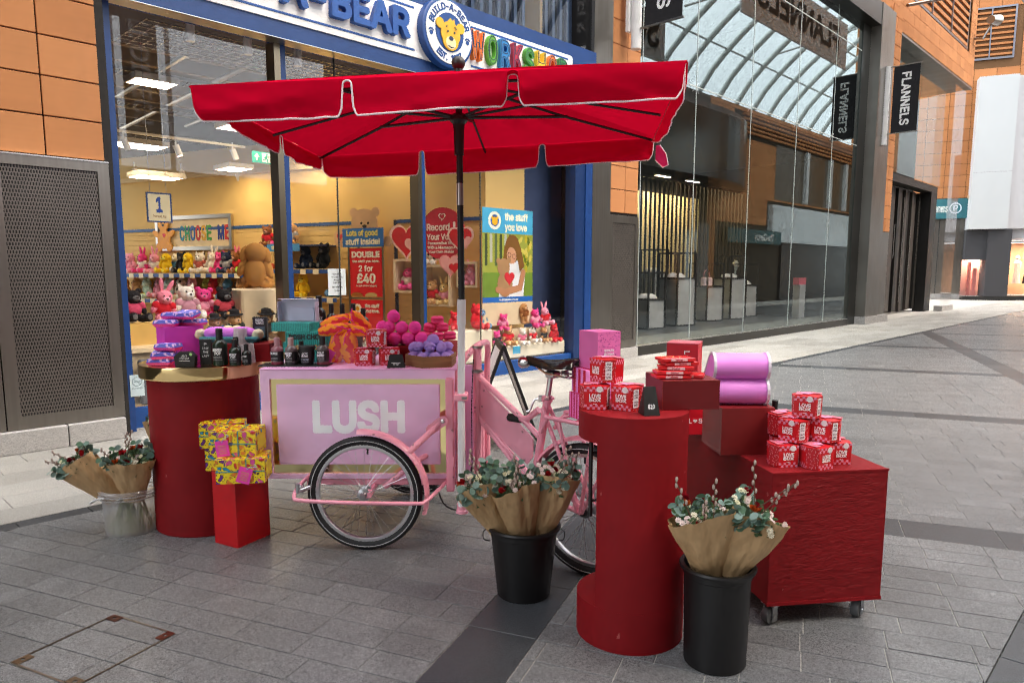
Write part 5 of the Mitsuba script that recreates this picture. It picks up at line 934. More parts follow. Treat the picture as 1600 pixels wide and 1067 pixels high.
for i, (notch, d) in enumerate(spec):
    ts = sorted(set(np.round(np.concatenate([np.linspace(0, 1, 140)] + [np.clip(np.linspace(c - 2.4 * w, c + 2.4 * w, 61), 0, 1) for c, w in notch]), 5)))
    dirn = CO[(i + 1) % 4] - CO[i]; outw = np.cross(dirn, Z); outw /= np.linalg.norm(outw)
    V, F_, hem = [], [], []; ph = i * 1.7
    for a, t in enumerate(ts):
        e = edge(i, t) + Z * (.002 - .006 * math.sin(math.pi * t)); dd = drop_curve(t, notch, d) * (1 + .05 * math.sin(7 * t + ph)) * (1 - .8 * t ** 3 if i == 1 else 1)
        for b in range(7):
            r = b / 6; q_ = .35 if i == 1 else 1.0; cz = meshkit.noise(np.array([9 * t + 3.2 * r + 5 * i, 1.3 * r, i])) - .5; c2 = abs(meshkit.noise(np.array([17 * t - 4 * r + 9 * i, .8 * r, 3 + i])) - .5); sway = q_ * (.008 * math.sin(14 * t + ph) * r + .012 * math.sin(7 * t + 2 * ph) * r * r + .050 * cz * r - .045 * c2 * r) + (.012 if i == 0 else -.004) * math.sin(math.pi * r * .8)
            V.append(e + outw * (sway + .004) - Z * dd * r)
        hem.append(V[-1])
        if a:
            for b in range(6): q = (a - 1) * 7 + b; F_.append((q, q + 1, q + 8, q + 7))
    vk = P(um, 'valance', (np.array(V), np.array(F_)), 'm_cloth', FABR, sm=True)
    P(vk, 'piping', tube(hem, .0042 if i == 0 else .003, 6), 'm_matte', (.86, .76, .80), sm=True)
# loose flap blown outwards at the right back corner
P(um, 'loose_flap', (np.array([V3(.845, 4.30, 2.24) + d for d in ((0, 0, 0), (.02, -.02, .0), (.055, -.03, -.05), (.070, -.03, -.115), (.04, -.02, -.13), (.0, 0, -.085))]), np.array([[0, 1, 2], [0, 2, 3], [0, 3, 4], [0, 4, 5]])), 'm_cloth', (.72, .03, .14))
P(um, 'flap_piping', tube([V3(.845, 4.30, 2.24) + d for d in ((.02, -.02, .0), (.055, -.03, -.05), (.070, -.03, -.115), (.04, -.02, -.13), (.0, 0, -.085))], .003, 6), 'm_matte', (.8, .7, .73))
HB = PB + (0, 0, 2.272); TB = PB + (0, 0, 2.44)
for i in range(4):
    tip = CO[i] * .985 + AP * .015 - Z * .022; P(um, 'rib', tube([TB, (TB + tip) / 2 - Z * .012, tip], .0075, 8), 'm_satin', (.010, .010, .010), sm=40)
    mid = TB * .48 + tip * .52 - Z * .008; P(um, 'stretcher', tube([HB, mid], .008, 8), 'm_satin', (.010, .010, .010), sm=40)
for i in range(4):
    tip = edge(i, .5) * .97 + AP * .03 - Z * .045; P(um, 'rib', tube([TB, tip], .0065, 8), 'm_satin', (.010, .010, .010), sm=40)
    if i: P(um, 'stretcher', tube([HB, TB * .5 + tip * .5 - Z * .004], .007, 8), 'm_satin', (.010, .010, .010), sm=40)
# ================================================================ pedestals and plinth
k = thing('round_pedestal', 'tall round dark red pedestal with a polished gold rimmed top at the left', 'pedestal'); LP = V3(-1.84, 4.20, 0)
P(k, 'column', lathe([(0, 0), (.302, 0), (.306, .006), (.308, .90), (0, .90)], 72), 'm_redpaint', sm=40, M=TR(LP))
P(k, 'top', lathe([(0, .9005), (.335, .9005), (.345, .905), (.347, .912), (.347, .972), (.343, .980), (0, .981)], 96), 'm_gold', (.83, .62, .30), sm=30, M=TR(LP))
k = thing('gift_stand', 'small bright red square box stand carrying the yellow wrapped gifts', 'stand')
RB = [V3(-1.505, 3.745, 0), V3(-1.66, 3.83, 0), V3(-1.55, 4.04, 0), V3(-1.40, 3.95, 0)]; pl = Polygon([(p[0], p[1]) for p in RB]); P(k, 'body', extr(pl.buffer(.004).simplify(.001), .405), 'm_satin', (.50, .004, .008)); P(k, 'top_edge', extr(pl.buffer(.004).simplify(.001).difference(pl.buffer(-.008)), .004, .405), 'm_satin', (.42, .01, .012))
# curved pedestal: round top and foot, with a wedge cut out of its left side
k = thing('curved_pedestal', 'tall dark red curved display pedestal with a notched left side and a black handle', 'pedestal'); CP = V3(.497, 2.86, 0); R_ = .222
circ = Point(0, 0).buffer(R_, 48); cut = circ.intersection(affinity.rotate(sbox(-.125, -1, 1, 1), -14, origin=(0, 0)))
P(k, 'top_disc', extr(circ, .112, .838), 'm_redpaint', M=TR(CP)); P(k, 'body', extr(cut.buffer(-.0015), .668, .17), 'm_redpaint', M=TR(CP)); P(k, 'foot_disc', extr(circ, .170, 0), 'm_redpaint', M=TR(CP))
P(k, 'handle', [tube([(-.175, -.03, .505), (-.175, -.03, .815)], .0085, 10)] + [tube([(-.175, -.03, z), (-.10, -.01, z)], .0055, 8) for z in (.57, .77)], 'm_satin', (.012, .012, .012), sm=40, M=TR(CP))
k = thing('plinth_trolley', 'low wide dark red plinth of rough board on castors at the right', 'plinth'); PM = FR(V3(1.085, 2.875, 0), (.991, .134, 0), (-.134, .991, 0))
P(k, 'body', bx(0, .525, 0, 1.12, .09, .672, .003), 'm_osb', M=PM); P(k, 'lower_bead', bx(-.001, .526, -.003, .001, .09, .105), 'm_redpaint', M=PM); P(k, 'upper_bead', bx(-.001, .526, -.002, .006, .664, .673), 'm_redpaint', M=PM)
for (x, y, r) in ((.045, .035, 25), (.455, .05, 40), (.06, 1.02, 60), (.46, 1.0, 10)):
    M = PM @ TR((x, y, 0), r); c = P(k, 'castor', [box(.07, .07, .006, (0, 0, .087), .002), box(.032, .004, .075, (-.012, -.022, .052), 0), box(.032, .004, .075, (-.012, .022, .052), 0), cyl(.018, .012, 14, (0, 0, .074))], 'm_metal', (.42, .43, .44), M=M)
    P(c, 'wheel', lathe([(0, -.017), (.012, -.018), (.026, -.017), (.036, -.016), (.039, -.009), (.039, .009), (.036, .016), (.026, .017), (.012, .018), (0, .017)], 32), 'm_rubber', (.075, .077, .08), sm=30, M=M @ FR((-.018, 0, .0392), (1, 0, 0), (0, 0, 1))); P(c, 'axle_bolt', [xf(cyl(.009, .06, 10, (0, 0, -.03)), FR((-.018, 0, .0392), (1, 0, 0), (0, 0, 1)))], 'm_chrome', (.5, .5, .5), M=M)
# A-board behind the saddle
k = thing('a_board', 'black A-shaped pavement board standing behind the tricycle saddle', 'sign'); MA = TR((-.10, 6.15, 0), -84)
for sg_ in (-1, 1):
    M = MA @ TR((0, 0, .90)) @ TR((0, 0, 0), rx=sg_ * 20); P(k, 'leg_frame', [bx(x, x + .05, -.012, .012, -.945, .0) for x in (-.32, .27)] + [bx(-.27, .27, -.012, .012, -.05, 0), bx(-.27, .27, -.012, .012, -.92, -.87)], 'm_satin', (.012, .012, .012), M=M); P(k, 'panel', bx(-.27, .27, -.006, .006, -.87, -.05), 'm_satin', (.62, .55, .55), M=M)
P(k, 'spreader', bx(-.30, -.28, -.3, .3, .12, .135), 'm_satin', (.015, .015, .015), M=MA)
# ================================================================ goods on show
def pbox(sx, sy, sz, c=(0, 0, 0), scale=1.0):
    """A card box with a place on every face for the print: uv in metres times scale."""
    V, F_, U = [], [], []
    for ax, s in ((0, 1), (0, -1), (1, 1), (1, -1), (2, 1), (2, -1)):
        h = np.array([sx, sy, sz]) / 2; a, b = [(1, 2), (0, 2), (0, 1)][ax]; o = len(V)
        for p, q in ((-1, -1), (1, -1), (1, 1), (-1, 1)):
            v = np.zeros(3); v[ax] = s * h[ax]; v[a] = p * h[a]; v[b] = q * h[b]; V.append(v + c); U.append(((p * h[a] + .37 * ax + .2 * s) * scale, (q * h[b] + .21 * ax) * scale))
        f = [(o, o + 1, o + 2), (o, o + 2, o + 3)]
        n = np.cross(V[o + 1] - V[o], V[o + 2] - V[o]); F_ += f if n[ax] * s > 0 else [x[::-1] for x in f]
    return trimesh.Trimesh(np.array(V), np.array(F_), process=False), np.array(U)
def prism(poly_pts, h, taper=0.0):
    p = np.array(poly_pts); n = len(p); V, F_, U = [], [], []; q = p * (1 - taper)
    for i in range(n):
        j = (i + 1) % n; o = len(V); V += [(*p[i], 0), (*p[j], 0), (*q[j], h), (*q[i], h)]; U += [(i + .001, 0.001), (i + .999, 0.001), (i + .999, .999), (i + .001, .999)]; F_ += [(o, o + 1, o + 2), (o, o + 2, o + 3)]
    o = len(V); V += [(*x, h) for x in q] + [(0, 0, h * 1.06)]; U += [(1.5, -.1)] * (n + 1); F_ += [(o + i, o + (i + 1) % n, o + n) for i in range(n)]
    o = len(V); V += [(*x, 0) for x in p]; U += [(1.5, -.1)] * n; F_ += [(o, o + i + 1, o + i) for i in range(1, n - 1)]
    return trimesh.Trimesh(np.array(V), np.array(F_), process=False), np.array(U)
def love_box(p, rz, label, group, sc=1.0, sticker=True):
    k = thing('love_box', label, 'gift box', group); M = TR(p, rz, sc)
    hexp = [(-.043, -.052), (.043, -.052), (.060, .0), (.043, .052), (-.043, .052), (-.060, 0)]; m, uv = prism(hexp, .094, -.05); P(k, 'carton', m, 'm_lovebox', M=M, uv=uv)
    Mf = M @ FR((0, -.0522, 0), (1, 0, 0), (0, 0, 1)) @ TR((0, 0, .0004), rx=1.55)
    letters(k, 'lettering', 'LOVE', .016, .0008, Mf @ TR((0, .047, 0)), 'm_satin', (.8, .7, .7), width=.048, fat=.04, cx=True); letters(k, 'lettering', 'BOX', .011, .0008, Mf @ TR((0, .033, 0)), 'm_satin', (.8, .7, .7), width=.048, fat=.05, cx=True); P(k, 'small_print', bx(-.008, .008, .021, .024, 0, .0008), 'm_satin', (.75, .55, .55), M=Mf)
    a = math.atan2(.052, .017); d = V3(.017, .052, 0) / np.hypot(.017, .052); Ml = M @ FR((.043, -.052, 0), d, Z) @ TR((0, 0, .0006), rx=1.9); P(k, 'barcode_label', bx(.012, .040, .012, .086, 0, .0008), 'm_matte', (.68, .62, .64), M=Ml); P(k, 'barcode', [bx(.016, .036, .018 + .0036 * i, .0198 + .0036 * i, .0008, .0014) for i in (0, 1, 2, 4, 5, 9, 10, 12, 13, 15, 16, 17)], 'm_matte', (.12, .05, .06), M=Ml)
    P(k, 'heart_tab', xf(extr(heart(.052), .002), np.eye(4)), 'm_satin', (.80, .24, .40), M=M @ TR((.0, -.006, .1005), 20)); P(k, 'top_flap', [box(.07, .03, .0015, (.02, .03, .0985), 0), box(.03, .075, .0015, (-.03, .0, .0975), 0)], 'm_satin', (.62, .16, .22), M=M @ TR((0, 0, .0015)))
    if sticker: P(k, 'round_sticker', extr(Point(.018, .083).buffer(.013, 8), .0008), 'm_satin', (.72, .66, .66), M=Mf)
    return k
G1, G2, G3 = 'red love boxes on the curved pedestal', 'red love boxes stacked on the plinth', 'red love boxes on the tricycle counter'
love_box((.340, 2.875, .9515), -6, 'red checked love box at the left front of the curved pedestal top', G1); love_box((.470, 2.85, .9515), -38, 'red dotted love box beside the black tent card on the curved pedestal', G1); love_box((.392, 2.915, 1.055), -62, 'red love box stacked on the two others of the curved pedestal, barcode facing out', G1, sticker=False)
for p, r, l in (((1.175, 3.015, .673), 8, 'red love box at the left of the bottom row on the plinth'), ((1.305, 2.975, .673), 26, 'red love box in the middle of the bottom row on the plinth'), ((1.425, 3.06, .673), 4, 'red love box at the right end of the bottom row on the plinth'), ((1.232, 3.04, .776), -52, 'red love box at the left of the middle row, barcode facing out'), ((1.368, 3.04, .776), -48, 'red love box at the right of the middle row, barcode facing out'), ((1.235, 3.165, .673), 20, 'red love box hidden behind the bottom left one'), ((1.222, 3.165, .776), 12, 'red love box half hidden behind the middle row'), ((1.285, 3.05, .879), -30, 'red love box crowning the pyramid on the plinth')):
    love_box(p, r, l, G2)
for p, r, l in (((-.838, 4.02, .979), 5, 'red love box at the left on the tricycle counter'), ((-.700, 4.03, .979), 8, 'red love box beside the black card on the tricycle counter'), ((-.775, 4.05, 1.081), 2, 'red love box on top of the two others on the tricycle counter')): love_box(p, r, l, G3, .97)
def tent(p, rz, w, h, label, words, dot=True, catg='price card'):
    k = thing('tent_card', label, catg); M = TR(p, rz); m = m3.Manifold.hull_points(np.array([(x * s, y, z) for x in (-w / 2, w / 2) for (y, z, s) in ((-h * .36, 0, 1), (h * .36, 0, 1), (-.003, h, .72), (.003, h, .72))])); P(k, 'card', m, 'm_satin', (.013, .012, .012), M=M)
    Mf = M @ TR((0, -h * .36 - .0006, 0), rx=90 - math.degrees(math.atan(.36)) * 1.0)
    for i, (t, y, hh, ww) in enumerate(words): letters(k, 'lettering', t, hh, .0008, Mf @ TR((0, y, 0)), 'm_satin', (.75, .75, .75), width=ww, cx=True, fat=.03)
    if dot: P(k, 'green_sticker', extr(Point(w * .24, h * .84).buffer(.009), .0008), 'm_satin', (.35, .62, .22), M=Mf)
    return k
tent((.536, 2.735, .9515), 8, .064, .108, 'black tent shaped price card at the front of the curved pedestal', [('£10', .028, .016, .026)])
tent((-.642, 3.905, .979), 3, .098, .072, 'black tent card in front of the wooden tray on the tricycle counter', [('MY', .052, .010, .016), ('CHERIE', .038, .010, .034), ('bath bomb melt', .026, .005, .05), ('hand made', .018, .005, .03)])
k = thing('black_card', 'small black card box beside the blue and pink packs on the round pedestal', 'card'); M = TR((-1.822, 3.945, .9815), 6); P(k, 'carton', extr(Polygon([(-.05, 0), (.05, 0), (.056, .055), (.03, .082), (-.03, .082), (-.056, .055)]), .05), 'm_satin', (.013, .012, .013), M=M @ FR((0, .02, 0), (1, 0, 0), (0, 0, 1)))
for t, y, ww in (('JELLY', .055, .03), ('FACE MASK', .043, .05), ('fresh handmade', .030, .06)): letters(k, 'lettering', t, .010 if y > .05 else .006, .001, M @ FR((0, -.0305, y), (1, 0, 0), (0, 0, 1)), 'm_satin', (.7, .7, .7), width=ww, cx=True)
P(k, 'green_sticker', extr(Point(.035, .068).buffer(.008), .001), 'm_satin', (.35, .62, .22), M=M @ FR((0, -.0305, 0), (1, 0, 0), (0, 0, 1)))
def standcard(p, rz, w, h, label, words):
    k = thing('standing_card', label, 'card'); M = TR(p, rz); P(k, 'card', bx(-w / 2, w / 2, -.012, .012, 0, h, .001), 'm_satin', (.013, .012, .013), M=M)
    for t, z, hh, ww in words: letters(k, 'lettering', t, hh, .001, M @ FR((0, -.0122, z), (1, 0, 0), (0, 0, 1)), 'm_satin', (.72, .72, .72), width=ww, cx=True)
    return k
standcard((-1.733, 4.0, .9815), 10, .062, .145, 'black card listing prices, left of the big dark bottle', [('24', .115, .012, .016), ('3 FOR', .09, .010, .036), ('THE', .068, .010, .03), ('LAST', .046, .010, .036)]); k = standcard((-1.525, 4.30, 1.09), 0, .085, .145, 'black card with white capitals standing behind the frosted tumblers', [('BERRY', .118, .014, .05), ('VIBES', .100, .014, .05), ('gift', .015, .008, .02)])
P(k, 'photo_print', bx(-.03, .03, -.0135, -.0122, .035, .085), 'm_satin', (.06, .10, .13), M=TR((-1.525, 4.30, 1.09)))
P(numbered('x') and thing('card_riser', 'dark red box under the lilac bar and black card on the round pedestal', 'box'), 'body', bx(-1.80, -1.42, 4.14, 4.36, .9815, 1.088, .003), 'm_redpaint')
# egg packs: blue lid over a pink tray
def egg_pack(p, rz, label, tilt=0.0, w=.125, d=.085):
    k = thing('soap_pack', label, 'pack', 'blue and pink soap packs on the round pedestal'); M = TR(p, rz, 1.0, tilt)
    P(k, 'tray', hull(box(w, d, .004, (0, 0, .016)), box(w * .86, d * .82, .004, (0, 0, .002))), 'm_satin', C('F03C9A', .8), M=M); P(k, 'tray_ribs', [box(.006, .003, .014, (x, s * d * .47, .011)) for x in np.linspace(-w * .4, w * .4, 9) for s in (-1, 1)], 'm_satin', C('F35AA8', .8), M=M, kind='stuff')
    m, uv = pbox(w * 1.02, d * 1.02, .020, (0, 0, .0285)); m2 = m.copy(); v = m2.vertices.copy(); top = v[:, 2] > .03; v[top, :2] *= .88; m2.vertices[:] = v; P(k, 'lid', m2, 'm_egg', M=M, uv=uv)
for p, r, l, t in (((-1.985, 3.985, .982), 5, 'bottom blue and pink pack of the left front pile', 0), ((-1.965, 3.985, 1.021), 14, 'middle pack of the left front pile, its lettered lid tilted to the street', 6), ((-1.945, 4.0, 1.064), -4, 'topmost pack of the left front pile', 0), ((-2.02, 4.15, 1.187), 4, 'blue and pink pack at the left on the magenta box', 0), ((-1.90, 4.24, 1.187), -8, 'pack lying at the right on the magenta box', 0), ((-2.03, 4.26, 1.187), 0, 'pack at the back left on the magenta box', 0), ((-2.005, 4.22, 1.228), 3, 'pack in the second layer on the magenta box', 0), ((-1.915, 4.20, 1.236), -14, 'topmost pack on the magenta box, its lettered lid tilted forward', 14)): egg_pack(p, r, l, t)
k = thing('magenta_box', 'bright magenta square box on the gold top of the round pedestal', 'box'); P(k, 'body', box(.215, .215, .205, (0, 0, .1025), .001), 'm_satin', C('D03FBE', .85), M=TR((-1.985, 4.235, .9815), 38))
# lilac bar on a teal dish
k = thing('lilac_bar', 'long lilac cushion shaped bar with cream ends on a teal dish', 'bath product'); M = TR((-1.665, 4.22, 1.0885))
P(k, 'dish', hull(box(.34, .14, .01, (0, 0, .03)), box(.28, .1, .004, (0, 0, .002))), 'm_satin', C('57A5B0', .8), M=M); P(k, 'bar', union([ell(.085, .055, .038, (-.09, 0, .055)), ell(.085, .055, .038, (.06, 0, .055)), ell(.12, .045, .033, (-.02, 0, .053))]), 'm_fizz', C('DE7FE0', .85), sm=40, M=M)
for x in (-.19, .15): P(k, 'cream_end', union([ell(.035, .045, .028, (x, 0, .045)), ell(.03, .03, .02, (x + .01, -.02, .06))]), 'm_fizz', (.68, .60, .42), sm=40, M=M)
for i, (x, y) in enumerate(((-1.71, 4.27), (-1.66, 4.28))):
    t = thing('cream_ball', ['left', 'right'][i] + ' cream soap shell behind the lilac bar', 'bath product', 'cream shells behind the lilac bar'); put(t, ell(.032, .03, .022, (x, y, 1.163)), 'm_fizz', (.72, .60, .36), sm=True)
for (p, sc, l) in (((-1.60, 4.17, 1.0885), 1.0, 'frosted tumbler standing on the riser beside the black card'), ((-1.545, 4.10, .9815), 1.25, 'larger frosted tumbler at the right of the round pedestal')):
    k = thing('frosted_tumbler', l, 'tumbler'); P(k, 'wall', lathe([(0, 0), (.042, 0), (.036, .085), (.034, .088), (.033, .085), (.038, .005), (0, .005)], 32), 'm_frost', (.78, .74, .74), sm=40, M=TR(p, 0, sc)); P(k, 'pink_motif', xf(lathe([(.0405, .02), (.0385, .045)], 10), np.eye(4)), 'm_satin', (.72, .30, .48), M=TR(p, 0, sc)) if 0 else None
k = thing('cream_pot', 'small white pot with a red filling at the right rim of the gold top', 'pot'); P(k, 'pot', lathe([(0, 0), (.034, 0), (.04, .045), (.036, .047), (0, .044)], 24), 'm_satin', (.55, .10, .12), sm=40, M=TR((-1.535, 4.02, .9815))); P(k, 'band', lathe([(.0385, .03), (.0415, .03), (.0425, .052), (.038, .052)], 24), 'm_satin', (.72, .72, .72), M=TR((-1.535, 4.02, .9815)))
# bottles and pots
def bottle(p, h, r, label, group, body=(.012, .016, .012), glassy=False, liquid=None, words=('BERRY', 'POP'), cap=(.012, .012, .012), catg='bottle', mat='m_gloss'):
    k = thing('bottle', label, catg, group); M = TR(p, rng.uniform(-12, 12)); b = h * .70
    P(k, 'body', lathe([(0, 0), (r * .92, 0), (r, h * .02), (r, b * .78), (r * .93, b * .88), (r * .55, b * .985), (r * .46, b), (0, b)], 32), mat, body, sm=40, M=M)
    if liquid is not None: P(k, 'liquid_band', lathe([(r * 1.003, h * .015), (r * 1.004, h * .10), (r * 1.003, h * .10)], 32), 'm_gloss', liquid, M=M)
    P(k, 'cap', lathe([(0, b + .0005), (r * .46, b + .0005), (r * .48, h), (r * .44, h + .002), (0, h + .002)], 24), 'm_satin', cap, sm=30, M=M)
    P(k, 'label_band', lathe([(r * 1.006, h * .13), (r * 1.008, h * .131), (r * 1.008, h * .50), (r * 1.006, h * .501)], 32), 'm_satin', (.012, .012, .012), sm=40, M=M)
    Mf = M @ FR((0, -r * 1.012, 0), (1, 0, 0), (0, 0, 1)); yy = h * .40
    for t in words: letters(k, 'lettering', t, h * .075, .001, Mf @ TR((0, yy, 0)), 'm_satin', (.72, .72, .72), width=min(r * 1.25, r * .28 * len(t)), cx=True, fat=.04); yy -= h * .095
    P(k, 'small_print', [bx(-r * .6, r * .6, h * z, h * (z + .012), 0, .0012) for z in (.25, .22, .16)], 'm_satin', (.30, .30, .30), M=Mf); return k
GB = 'dark bottles on the round pedestal'; Z0 = .9815
bottle((-1.648, 3.985, Z0), .205, .040, 'tallest dark green bottle on the round pedestal', GB, (.010, .022, .012)); bottle((-1.56, 3.975, Z0), .145, .032, 'medium dark bottle right of the tallest one on the round pedestal', GB, (.010, .022, .012)); bottle((-1.585, 4.06, Z0), .15, .03, 'dark bottle half hidden between the two front bottles of the round pedestal', GB); bottle((-1.505, 4.0, Z0), .115, .026, 'smallest dark bottle at the right of the round pedestal', GB, words=('POP',))
tr = thing('black_tray', 'thin black tray of four small bottles at the left end of the tricycle counter', 'tray'); P(tr, 'board', bx(-1.42, -1.03, 3.93, 4.06, .979, .985, .001), 'm_satin', (.012, .012, .012))
GT = 'small bottles on the black tray'
bottle((-1.325, 3.985, .9855), .150, .034, 'clear capped bottle with pink liquid at the left of the black tray', GT, (.25, .10, .12), liquid=(.22, .02, .05), words=('REJOICE',), cap=(.42, .22, .24)); bottle((-1.247, 3.985, .9855), .150, .034, 'clear capped bottle with dark label, second on the black tray', GT, (.14, .12, .12), liquid=(.02, .02, .02), words=('BERRY', 'POP'), cap=(.42, .30, .28)); bottle((-1.068, 3.985, .9855), .158, .034, 'black capped bottle at the right of the black tray', GT, (.10, .09, .085), liquid=(.16, .02, .03), words=('POLY', 'BERRY')); bottle((-1.205, 4.045, .9855), .125, .026, 'narrow dark bottle between the pot and the second bottle on the tray', GT)
k = thing('black_pot', 'wide black pot third on the black tray', 'pot', GT); M = TR((-1.157, 3.985, .9855)); P(k, 'pot', lathe([(0, 0), (.034, 0), (.043, .085), (0, .085)], 28), 'm_satin', (.012, .012, .012), sm=40, M=M); P(k, 'lid', lathe([(0, .086), (.044, .086), (.045, .104), (.042, .107), (0, .107)], 28), 'm_satin', (.014, .014, .014), sm=30, M=M)
for t, z in (('JOY', .06), ('BOMB', .046)): letters(k, 'lettering', t, .011, .001, M @ FR((0, -.0435, z), (1, 0, 0), (0, 0, 1)), 'm_satin', (.7, .7, .7), width=.035, cx=True)
P(k, 'small_print', [bx(-.02, .02, z, z + .002, 0, .001) for z in (.034, .028, .02)], 'm_satin', (.3, .35, .4), M=M @ FR((0, -.0415, 0), (1, 0, 0), (0, 0, 1)))
t = thing('bottle_riser', 'low black box raising the back row of black bottles on the tricycle counter', 'box'); put(t, bx(-1.27, -.86, 4.42, 4.58, .979, 1.11, .002), 'm_satin', (.015, .014, .014))
GK = 'black bottles in the back row of the tricycle counter'
for i, (x, h, l) in enumerate(((-1.212, .245, 'tallest black bottle, at the left of the back row beside the open lid'), (-1.135, .195, 'second black bottle of the back row'), (-1.067, .195, 'third black bottle of the back row'), (-.998, .195, 'fourth black bottle of the back row'), (-.935, .165, 'shortest black bottle, at the right of the back row'))): bottle((x, 4.47, 1.1105), h, .040 if i == 0 else .032, l, GK, (.012, .011, .011), words=('POLY', 'BERRY'))
# teal boxes
TB_ = 'teal striped boxes on the tricycle counter'
for i, (p, r, s, l) in enumerate((((-1.20, 4.20, .979), 4, (.25, .15, .06), 'bottom teal striped box of the pile'), ((-1.215, 4.205, 1.0395), 2, (.25, .15, .058), 'third teal striped box, with orange capitals'), ((-1.205, 4.21, 1.098), 3, (.24, .15, .058), 'second teal striped box, with black capitals'), ((-1.29, 4.23, 1.157), -10, (.24, .13, .050), 'topmost teal striped box, its lilac lined lid standing open'))):
    k = thing('teal_box', l, 'box', TB_); m, uv = pbox(*s, (0, 0, s[2] / 2)); P(k, 'carton', m, 'm_stripe_teal', M=TR(p, r), uv=uv); M = TR(p, r) @ FR((0, -s[1] / 2 - .0006, 0), (1, 0, 0), (0, 0, 1))
    if i == 1: letters(k, 'lettering', 'POSH CHOC', .024, .001, M @ TR((0, .016, 0)), 'm_satin', (.60, .30, .10), width=.2, cx=True, fat=.04)
    if i == 2: letters(k, 'lettering', 'POSH CHOC', .026, .001, M @ TR((0, .016, 0)), 'm_satin', (.02, .02, .02), width=.2, cx=True, fat=.05)
    if i == 3:
        P(k, 'lid', [box(.24, .003, .135, (0, .066, .118), 0), box(.003, .05, .12, (-.119, .04, .112), 0), box(.003, .05, .12, (.119, .04, .112), 0), box(.24, .05, .003, (0, .040, .186), 0)], 'm_satin', (.58, .55, .68), M=TR(p, r)); P(k, 'insert_card', box(.16, .002, .08, (.01, .058, .095), 0), 'm_satin', (.50, .48, .62), M=TR(p, r))
# clear bin of orange bags
k = thing('acrylic_bin', 'clear acrylic bin filled with orange and pink striped bags', 'bin'); P(k, 'wall', [quad(-.13, .13, 0, .165)], 'm_glass', M=FR((-.985, 4.05, .98), (1, 0, 0), (0, 0, 1))); P(k, 'wall', [quad(0, .2, 0, .165)], 'm_glass', M=FR((-.855, 4.05, .98), (0, 1, 0), (0, 0, 1))); P(k, 'wall', [quad(0, .2, 0, .165)], 'm_glass', M=FR((-1.115, 4.05, .98), (0, 1, 0), (0, 0, 1))); P(k, 'wall', [quad(-.13, .13, 0, .165)], 'm_glass', M=FR((-.985, 4.25, .98), (1, 0, 0), (0, 0, 1)))
def bag(p, R, L, w, label):
    k = thing('striped_bag', label, 'bag', 'orange striped drawstring bags'); n, m = 12, 14; V, U = [], []
    for i in range(n):
        t = i / (n - 1); rr = w * (math.sin(math.pi * (.12 + .80 * t)) ** .6) * (1 + .05 * math.sin(9 * t)); 
        for j in range(m): a = 2 * math.pi * j / m; V.append((rr * math.cos(a) * (1 + .06 * math.sin(3 * a + i)), .62 * rr * math.sin(a), (t - .5) * L)); U.append((.11 * j / m, .3 * t))
    f = [(i * m + j, i * m + (j + 1) % m, (i + 1) * m + (j + 1) % m, (i + 1) * m + j) for i in range(n - 1) for j in range(m)]; M = np.eye(4); M[:3, :3] = R; M[:3, 3] = p
    P(k, 'pouch', (np.array(V), np.array(f)), 'm_stripe_orange', M=M, uv=np.array(U), sm=True); P(k, 'drawstring', [tube(smoothpath([(0, 0, L * .46), (.03, -.03, L * .56), (.0, -.05, L * .40), (-.02, -.055, L * .1)], 5), .0025, 6)], 'm_matte', (.72, .03, .28), M=M)
for p, r, L, w, l in (((-1.02, 4.12, 1.075), rot([0, 1, 0], 8), .19, .05, 'striped bag standing at the left in the bin'), ((-.945, 4.11, 1.07), rot([0, 1, 0], -6), .19, .055, 'striped bag standing at the right in the bin'), ((-.985, 4.19, 1.08), rot([1, 0, 0], 8), .19, .05, 'striped bag standing at the back in the bin'), ((-1.03, 4.10, 1.175), rot([0, 1, 0], 80), .18, .036, 'striped bag lying on top at the left'), ((-.93, 4.12, 1.17), rot([0, 1, 0], 98), .19, .036, 'striped bag lying on top at the right'), ((-.90, 4.2, 1.205), rot([0, 1, 0], -40) @ rot([1, 0, 0], 10), .17, .045, 'striped bag leaning out at the top right'), ((-1.04, 4.19, 1.215), rot([0, 1, 0], 72), .18, .036, 'topmost striped bag at the left')): bag(np.array(p), r, L, w, l)
t = thing('pink_tag', 'bright pink gift tag hanging in the acrylic bin', 'tag'); put(t, bx(-.03, .03, -.001, .001, 0, .07), 'm_satin', (.80, .08, .42), M=TR((-1.07, 4.046, 1.0), 0, 1.0, 0, 30))
# bath bombs
t = thing('bomb_riser', 'dark red low box under the pink bath bombs', 'box'); P(t, 'body', bx(-.76, -.345, 4.10, 4.48, .979, 1.075, .003), 'm_redpaint')
BG = 'magenta bath bombs piled on the dark red box'
rk = {}; ORD = ['first', 'second', 'third', 'fourth', 'fifth', 'sixth', 'seventh', 'eighth', 'ninth', 'tenth']
def bomb(x, y, z):
    lay = 'top' if z > 1.22 else 'middle' if z > 1.16 else 'bottom'; rk[lay] = rk.get(lay, 0) + 1
    k = thing('bath_bomb', f'magenta bath bomb of the {lay} layer of the pyramid, {ORD[rk[lay] - 1]} counted from its left front', 'bath bomb', BG); R = rot([0, 1, 0], rng.uniform(-30, 30)) @ rot([1, 0, 0], rng.uniform(-25, 25)); M = np.eye(4); M[:3, :3] = R; M[:3, 3] = (x, y, z); P(k, 'ball', lathe([(0, -.0385), (.02, -.034), (.034, -.018), (.0385, -.003), (.0365, 0), (.0385, .003), (.034, .018), (.02, .034), (.014, .0365), (0, .032)], 28), 'm_fizz', C('E8489F', .98), sm=50, M=M)
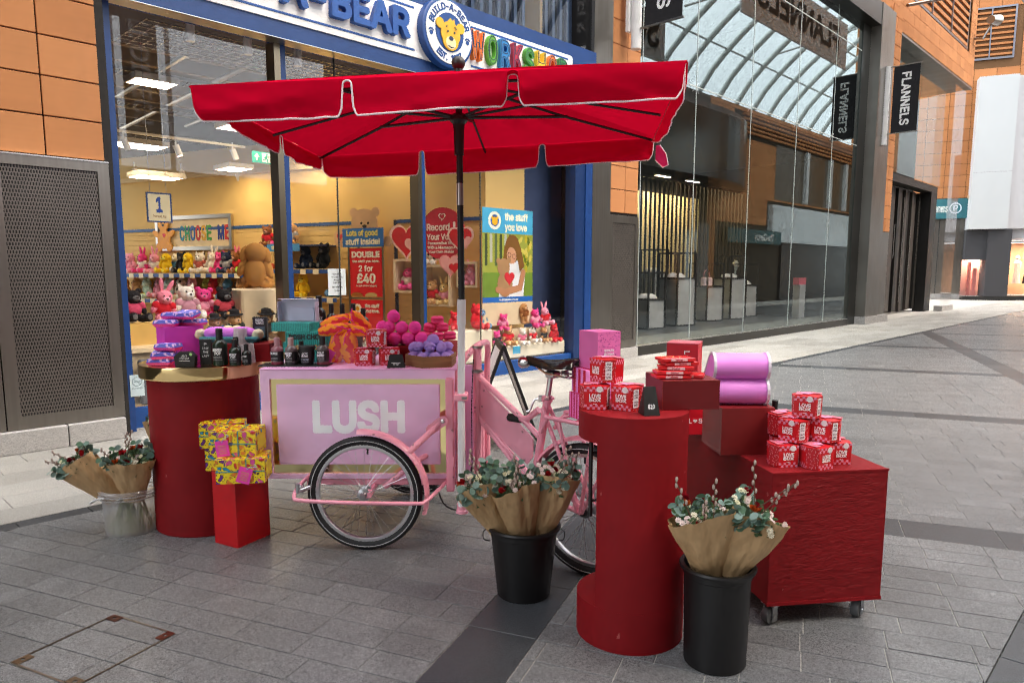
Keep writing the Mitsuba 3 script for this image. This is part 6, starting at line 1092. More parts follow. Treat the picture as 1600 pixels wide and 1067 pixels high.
for j in range(3):
    for i in range(4 - j): 
        bomb(-.765 + .078 * i + .039 * j, 4.15 + .06 * j, 1.1145 + .0 * j) if j < 2 else None
for i in range(3): bomb(-.765 + .077 * (i + .5), 4.178, 1.1145 + .064)
bomb(-.765, 4.19, 1.116 + .064); bomb(-.70, 4.20, 1.1145 + .128); bomb(-.775 + .0, 4.26, 1.1145)
MG = 'pink and red bath melts behind the wooden tray'
for x, y, z, r in ((-.455, 4.33, 1.212, 0), (-.50, 4.32, 1.168, 10), (-.425, 4.32, 1.168, -12), (-.53, 4.29, 1.120, 5), (-.45, 4.28, 1.118, 0), (-.378, 4.29, 1.120, -8)):
    k = thing('bath_melt', {(-.455, 1.212): 'topmost pink melt', (-.50, 1.168): 'left pink melt of the second layer', (-.425, 1.168): 'right pink melt of the second layer', (-.53, 1.120): 'left pink melt of the bottom layer', (-.45, 1.118): 'middle pink melt of the bottom layer', (-.378, 1.120): 'right pink melt of the bottom layer'}[(x, z)] + ' behind the purple ones', 'bath melt', MG); P(k, 'body', lathe([(0, -.026), (.028, -.025), (.040, -.014), (.038, -.003), (.034, 0), (.038, .003), (.040, .014), (.028, .025), (0, .026)], 28), 'm_fizz', C('E04A7C', .95), sm=50, M=TR((x, y, z), r, 1, r, r * .6))
k = thing('wooden_tray', 'shallow wooden tray with slanting corner holding purple bath melts', 'tray'); tp = Polygon([(-.605, 3.99), (-.49, 3.865), (-.335, 3.91), (-.325, 4.12), (-.46, 4.2), (-.6, 4.14)]); P(k, 'side', extr(tp.difference(tp.buffer(-.011)), .062, .979), 'm_wood'); P(k, 'base', extr(tp.buffer(-.0115), .01, .979), 'm_wood')
for i, (x, y, z) in enumerate([(-.56, 4.0, 1.03), (-.50, 3.94, 1.03), (-.43, 3.935, 1.032), (-.37, 3.955, 1.03), (-.545, 4.07, 1.03), (-.47, 4.02, 1.035), (-.40, 4.03, 1.034), (-.36, 4.05, 1.03), (-.53, 4.02, 1.082), (-.46, 3.975, 1.084), (-.395, 3.985, 1.082), (-.48, 4.06, 1.088), (-.415, 4.06, 1.087), (-.56, 4.06, 1.078), (-.45, 4.03, 1.125), (-.37, 4.06, 1.08)]):
    lay = 'bottom' if z < 1.05 else 'top' if z > 1.12 else 'upper'; rk['p' + lay] = rk.get('p' + lay, 0) + 1; k = thing('purple_melt', f'purple bath melt of the {lay} layer in the wooden tray, {ORD[rk[chr(112) + lay] - 1]} from left', 'bath melt', 'purple melts in the wooden tray'); hm = union([xf(lathe([(0, -.0), (.034, 0), (.036, .004), (.031, .02), (.016, .032), (0, .035)], 22), np.eye(4)), ell(.030, .026, .018, (0, .0, -.004), 2)]); P(k, 'body', hm, 'm_fizz', C('A58BD2', .95), sm=50, M=TR((x, y, z - .006), rng.uniform(0, 360), .98, rng.uniform(-40, 40), rng.uniform(-40, 40)))
# ---- boxes on the curved pedestal, the plinth and the carrier
k = thing('dark_red_box', 'dark red card box overhanging the right of the curved pedestal, carrying flat red packs', 'box'); P(k, 'body', box(.235, .27, .118, (0, 0, .059), .0015), 'm_satin', C('6E1218', .85), M=TR((.712, 2.955, .9515), 4)); P(k, 'worn_edge', [box(.236, .002, .002, (0, -.135, .1175)), box(.002, .002, .118, (-.1175, -.135, .059))], 'm_satin', C('8E2A22', .85), M=TR((.712, 2.955, .9515), 4))
for p, r, l in (((.655, 2.90, 1.0705), 6, 'bottom flat red pack at the left of the pile'), ((.66, 2.90, 1.0875), 2, 'second flat red pack of the pile'), ((.725, 2.93, 1.0705), -20, 'flat red pack at the right, turned aside'), ((.675, 2.91, 1.1045), -8, 'third flat red pack of the pile'), ((.69, 2.925, 1.1215), 12, 'fourth flat red pack of the pile'), ((.675, 2.915, 1.1385), 10, 'topmost flat red pack, its pink label facing the street')):
    k = thing('flat_pack', l, 'pack', 'flat red packs on the dark red box'); M = TR(p, r); P(k, 'sleeve', hull(box(.145, .085, .010, (0, 0, .008)), box(.12, .07, .016, (0, 0, .008))), 'm_gloss', (.58, .02, .025), M=M); P(k, 'label', box(.07, .0872, .0106, (.0, 0, .008)), 'm_satin', (.74, .42, .44), M=M); letters(k, 'lettering', 'Mmmm', .007, .0008, M @ FR((0, -.0440, .005), (1, 0, 0), (0, 0, 1)), 'm_satin', (.45, .03, .05), width=.03, cx=True)
def lushmark(k, M, h, cx=0.0):
    x = 0
    for ch in 'L*SH':
        g = heart(h * .95) if ch == '*' else tpoly(ch, h, .02)
        if ch == '*': g = affinity.translate(g, h * .48, h * .5)
        P(k, 'logo', extr(affinity.translate(g, x, 0), .0008), 'm_satin', (.78, .70, .70), M=M); x += g.bounds[2] + h * .22
def cardbox(label, p, rz, s, col, mat='m_satin', uvs=False):
    k = thing('gift_box', label, 'gift box'); m, uv = pbox(*s, (0, 0, s[2] / 2)); P(k, 'carton', m, mat, col, M=TR(p, rz), uv=uv if uvs else None); return k, TR(p, rz)
k, M = cardbox('red box with a white heart logo standing on the plinth behind the curved pedestal', (.965, 3.66, .6725), 2, (.175, .15, .142), (.55, .008, .02)); lushmark(k, M @ FR((-.06, -.0756, .06), (1, 0, 0), (0, 0, 1)), .024)
k, M = cardbox('pink card box between the red logo box and the tall box behind the pedestal', (1.0, 3.67, .815), -8, (.19, .16, .13), (.68, .16, .34))
k, M = cardbox('tall red and pink box with upright white logo, behind the flat red packs', (.885, 3.62, .9455), -22, (.155, .155, .20), (.45, .01, .02)); P(k, 'pink_side', bx(-.0785, -.0776, -.077, .077, .001, .199), 'm_satin', (.62, .22, .36), M=M); lushmark(k, M @ FR((.01, -.0782, .165), (0, 0, -1), (1, 0, 0)), .026)
P(k, 'lid', box(.158, .158, .004, (0, 0, .202)), 'm_satin', (.58, .12, .16), M=M)
k, M = cardbox('dark red square box overhanging the plinth under the lilac heart box', (1.068, 3.31, .6725), 3, (.245, .27, .218), C('7A1A1C', .9))
k = thing('heart_box', 'large lilac heart shaped gift box lying on its side on the dark red box', 'gift box'); hp = affinity.rotate(heart(.235), 90, origin=(0, 0)); hp = hp.buffer(.002).simplify(.0008)
# heart section in the (y, z) plane, lobes towards the street, prism along x
hp = affinity.scale(hp, 1.05, 1.0, origin=(0, 0)); MH = TR((.935, 3.31, .8915 + .119), -3) @ FR((0, 0, 0), (0, 1, 0), (0, 0, 1))
P(k, 'body', extr(hp, .245), 'm_satin', C('DE86DC', .95), sm=40, M=MH); P(k, 'rim', [extr(hp.buffer(.006).difference(hp.buffer(-.004)), .012, z) for z in (-.006, .238)], 'm_satin', (.62, .58, .66), M=MH); P(k, 'lid_face', extr(hp.buffer(-.005), .004, -.004), 'm_satin', C('DE86DC', .95), M=MH)
for x, y, h in ((1.235, 3.40, .19), (1.30, 3.46, .20), (1.43, 3.30, .13)):
    k = bottle((x, y, .6725), h, .03, {1.235: 'left black bottle between the heart box and the love boxes on the plinth', 1.30: 'middle black bottle behind the love box pyramid', 1.43: 'right, shorter black bottle behind the love box pyramid'}[x], 'black bottles behind the love box pyramid', words=('POP',))
k, M = cardbox('narrow pink and red striped box at the bottom of the pile on the carrier', (.385, 3.41, .797), 24, (.16, .15, .125), None, 'm_stripe_pink', True)
k, M = cardbox('wide striped pink and red box in the middle of the pile on the carrier', (.40, 3.42, .923), 20, (.165, .16, .118), None, 'm_stripe_wide', True)
k, M = cardbox('tall pink box with white script and dark red side, topmost on the carrier', (.425, 3.43, 1.042), 30, (.135, .15, .18), C('E273B4', .92)); P(k, 'red_side', bx(.0677, .0690, -.0748, .0748, .001, .179), 'm_satin', (.30, .008, .014), M=M); lushmark(k, M @ FR((.0692, .0, .155), (0, 0, -1), (0, 1, 0)), .026)
P(k, 'pattern_print', [xf(extr(Point(x, z).buffer(.0022, 2), .0006), FR((0, -.0756, 0), (1, 0, 0), (0, 0, 1))) for x, z in zip(rng.uniform(-.062, .062, 130), rng.uniform(.006, .174, 130)) if not (abs(x) < .035 and .05 < z < .10)], 'm_satin', C('A83A92', .85), M=M)
for t, z in (('Hearts For', .085), ('My Heart', .068)): letters(k, 'lettering', t, .012, .001, M @ FR((0, -.0756, z), (1, 0, 0), (0, 0, 1)), 'm_satin', (.82, .72, .8), width=.06, cx=True)
# ---- yellow wrapped gifts
def gift(p, rz, s, label, tag=None):
    k = thing('wrapped_gift', label, 'gift', 'yellow patterned gifts on the red stand'); m, uv = pbox(*s, (0, 0, s[2] / 2)); m2 = trimesh.Trimesh(m.vertices, m.faces, process=False); P(k, 'wrapping', m2, 'm_gift', M=TR(p, rz), uv=uv)
    M = TR(p, rz); a, b, c = s; P(k, 'cord', [box(.004, b + .004, .004, (.03, 0, c)), box(.004, .004, c + .002, (.03, -b / 2 - .001, c / 2)), box(a + .004, .004, .004, (0, -b / 2 - .001, c * .5)), box(.004, .004, c + .002, (.03, b / 2, c / 2))], 'm_satin', (.05, .22, .32), M=M); P(k, 'fold', [xf(box(b * .7, .002, c * .6), TR((sx * (a / 2 + .002), 0, c * .5), 90)) for sx in (-1, 1)], 'm_satin', (.74, .58, .02), M=M)
    if tag:
        x, z, r = tag; Mt = M @ FR((x, -b / 2 - .006, z), (1, 0, 0), (0, 0, 1)) @ TR((0, 0, 0), r); P(k, 'gift_tag', bx(-.034, .034, -.085, 0, 0, .003), 'm_satin', (.80, .05, .40), M=Mt); P(k, 'tag_print', [bx(-.02, .02, -.03 - .013 * i, -.026 - .013 * i, .003, .0036) for i in range(4)], 'm_satin', (.60, .35, .05), M=Mt); P(k, 'tag_string', tube(smoothpath([(0, -.01, .004), (.02, .01, .008), (.045, .02, .006), (.03, .03, .006)], 5), .002, 6), 'm_satin', (.4, .5, .68), M=Mt)
gift((-1.425, 3.685, .411), 8, (.245, .19, .128), 'yellow wrapped gift lying on the front of the red stand, pink tag at its right', (.035, .085, -18)); gift((-1.475, 3.745, .541), 3, (.24, .19, .130), 'topmost yellow wrapped gift with a blue bow and a pink tag at its left', (-.055, .085, 8)); gift((-1.60, 3.90, .411), 4, (.20, .13, .128), 'yellow wrapped gift behind at the bottom left of the pile'); gift((-1.615, 3.90, .541), 14, (.235, .13, .135), 'yellow wrapped gift at the back left of the top layer')
# ================================================================ plush toys in the shop
def plush_parts(kind, stand=False):
    lz = .0
    ms = [ell(.085, .072, .115, (0, 0, .125)), ell(.088, .080, .082, (0, -.005, .285)), ell(.036, .034, .085, (-.098, -.02, .165), R=rot([0, 1, 0], 22)), ell(.036, .034, .085, (.098, -.02, .165), R=rot([0, 1, 0], -22))]
    if stand: ms += [ell(.045, .045, .10, (-.05, 0, .04)), ell(.045, .045, .10, (.05, 0, .04)), ell(.045, .065, .03, (-.052, -.03, -.045)), ell(.045, .065, .03, (.052, -.03, -.045))]
    else: ms += [ell(.044, .095, .044, (-.065, -.085, .044), R=rot([0, 0, 1], -14)), ell(.044, .095, .044, (.065, -.085, .044), R=rot([0, 0, 1], 14)), ell(.046, .028, .052, (-.085, -.168, .055)), ell(.046, .028, .052, (.085, -.168, .055))]
    if kind == 'bear': ms += [ell(.034, .02, .034, (-.068, 0, .355)), ell(.034, .02, .034, (.068, 0, .355))]
    elif kind == 'bunny': ms += [ell(.026, .018, .085, (-.045, .01, .42), R=rot([0, 1, 0], -10)), ell(.026, .018, .085, (.055, .01, .41), R=rot([0, 1, 0], 24))]
    elif kind == 'cat': ms += [trimesh.Trimesh(np.array([(s * .085, 0, .40), (s * .02, -.02, .35), (s * .085, -.02, .31), (s * .05, .03, .33)])).convex_hull for s in (-1, 1)]
    elif kind == 'dog': ms += [ell(.03, .018, .065, (-.09, 0, .27), R=rot([0, 1, 0], 12)), ell(.03, .018, .065, (.09, 0, .27), R=rot([0, 1, 0], -12))]
    return union(ms)
PP = {}
def plush(M, kind, col, label, group, shirt=None, muzzle=None, sc=1.0, stand=False, hat=None, catg='plush toy', spots=None):
    key = (kind, stand)
    if key not in PP: PP[key] = plush_parts(kind, stand)
    k = thing('plush_toy', label, catg, group); M = M @ TR((0, 0, .095 * sc if stand else 0), rng.uniform(-16, 16), sc, rng.uniform(-4, 9), rng.uniform(-7, 7))
    P(k, 'body', PP[key], 'm_plush', col, sm=50, M=M); mz = muzzle or tuple(np.minimum(np.array(col) * 1.25 + .10, .85)); P(k, 'muzzle', ell(.042, .03, .033, (0, -.075, .268)), 'm_plush', mz, sm=True, M=M); P(k, 'nose', ell(.014, .010, .010, (0, -.105, .278), 1), 'm_satin', (.03, .015, .012), M=M)
    for s in (-1, 1): P(k, 'eye', ell(.010, .007, .010, (s * .032, -.076, .308), 1), 'm_gloss', (.012, .01, .01), sm=True, M=M)
    if not stand: P(k, 'foot_pads', [ell(.030, .006, .034, (s * .085, -.194, .055), 1) for s in (-1, 1)], 'm_plush', mz, sm=True, M=M)
    if shirt: P(k, 'outfit', union([ell(.092, .080, .088, (0, -.002, .140)), ell(.043, .041, .055, (-.092, -.018, .185), R=rot([0, 1, 0], 22)), ell(.043, .041, .055, (.092, -.018, .185), R=rot([0, 1, 0], -22))]), 'm_plush', shirt, sm=50, M=M)
    if hat: P(k, 'hat', lathe([(0, .345), (.115, .335), (.12, .342), (.075, .355), (.065, .40), (.03, .415), (0, .415)], 20), 'm_plush', hat, sm=40, M=M)
    if spots: P(k, 'patches', [ell(.028, .012, .026, (x, y, z), 1) for x, y, z in ((.045, -.062, .32), (-.06, -.05, .17), (.05, -.06, .12), (-.05, -.05, .345))], 'm_plush', spots, sm=True, M=M)
    return k
PK, HP, WH, YE, RD_, BN, TAN, BK, GRY, BLU, GRN = C('F0A0B8', .9), C('E8478E', .85), (.72, .66, .58), C('F0C828', .9), (.55, .02, .03), C('8A5530', .9), C('C99A68', .9), (.02, .018, .02), (.3, .3, .33), C('4E86B4', .8), C('9CCB3C', .85)
def wallM(q, z, d=.22): return TR(L0 + WR * q + WN * d + Z * z, -25.3)
row1 = [(.30, 'cat', C('D8A0C0', .9), HP, 'pastel plush toy in a bright dress at the far left of the upper shelf'), (.62, 'cat', PK, None, 'pale pink plush cat on the upper shelf'), (.95, 'bunny', HP, WH, 'hot pink plush rabbit in a white top on the upper shelf'), (1.28, 'bunny', PK, WH, 'pink plush rabbit in a white dress on the upper shelf'), (1.56, 'dog', YE, None, 'golden plush dog sitting on the upper shelf'), (2.02, 'bear', BK, None, 'black plush toy behind the yellow one on the upper shelf'), (2.20, 'dog', YE, None, 'bright yellow plush dog on the upper shelf'), (2.47, 'cat', WH, C('B05A50'), 'white plush cat in a patterned dress on the upper shelf'), (2.74, 'bunny', WH, None, 'cream plush rabbit on the upper shelf'), (2.98, 'bear', HP, None, 'raspberry plush bear on the upper shelf'), (3.14, 'bear', C('2A3350', .9), GRY, 'navy plush bear on the upper shelf'), (3.42, 'bear', BN, RD_, 'brown plush bear in a red top at the right end of the upper shelf'), (3.62, 'bear', GRN, None, 'green plush toy at the right end of the upper shelf')]
for q, kd, c, sh, l in row1: plush(wallM(q, 1.492), kd, c, l, 'plush toys on the upper shelf', sh)
row1b = [(.47, 'bear', C('C8A0D8', .9), None, 'lilac plush bear squeezed behind the first two toys of the upper shelf'), (.80, 'bunny', C('F2D0B0', .9), None, 'peach plush rabbit behind the pale pink cat on the upper shelf'), (1.12, 'cat', C('D84070', .9), None, 'rose plush cat between the two pink rabbits of the upper shelf'), (1.72, 'bear', C('F0E4C8', .9), BLU, 'cream plush bear in blue right of the golden dog'), (2.34, 'bear', C('484038', .9), RD_, 'dark brown plush bear in red behind the yellow dog'), (2.60, 'bear', C('E8C8D0', .9), None, 'blush plush bear behind the white cat on the upper shelf'), (2.86, 'dog', C('B07848', .9), None, 'brown plush dog behind the cream rabbit'), (3.28, 'bunny', C('E87898', .9), None, 'pink plush rabbit behind the navy bear')]
for q, kd, c, sh, l in row1b: plush(wallM(q, 1.492, .11), kd, c, l, 'plush toys on the upper shelf', sh, sc=.98)
row2b = [(.58, 'bear', C('E8A8B8', .9), None, 'pale pink plush bear behind the two dogs of the lower shelf'), (.9, 'cat', C('F0D040', .9), None, 'yellow plush cat behind the mint bear'), (1.78, 'bear', RD_, WH, 'red plush bear in white behind the pale blue cat'), (2.1, 'bunny', C('F0B0C8', .9), None, 'light pink plush rabbit on the lower shelf'), (2.5, 'bear', C('B8D070', .9), None, 'lime plush bear on the lower shelf'), (2.92, 'bear', WH, C('D04060', .9), 'white plush bear in raspberry on the lower shelf'), (3.3, 'dog', C('7A5A40', .9), None, 'brown plush dog near the right end of the lower shelf')]
for q, kd, c, sh, l in row2b: plush(wallM(q, 1.022, .11), kd, c, l, 'plush toys on the lower shelf', sh, sc=.98)
row2 = [(.45, 'dog', C('C98A30', .9), None, 'tan plush dog at the left of the lower shelf'), (.72, 'dog', TAN, None, 'cream plush dog on the lower shelf'), (1.05, 'bear', C('BFD8C8', .9), None, 'mint plush bear on the lower shelf'), (1.32, 'bear', PK, None, 'pink plush axolotl coloured toy on the lower shelf'), (1.62, 'cat', C('A8C8D0', .9), WH, 'pale blue plush cat on the lower shelf'), (1.95, 'dog', WH, None, 'white plush dog with dark patches on the lower shelf'), (2.25, 'bear', C('F2A8C0', .9), HP, 'pink plush bear in a bright dress on the lower shelf'), (2.72, 'bear', RD_, None, 'red plush toy on the lower shelf'), (3.12, 'cat', BLU, None, 'blue plush cat on the lower shelf'), (3.5, 'bear', TAN, None, 'tan plush bear at the right end of the lower shelf')]
for q, kd, c, sh, l in row2: plush(wallM(q, 1.022), kd, c, l, 'plush toys on the lower shelf', sh, spots=BK if 'patches' in l else None)
for q, z, kd, c, sh, l, sc in ((4.42, 1.952, 'bear', HP, WH, 'pink plush bear on the dark blue shelf behind the door glass', .9), (4.62, 1.952, 'dog', TAN, GRY, 'tan plush dog on the dark blue shelf behind the door glass', 1.0), (4.15, 1.952, 'bear', BN, RD_, 'brown plush bear in red high beside the first mullion', .9), (4.45, 1.562, 'dog', C('C8501E', .9), None, 'orange and brown plush toy lying behind the door glass', 1.05), (4.95, 1.562, 'bear', C('22304A', .9), None, 'dark blue plush bear behind the door glass', 1.0), (5.3, 1.562, 'bear', C('15191E'), None, 'black plush bear above the paper notice', 1.1), (4.45, 1.102, 'bear', BN, YE, 'brown and yellow plush bear on the lowest shelf behind the door glass', 1.0), (4.85, 1.102, 'cat', YE, None, 'yellow plush lion coloured toy on the lowest shelf', 1.0), (5.55, 1.102, 'bear', BLU, None, 'blue plush bear right of the paper notice', 1.05)): plush(wallM(q, z), kd, c, l, 'plush toys on the short shelves', sh, sc=sc)
for q, z, kd, c, sh, l, sc in ((6.93, 1.227, 'dog', HP, WH, 'pink plush poodle in the left display cubby', .95), (7.37, 1.027, 'bear', TAN, RD_, 'tan plush bear in a red top in the lower display cubby', .95), (7.60, 1.027, 'bunny', C('D9B878', .9), PK, 'straw coloured plush rabbit in the lower display cubby', .85), (7.36, 1.625, 'dog', WH, None, 'white plush dog with dark patches standing on the display cubby', .9), (8.03, 1.317, 'bunny', PK, None, 'pink plush rabbit in the small display cubby', .75)): plush(wallM(q, z, .16), kd, c, l, 'plush toys in the display cubbies', sh, sc=sc, spots=BK if 'patches' in l else None)
def winM(s, n, z, r=0): return TR(B(s, n, z), 46 + r)
for s, n, z, kd, c, sh, l, sc, hat in ((2.60, .75, .982, 'bear', BK, C('D0506E', .85), 'black plush toy in a pink dress at the left of the window', 1.05, None), (2.88, .75, .982, 'bunny', C('F08CA0', .9), RD_, 'pink plush rabbit in a red bow in the left window', 1.05, None), (3.16, .75, .982, 'cat', WH, C('C890A0', .85), 'white plush cat in a grey pink dress in the left window', 1.15, None), (3.36, .85, .982, 'bear', HP, PK, 'hot pink plush bear beside the white cat in the left window', 1.05, None), (3.5, .62, .982, 'bear', BK, (.5, .06, .08), 'black plush toy in a red flowered dress in the left window', 1.05, None), (3.28, .32, .762, 'bear', BN, (.05, .07, .14), 'brown plush bear in a dark hat and coat at the left of the front row', .85, BK), (3.50, .35, .762, 'bear', TAN, (.035, .04, .035), 'tan plush bear in a black hood in the middle of the front row', .95, BK), (3.84, .3, .762, 'bear', C('A67A48', .9), (.07, .065, .06), 'brown plush bear in a black hat and cape at the right of the front row', .95, BK), (4.03, .2, .762, 'dog', C('F0E030', .95), None, 'bright yellow plush toy at the right end of the left window', .55, None)): plush(winM(s, n, z, rng.uniform(-10, 10)), kd, c, l, 'plush toys in the left window', sh, sc=sc * .88, hat=hat)
plush(winM(3.86, .58, 1.322, 150), 'dog', C('C48A48', .9), 'very large tan plush bear sitting with its back to the street on the white bag', None, None, sc=1.42, catg='giant plush toy')
rb = [(7.33, .12, .422, 'bear', HP, BK, 'small pink plush toy in a black skirt at the left end of the right window', .62, 0), (7.56, .12, .422, 'bear', TAN, RD_, 'tan plush bear in a red flowered dress in the right window', .78, 0), (7.86, .12, .422, 'bear', WH, C('E07090', .85), 'white and pink plush bear in the front row of the right window', .66, 0), (8.13, .12, .422, 'dog', WH, RD_, 'white plush dog with black patches in the right window', .66, 0), (8.38, .12, .422, 'bear', TAN, BK, 'tan and black plush bear in the right window', .62, 0), (8.6, .12, .422, 'bear', RD_, None, 'red plush bear at the right end of the right window', .72, 0), (7.5, .17, .66, 'bear', HP, C('E888B0', .9), 'raspberry plush bear high at the left of the right window', .62, 0), (7.98, .17, .70, 'dog', C('B58250', .9), BN, 'brown plush toy standing in a dark suit before the poster', .72, 1), (8.22, .17, .66, 'cat', HP, PK, 'hot pink plush cat high in the right window', .75, 0), (8.48, .17, .68, 'bunny', PK, RD_, 'pink plush rabbit high at the right of the right window', .75, 0), (6.98, .2, .692, 'bear', RD_, None, 'bright red plush toy behind the umbrella pole', .95, 0), (7.14, .25, .692, 'cat', C('5A86AE', .8), None, 'blue plush toy beside the bright red one', .8, 0), (6.62, .25, .692, 'bear', RD_, None, 'red plush bear left of the umbrella pole', .7, 0)]
for s, n, z, kd, c, sh, l, sc, st in rb: plush(winM(s, n, z, rng.uniform(-12, 12)), kd, c, l, 'plush toys in the right window', sh, sc=sc, stand=bool(st), spots=BK if 'patches' in l else None)
k = thing('toy_riser', 'cream stepped riser behind the front row of plush toys in the right window', 'display stand'); P(k, 'step', bx(7.26, 8.75, .421, .655, -.24, -.205), 'm_satin', (.6, .5, .33), M=FF(0, 0, 0)); P(k, 'shelf', bx(7.26, 8.75, .64, .656, -.24, -.11), 'm_satin', (.6, .5, .33), M=FF(0, 0, 0)) if 0 else None
# ================================================================ buckets and bouquets
def bucket(p, rb, rt, h, label, mat='m_satin', col=(.0055, .0055, .006)):
    k = thing('bucket', label, 'bucket'); M = TR(p)
    P(k, 'body', lathe([(0, 0), (rb - .004, 0), (rb, .006), (rt - .012, h - .04), (rt - .008, h - .036), (rt - .007, h - .01)] + ([(rt - .013, h - .01), (rt - .016, h - .04), (rb - .006, .01), (0, .008)] if mat != 'm_clear' else []), 64), mat, col, sm=40, M=M)
    P(k, 'rim', lathe([(rt - .014, h - .012), (rt + .004, h - .014), (rt + .008, h - .004), (rt + .004, h + .004), (rt - .010, h + .003), (rt - .014, h - .012)], 64), mat, col, sm=40, M=M); return k, M
def lobe(n=9): a = np.linspace(0, 2 * np.pi, n, endpoint=False); return a
_leafv = None
def leafmesh():
    a = np.linspace(0, 2 * np.pi, 10, endpoint=False); V = [(0, .5, .03)] + [(.46 * math.cos(t), .5 + .5 * math.sin(t), .10 * abs(math.cos(t)) - .02) for t in a]
    return np.array(V), np.array([(0, i + 1, (i + 1) % 10 + 1) for i in range(10)])
LV, LF = leafmesh()
def place(v, o, d, up, s, w=1.0):
    d = d / np.linalg.norm(d); x = np.cross(d, up); x /= np.linalg.norm(x) + 1e-9; z = np.cross(x, d); return o + s * (v[:, :1] * x * w + v[:, 1:2] * d + v[:, 2:] * z)
def bouquet(b0, t0, R1, label, seed, peak=.07, front=(0, -1), R0=.054, red=4, sprig=0):
    r = np.random.RandomState(seed); k = thing('bouquet', label, 'bouquet', None); b0, t0 = V3(*b0), V3(*t0); ax = t0 - b0; L = np.linalg.norm(ax); ax /= L
    fx = np.cross(V3(front[0], front[1], 0), ax); fx /= np.linalg.norm(fx); fy = np.cross(ax, fx)
    nu, nv = 96, 34; V = []; ph = r.uniform(0, 6, 6)
    for i in range(nv + 1):
        t = i / nv
        for j in range(nu):
            a = 2 * np.pi * j / nu
            rr = R0 + (R1 - R0) * (.35 * t + .65 * t * t * (2.2 - 1.2 * t))
            cr = meshkit.fbm(np.array([3.2 * math.cos(a) + seed, 3.2 * math.sin(a), 2.6 * t + ph[5]]), 4, seed) - .5
            pl = max(0, math.sin(4 * a + ph[0] + .8 * t)) ** 6 + .7 * max(0, math.sin(3 * a + ph[1] - 1.1 * t)) ** 8
            rr *= 1 + .26 * cr * (.35 + t) - .10 * pl * (.5 + .5 * t) + .03 * math.sin(2 * a + ph[2])
            hgt = L * t + peak * t ** 3 * (.5 + .5 * math.sin(a + .4 * math.sin(ph[3]))) ** 1.5 + .03 * t ** 3 * (meshkit.fbm(np.array([1.6 * math.cos(a) + seed * 3, 1.6 * math.sin(a), 0]), 3, seed + 9) - .5)
            V.append(b0 + ax * hgt + rr * (1.12 * math.cos(a) * fx + .92 * math.sin(a) * fy))
    f = [(i * nu + j, i * nu + (j + 1) % nu, (i + 1) * nu + (j + 1) % nu, (i + 1) * nu + j) for i in range(nv) for j in range(nu)]
    P(k, 'paper_wrap', (np.array(V), np.array(f)), 'm_kraft', sm=True)
    P(k, 'paper_fold', (np.array([V[i * nu + j] + (V[i * nu + j] - b0 - ax * L * i / nv) * .035 for i in range(nv + 1) for j in range(60, 73)]), np.array([(i * 13 + j, i * 13 + j + 1, (i + 1) * 13 + j + 1, (i + 1) * 13 + j) for i in range(nv) for j in range(12)])), 'm_kraft', sm=True)
    # filler: thin stems and small buds as one mass; leaves and flowers one by one
    def pt(rad, h): a = r.uniform(0, 2 * np.pi); q = rad * math.sqrt(r.rand()); return b0 + ax * (L + h) + q * (1.05 * math.cos(a) * fx + .9 * math.sin(a) * fy)
    sv = []
    for _ in range(26): e = pt(R1 * .95, r.uniform(-.03, .05)); sv.append(tube([b0 + ax * L * .5 + (e - b0 - ax * L) * .3, e], .0016, 4, cap=False))
    P(k, 'stems', sv, 'm_matte', (.07, .10, .04), kind='stuff')
    fv, ff, o = [], [], 0
    for _ in range(230):
        q = pt(R1 * .86, r.uniform(-.035, .05)); d = r.normal(size=3) + (0, 0, .8); v = place(LV, q, d, r.normal(size=3), r.uniform(.018, .034), .5); fv.append(v); ff.append(LF + o); o += len(v)
    P(k, 'greenery', (np.vstack(fv), np.vstack(ff)), 'm_leaf', (.075, .12, .055), kind='stuff')
    euc = [(.16, .24, .20), (.12, .19, .16), (.20, .28, .25), (.10, .17, .11)]
    for i in range(4 + sprig):
        q = pt(R1 * .72, -.01); out = (q - b0 - ax * L); out = out / (np.linalg.norm(out) + 1e-6); d = ax * r.uniform(.8, 1.2) + out * r.uniform(.35, .95) + r.normal(size=3) * .12; d /= np.linalg.norm(d); ln = r.uniform(.07, .115); bend = V3(0, 0, -1) * .03
        pts = [q + d * ln * t + bend * ln * t * t for t in np.linspace(0, 1, 6)]; sp = P(k, 'eucalyptus_sprig', tube(pts, .0016, 5), 'm_matte', (.14, .10, .05))
        for t, pp in enumerate(pts[1:]):
            for s in (-1, 1):
                dd = d * .35 + s * np.cross(d, V3(.2, -1, .3)) + r.normal(size=3) * .3; P(sp, 'leaf', (place(LV, pp, dd, r.normal(size=3) * .6 + V3(0, -.8, .5), r.uniform(.032, .050) * (1.1 - .08 * t), .95), LF), 'm_leaf', euc[r.randint(4)], sm=True)
    for i in range(12):
        q = pt(R1 * .9, r.uniform(.0, .06)) - fy * 0; nrm = ax * .7 + V3(0, -.75, .3) + r.normal(size=3) * .35; pv, pf, o = [], [], 0
        for c in range(3):
            qq = q + r.normal(size=3) * .012
            for j in range(9):
                a = 2 * np.pi * j / 9; x = np.cross(nrm, V3(.3, .2, 1)); x /= np.linalg.norm(x); y = np.cross(nrm / np.linalg.norm(nrm), x); d = math.cos(a) * x + math.sin(a) * y + nrm * .25; v = place(LV, qq, d, nrm, .0135, .5); pv.append(v); pf.append(LF + o); o += len(v)
            e = ell(.0042, .0042, .003, qq + nrm * .004, 1); pv.append(np.asarray(e.vertices)); pf.append(e.faces + o); o += len(e.vertices)
        P(k, 'white_flower', (np.vstack(pv), np.vstack(pf)), 'm_leaf', [(.70, .66, .52), (.72, .60, .56), (.66, .64, .44)][i % 3])
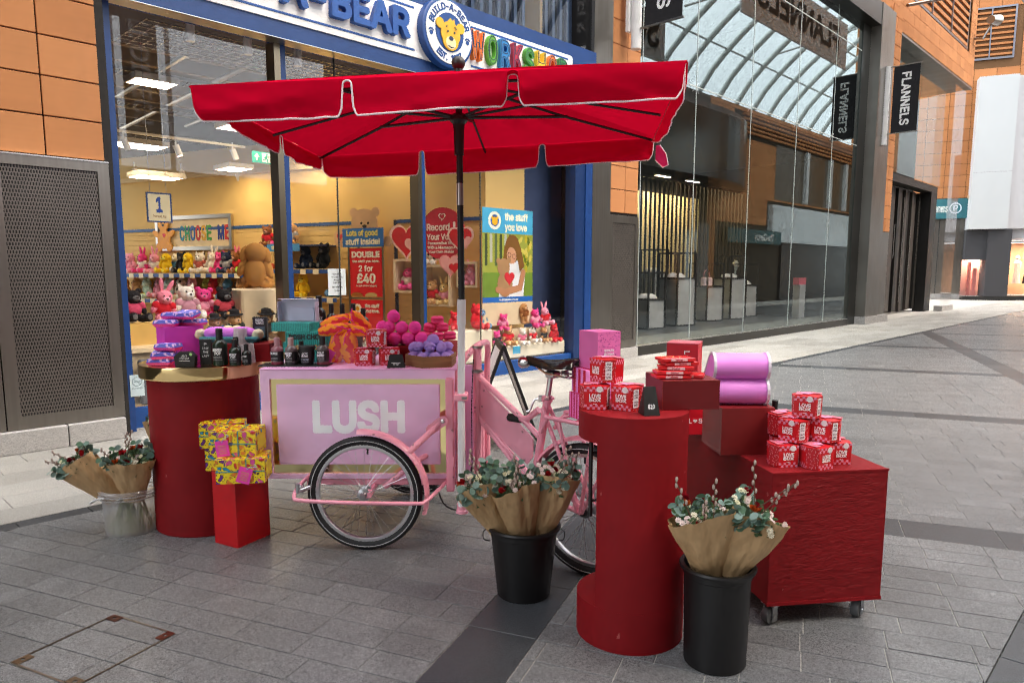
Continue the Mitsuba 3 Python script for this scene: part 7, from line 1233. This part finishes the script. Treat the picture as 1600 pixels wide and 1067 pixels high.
    for i in range(red):
        q = pt(R1 * .85, r.uniform(.03, .07)); pv, pf, o = [], [], 0; nrm = ax + V3(0, -.5, .2) + r.normal(size=3) * .3
        for j in range(16):
            d = nrm * r.uniform(.4, 1.1) + r.normal(size=3) * .5; v = place(LV, q, d, r.normal(size=3), r.uniform(.018, .030), .6); pv.append(v); pf.append(LF + o); o += len(v)
        P(k, 'red_flower', (np.vstack(pv), np.vstack(pf)), 'm_leaf', [(.32, .012, .015), (.42, .07, .015), (.20, .008, .014)][i % 3])
    for i in range(3 if sprig else 1):
        q = pt(R1 * .6, .0); d = ax + r.normal(size=3) * .25; pts = [q + d * t * .16 for t in np.linspace(0, 1, 5)]; wk = P(k, 'willow_twig', tube(pts, .0022, 5), 'm_matte', (.12, .06, .04)); P(wk, 'catkins', [ell(.0052, .0052, .0105, q + d * .16 * tt + (.005 if j % 2 else -.005) * fx, 1) for j, tt in enumerate((.55, .67, .78, .89, 1.0))], 'm_matte', (.36, .28, .24), kind='stuff')
    return k
BK1 = (.055, 3.20, 0); k, M = bucket(BK1, .124, .166, .335, 'black bucket of three wrapped bouquets in front of the tricycle')
P(k, 'handle_loop', [tube(smoothpath([(s * .17, 0, .315), (s * .19, -.01, .30), (s * .185, -.01, .265), (s * .158, -.0, .255)], 5), .0025, 6) for s in (-1, 1)], 'm_satin', (.02, .02, .02), M=M)
bouquet((-.03, 3.20, .29), (-.145, 3.12, .525), .092, 'bouquet leaning left in the black bucket before the tricycle, with pale sprigs', 3, .07, red=2, sprig=3)
bouquet((.05, 3.165, .29), (.02, 3.07, .525), .100, 'central bouquet with white daisies in the black bucket before the tricycle', 4, .09, red=4, sprig=2)
bouquet((.125, 3.19, .29), (.20, 3.13, .56), .090, 'bouquet leaning right with red flowers in the black bucket before the tricycle', 5, .07, red=7, sprig=3)
BK2 = (.79, 2.61, 0); k, M = bucket(BK2, .118, .137, .392, 'tall black bucket of two wrapped bouquets at the right front')
bouquet((.755, 2.61, .36), (.715, 2.555, .575), .116, 'left bouquet in brown paper in the tall black bucket', 11, .085, red=3, sprig=2)
bouquet((.83, 2.61, .36), (.90, 2.56, .58), .114, 'right bouquet with catkin twigs in the tall black bucket', 12, .06, red=3, sprig=3)
for p, l, sd in (((-2.235, 4.03, 0), 'clear plastic bucket with a white handle and two bouquets at the left', 0), ((-2.17, 4.50, 0), 'clear plastic bucket of flowers standing behind the round pedestal', 1)):
    k, M = bucket(p, .136, .160, .262, l, 'm_clear', None); P(k, 'lid_ring', [lathe([(.158, .235), (.169, .236), (.169, .240), (.158, .241)], 48), lathe([(.158, .215), (.166, .216), (.166, .220), (.158, .221)], 48)], 'm_frost', (.7, .7, .72), sm=40, M=M)
    if sd == 0: P(k, 'handle', tube(smoothpath([(-.165, -.04, .22), (-.19, -.09, .20), (-.17, -.14, .215), (-.10, -.165, .245), (-.02, -.172, .25)] if 0 else [(-.166, -.02, .205), (-.185, -.07, .185), (-.165, -.12, .20), (-.10, -.158, .235), (-.055, -.165, .24)], 6), .005, 8), 'm_satin', (.62, .62, .62), sm=40, M=M)
    r = np.random.RandomState(30 + sd); P(k, 'water', lathe([(0, .010), (.126, .012), (.137, .095), (0, .095)], 48), 'm_water', None, sm=40, M=M)
    st = []
    for _ in range(34): a, q = r.uniform(0, 6.28), .10 * math.sqrt(r.rand()); b = r.uniform(0, 6.28); st.append(tube([(.128 * math.cos(a) * (q / .1), .128 * math.sin(a) * (q / .1), .02), (.05 * math.cos(b), .05 * math.sin(b), .24)], .0035, 6))
    t = thing('cut_stems', 'green cut stems standing in the ' + ('front' if sd == 0 else 'rear') + ' clear bucket', 'stems', kind='stuff'); put(t, st, 'm_matte', (.16, .20, .05), M=M)
bouquet((-2.30, 4.0, .20), (-2.46, 3.93, .415), .105, 'bouquet leaning left out of the front clear bucket, in dark creased brown paper', 21, .05, red=3, sprig=2)
bouquet((-2.195, 4.0, .20), (-2.17, 3.93, .435), .125, 'bouquet with an orange flower upright in the front clear bucket', 22, .05, red=5, sprig=3)
bouquet((-2.20, 4.48, .20), (-2.20, 4.42, .54), .115, 'bouquet with catkins in the rear clear bucket half behind the round pedestal', 23, .05, red=3, sprig=2)
for k_ in [k_ for k_ in scene if k_ == 'x']: scene.pop(k_)
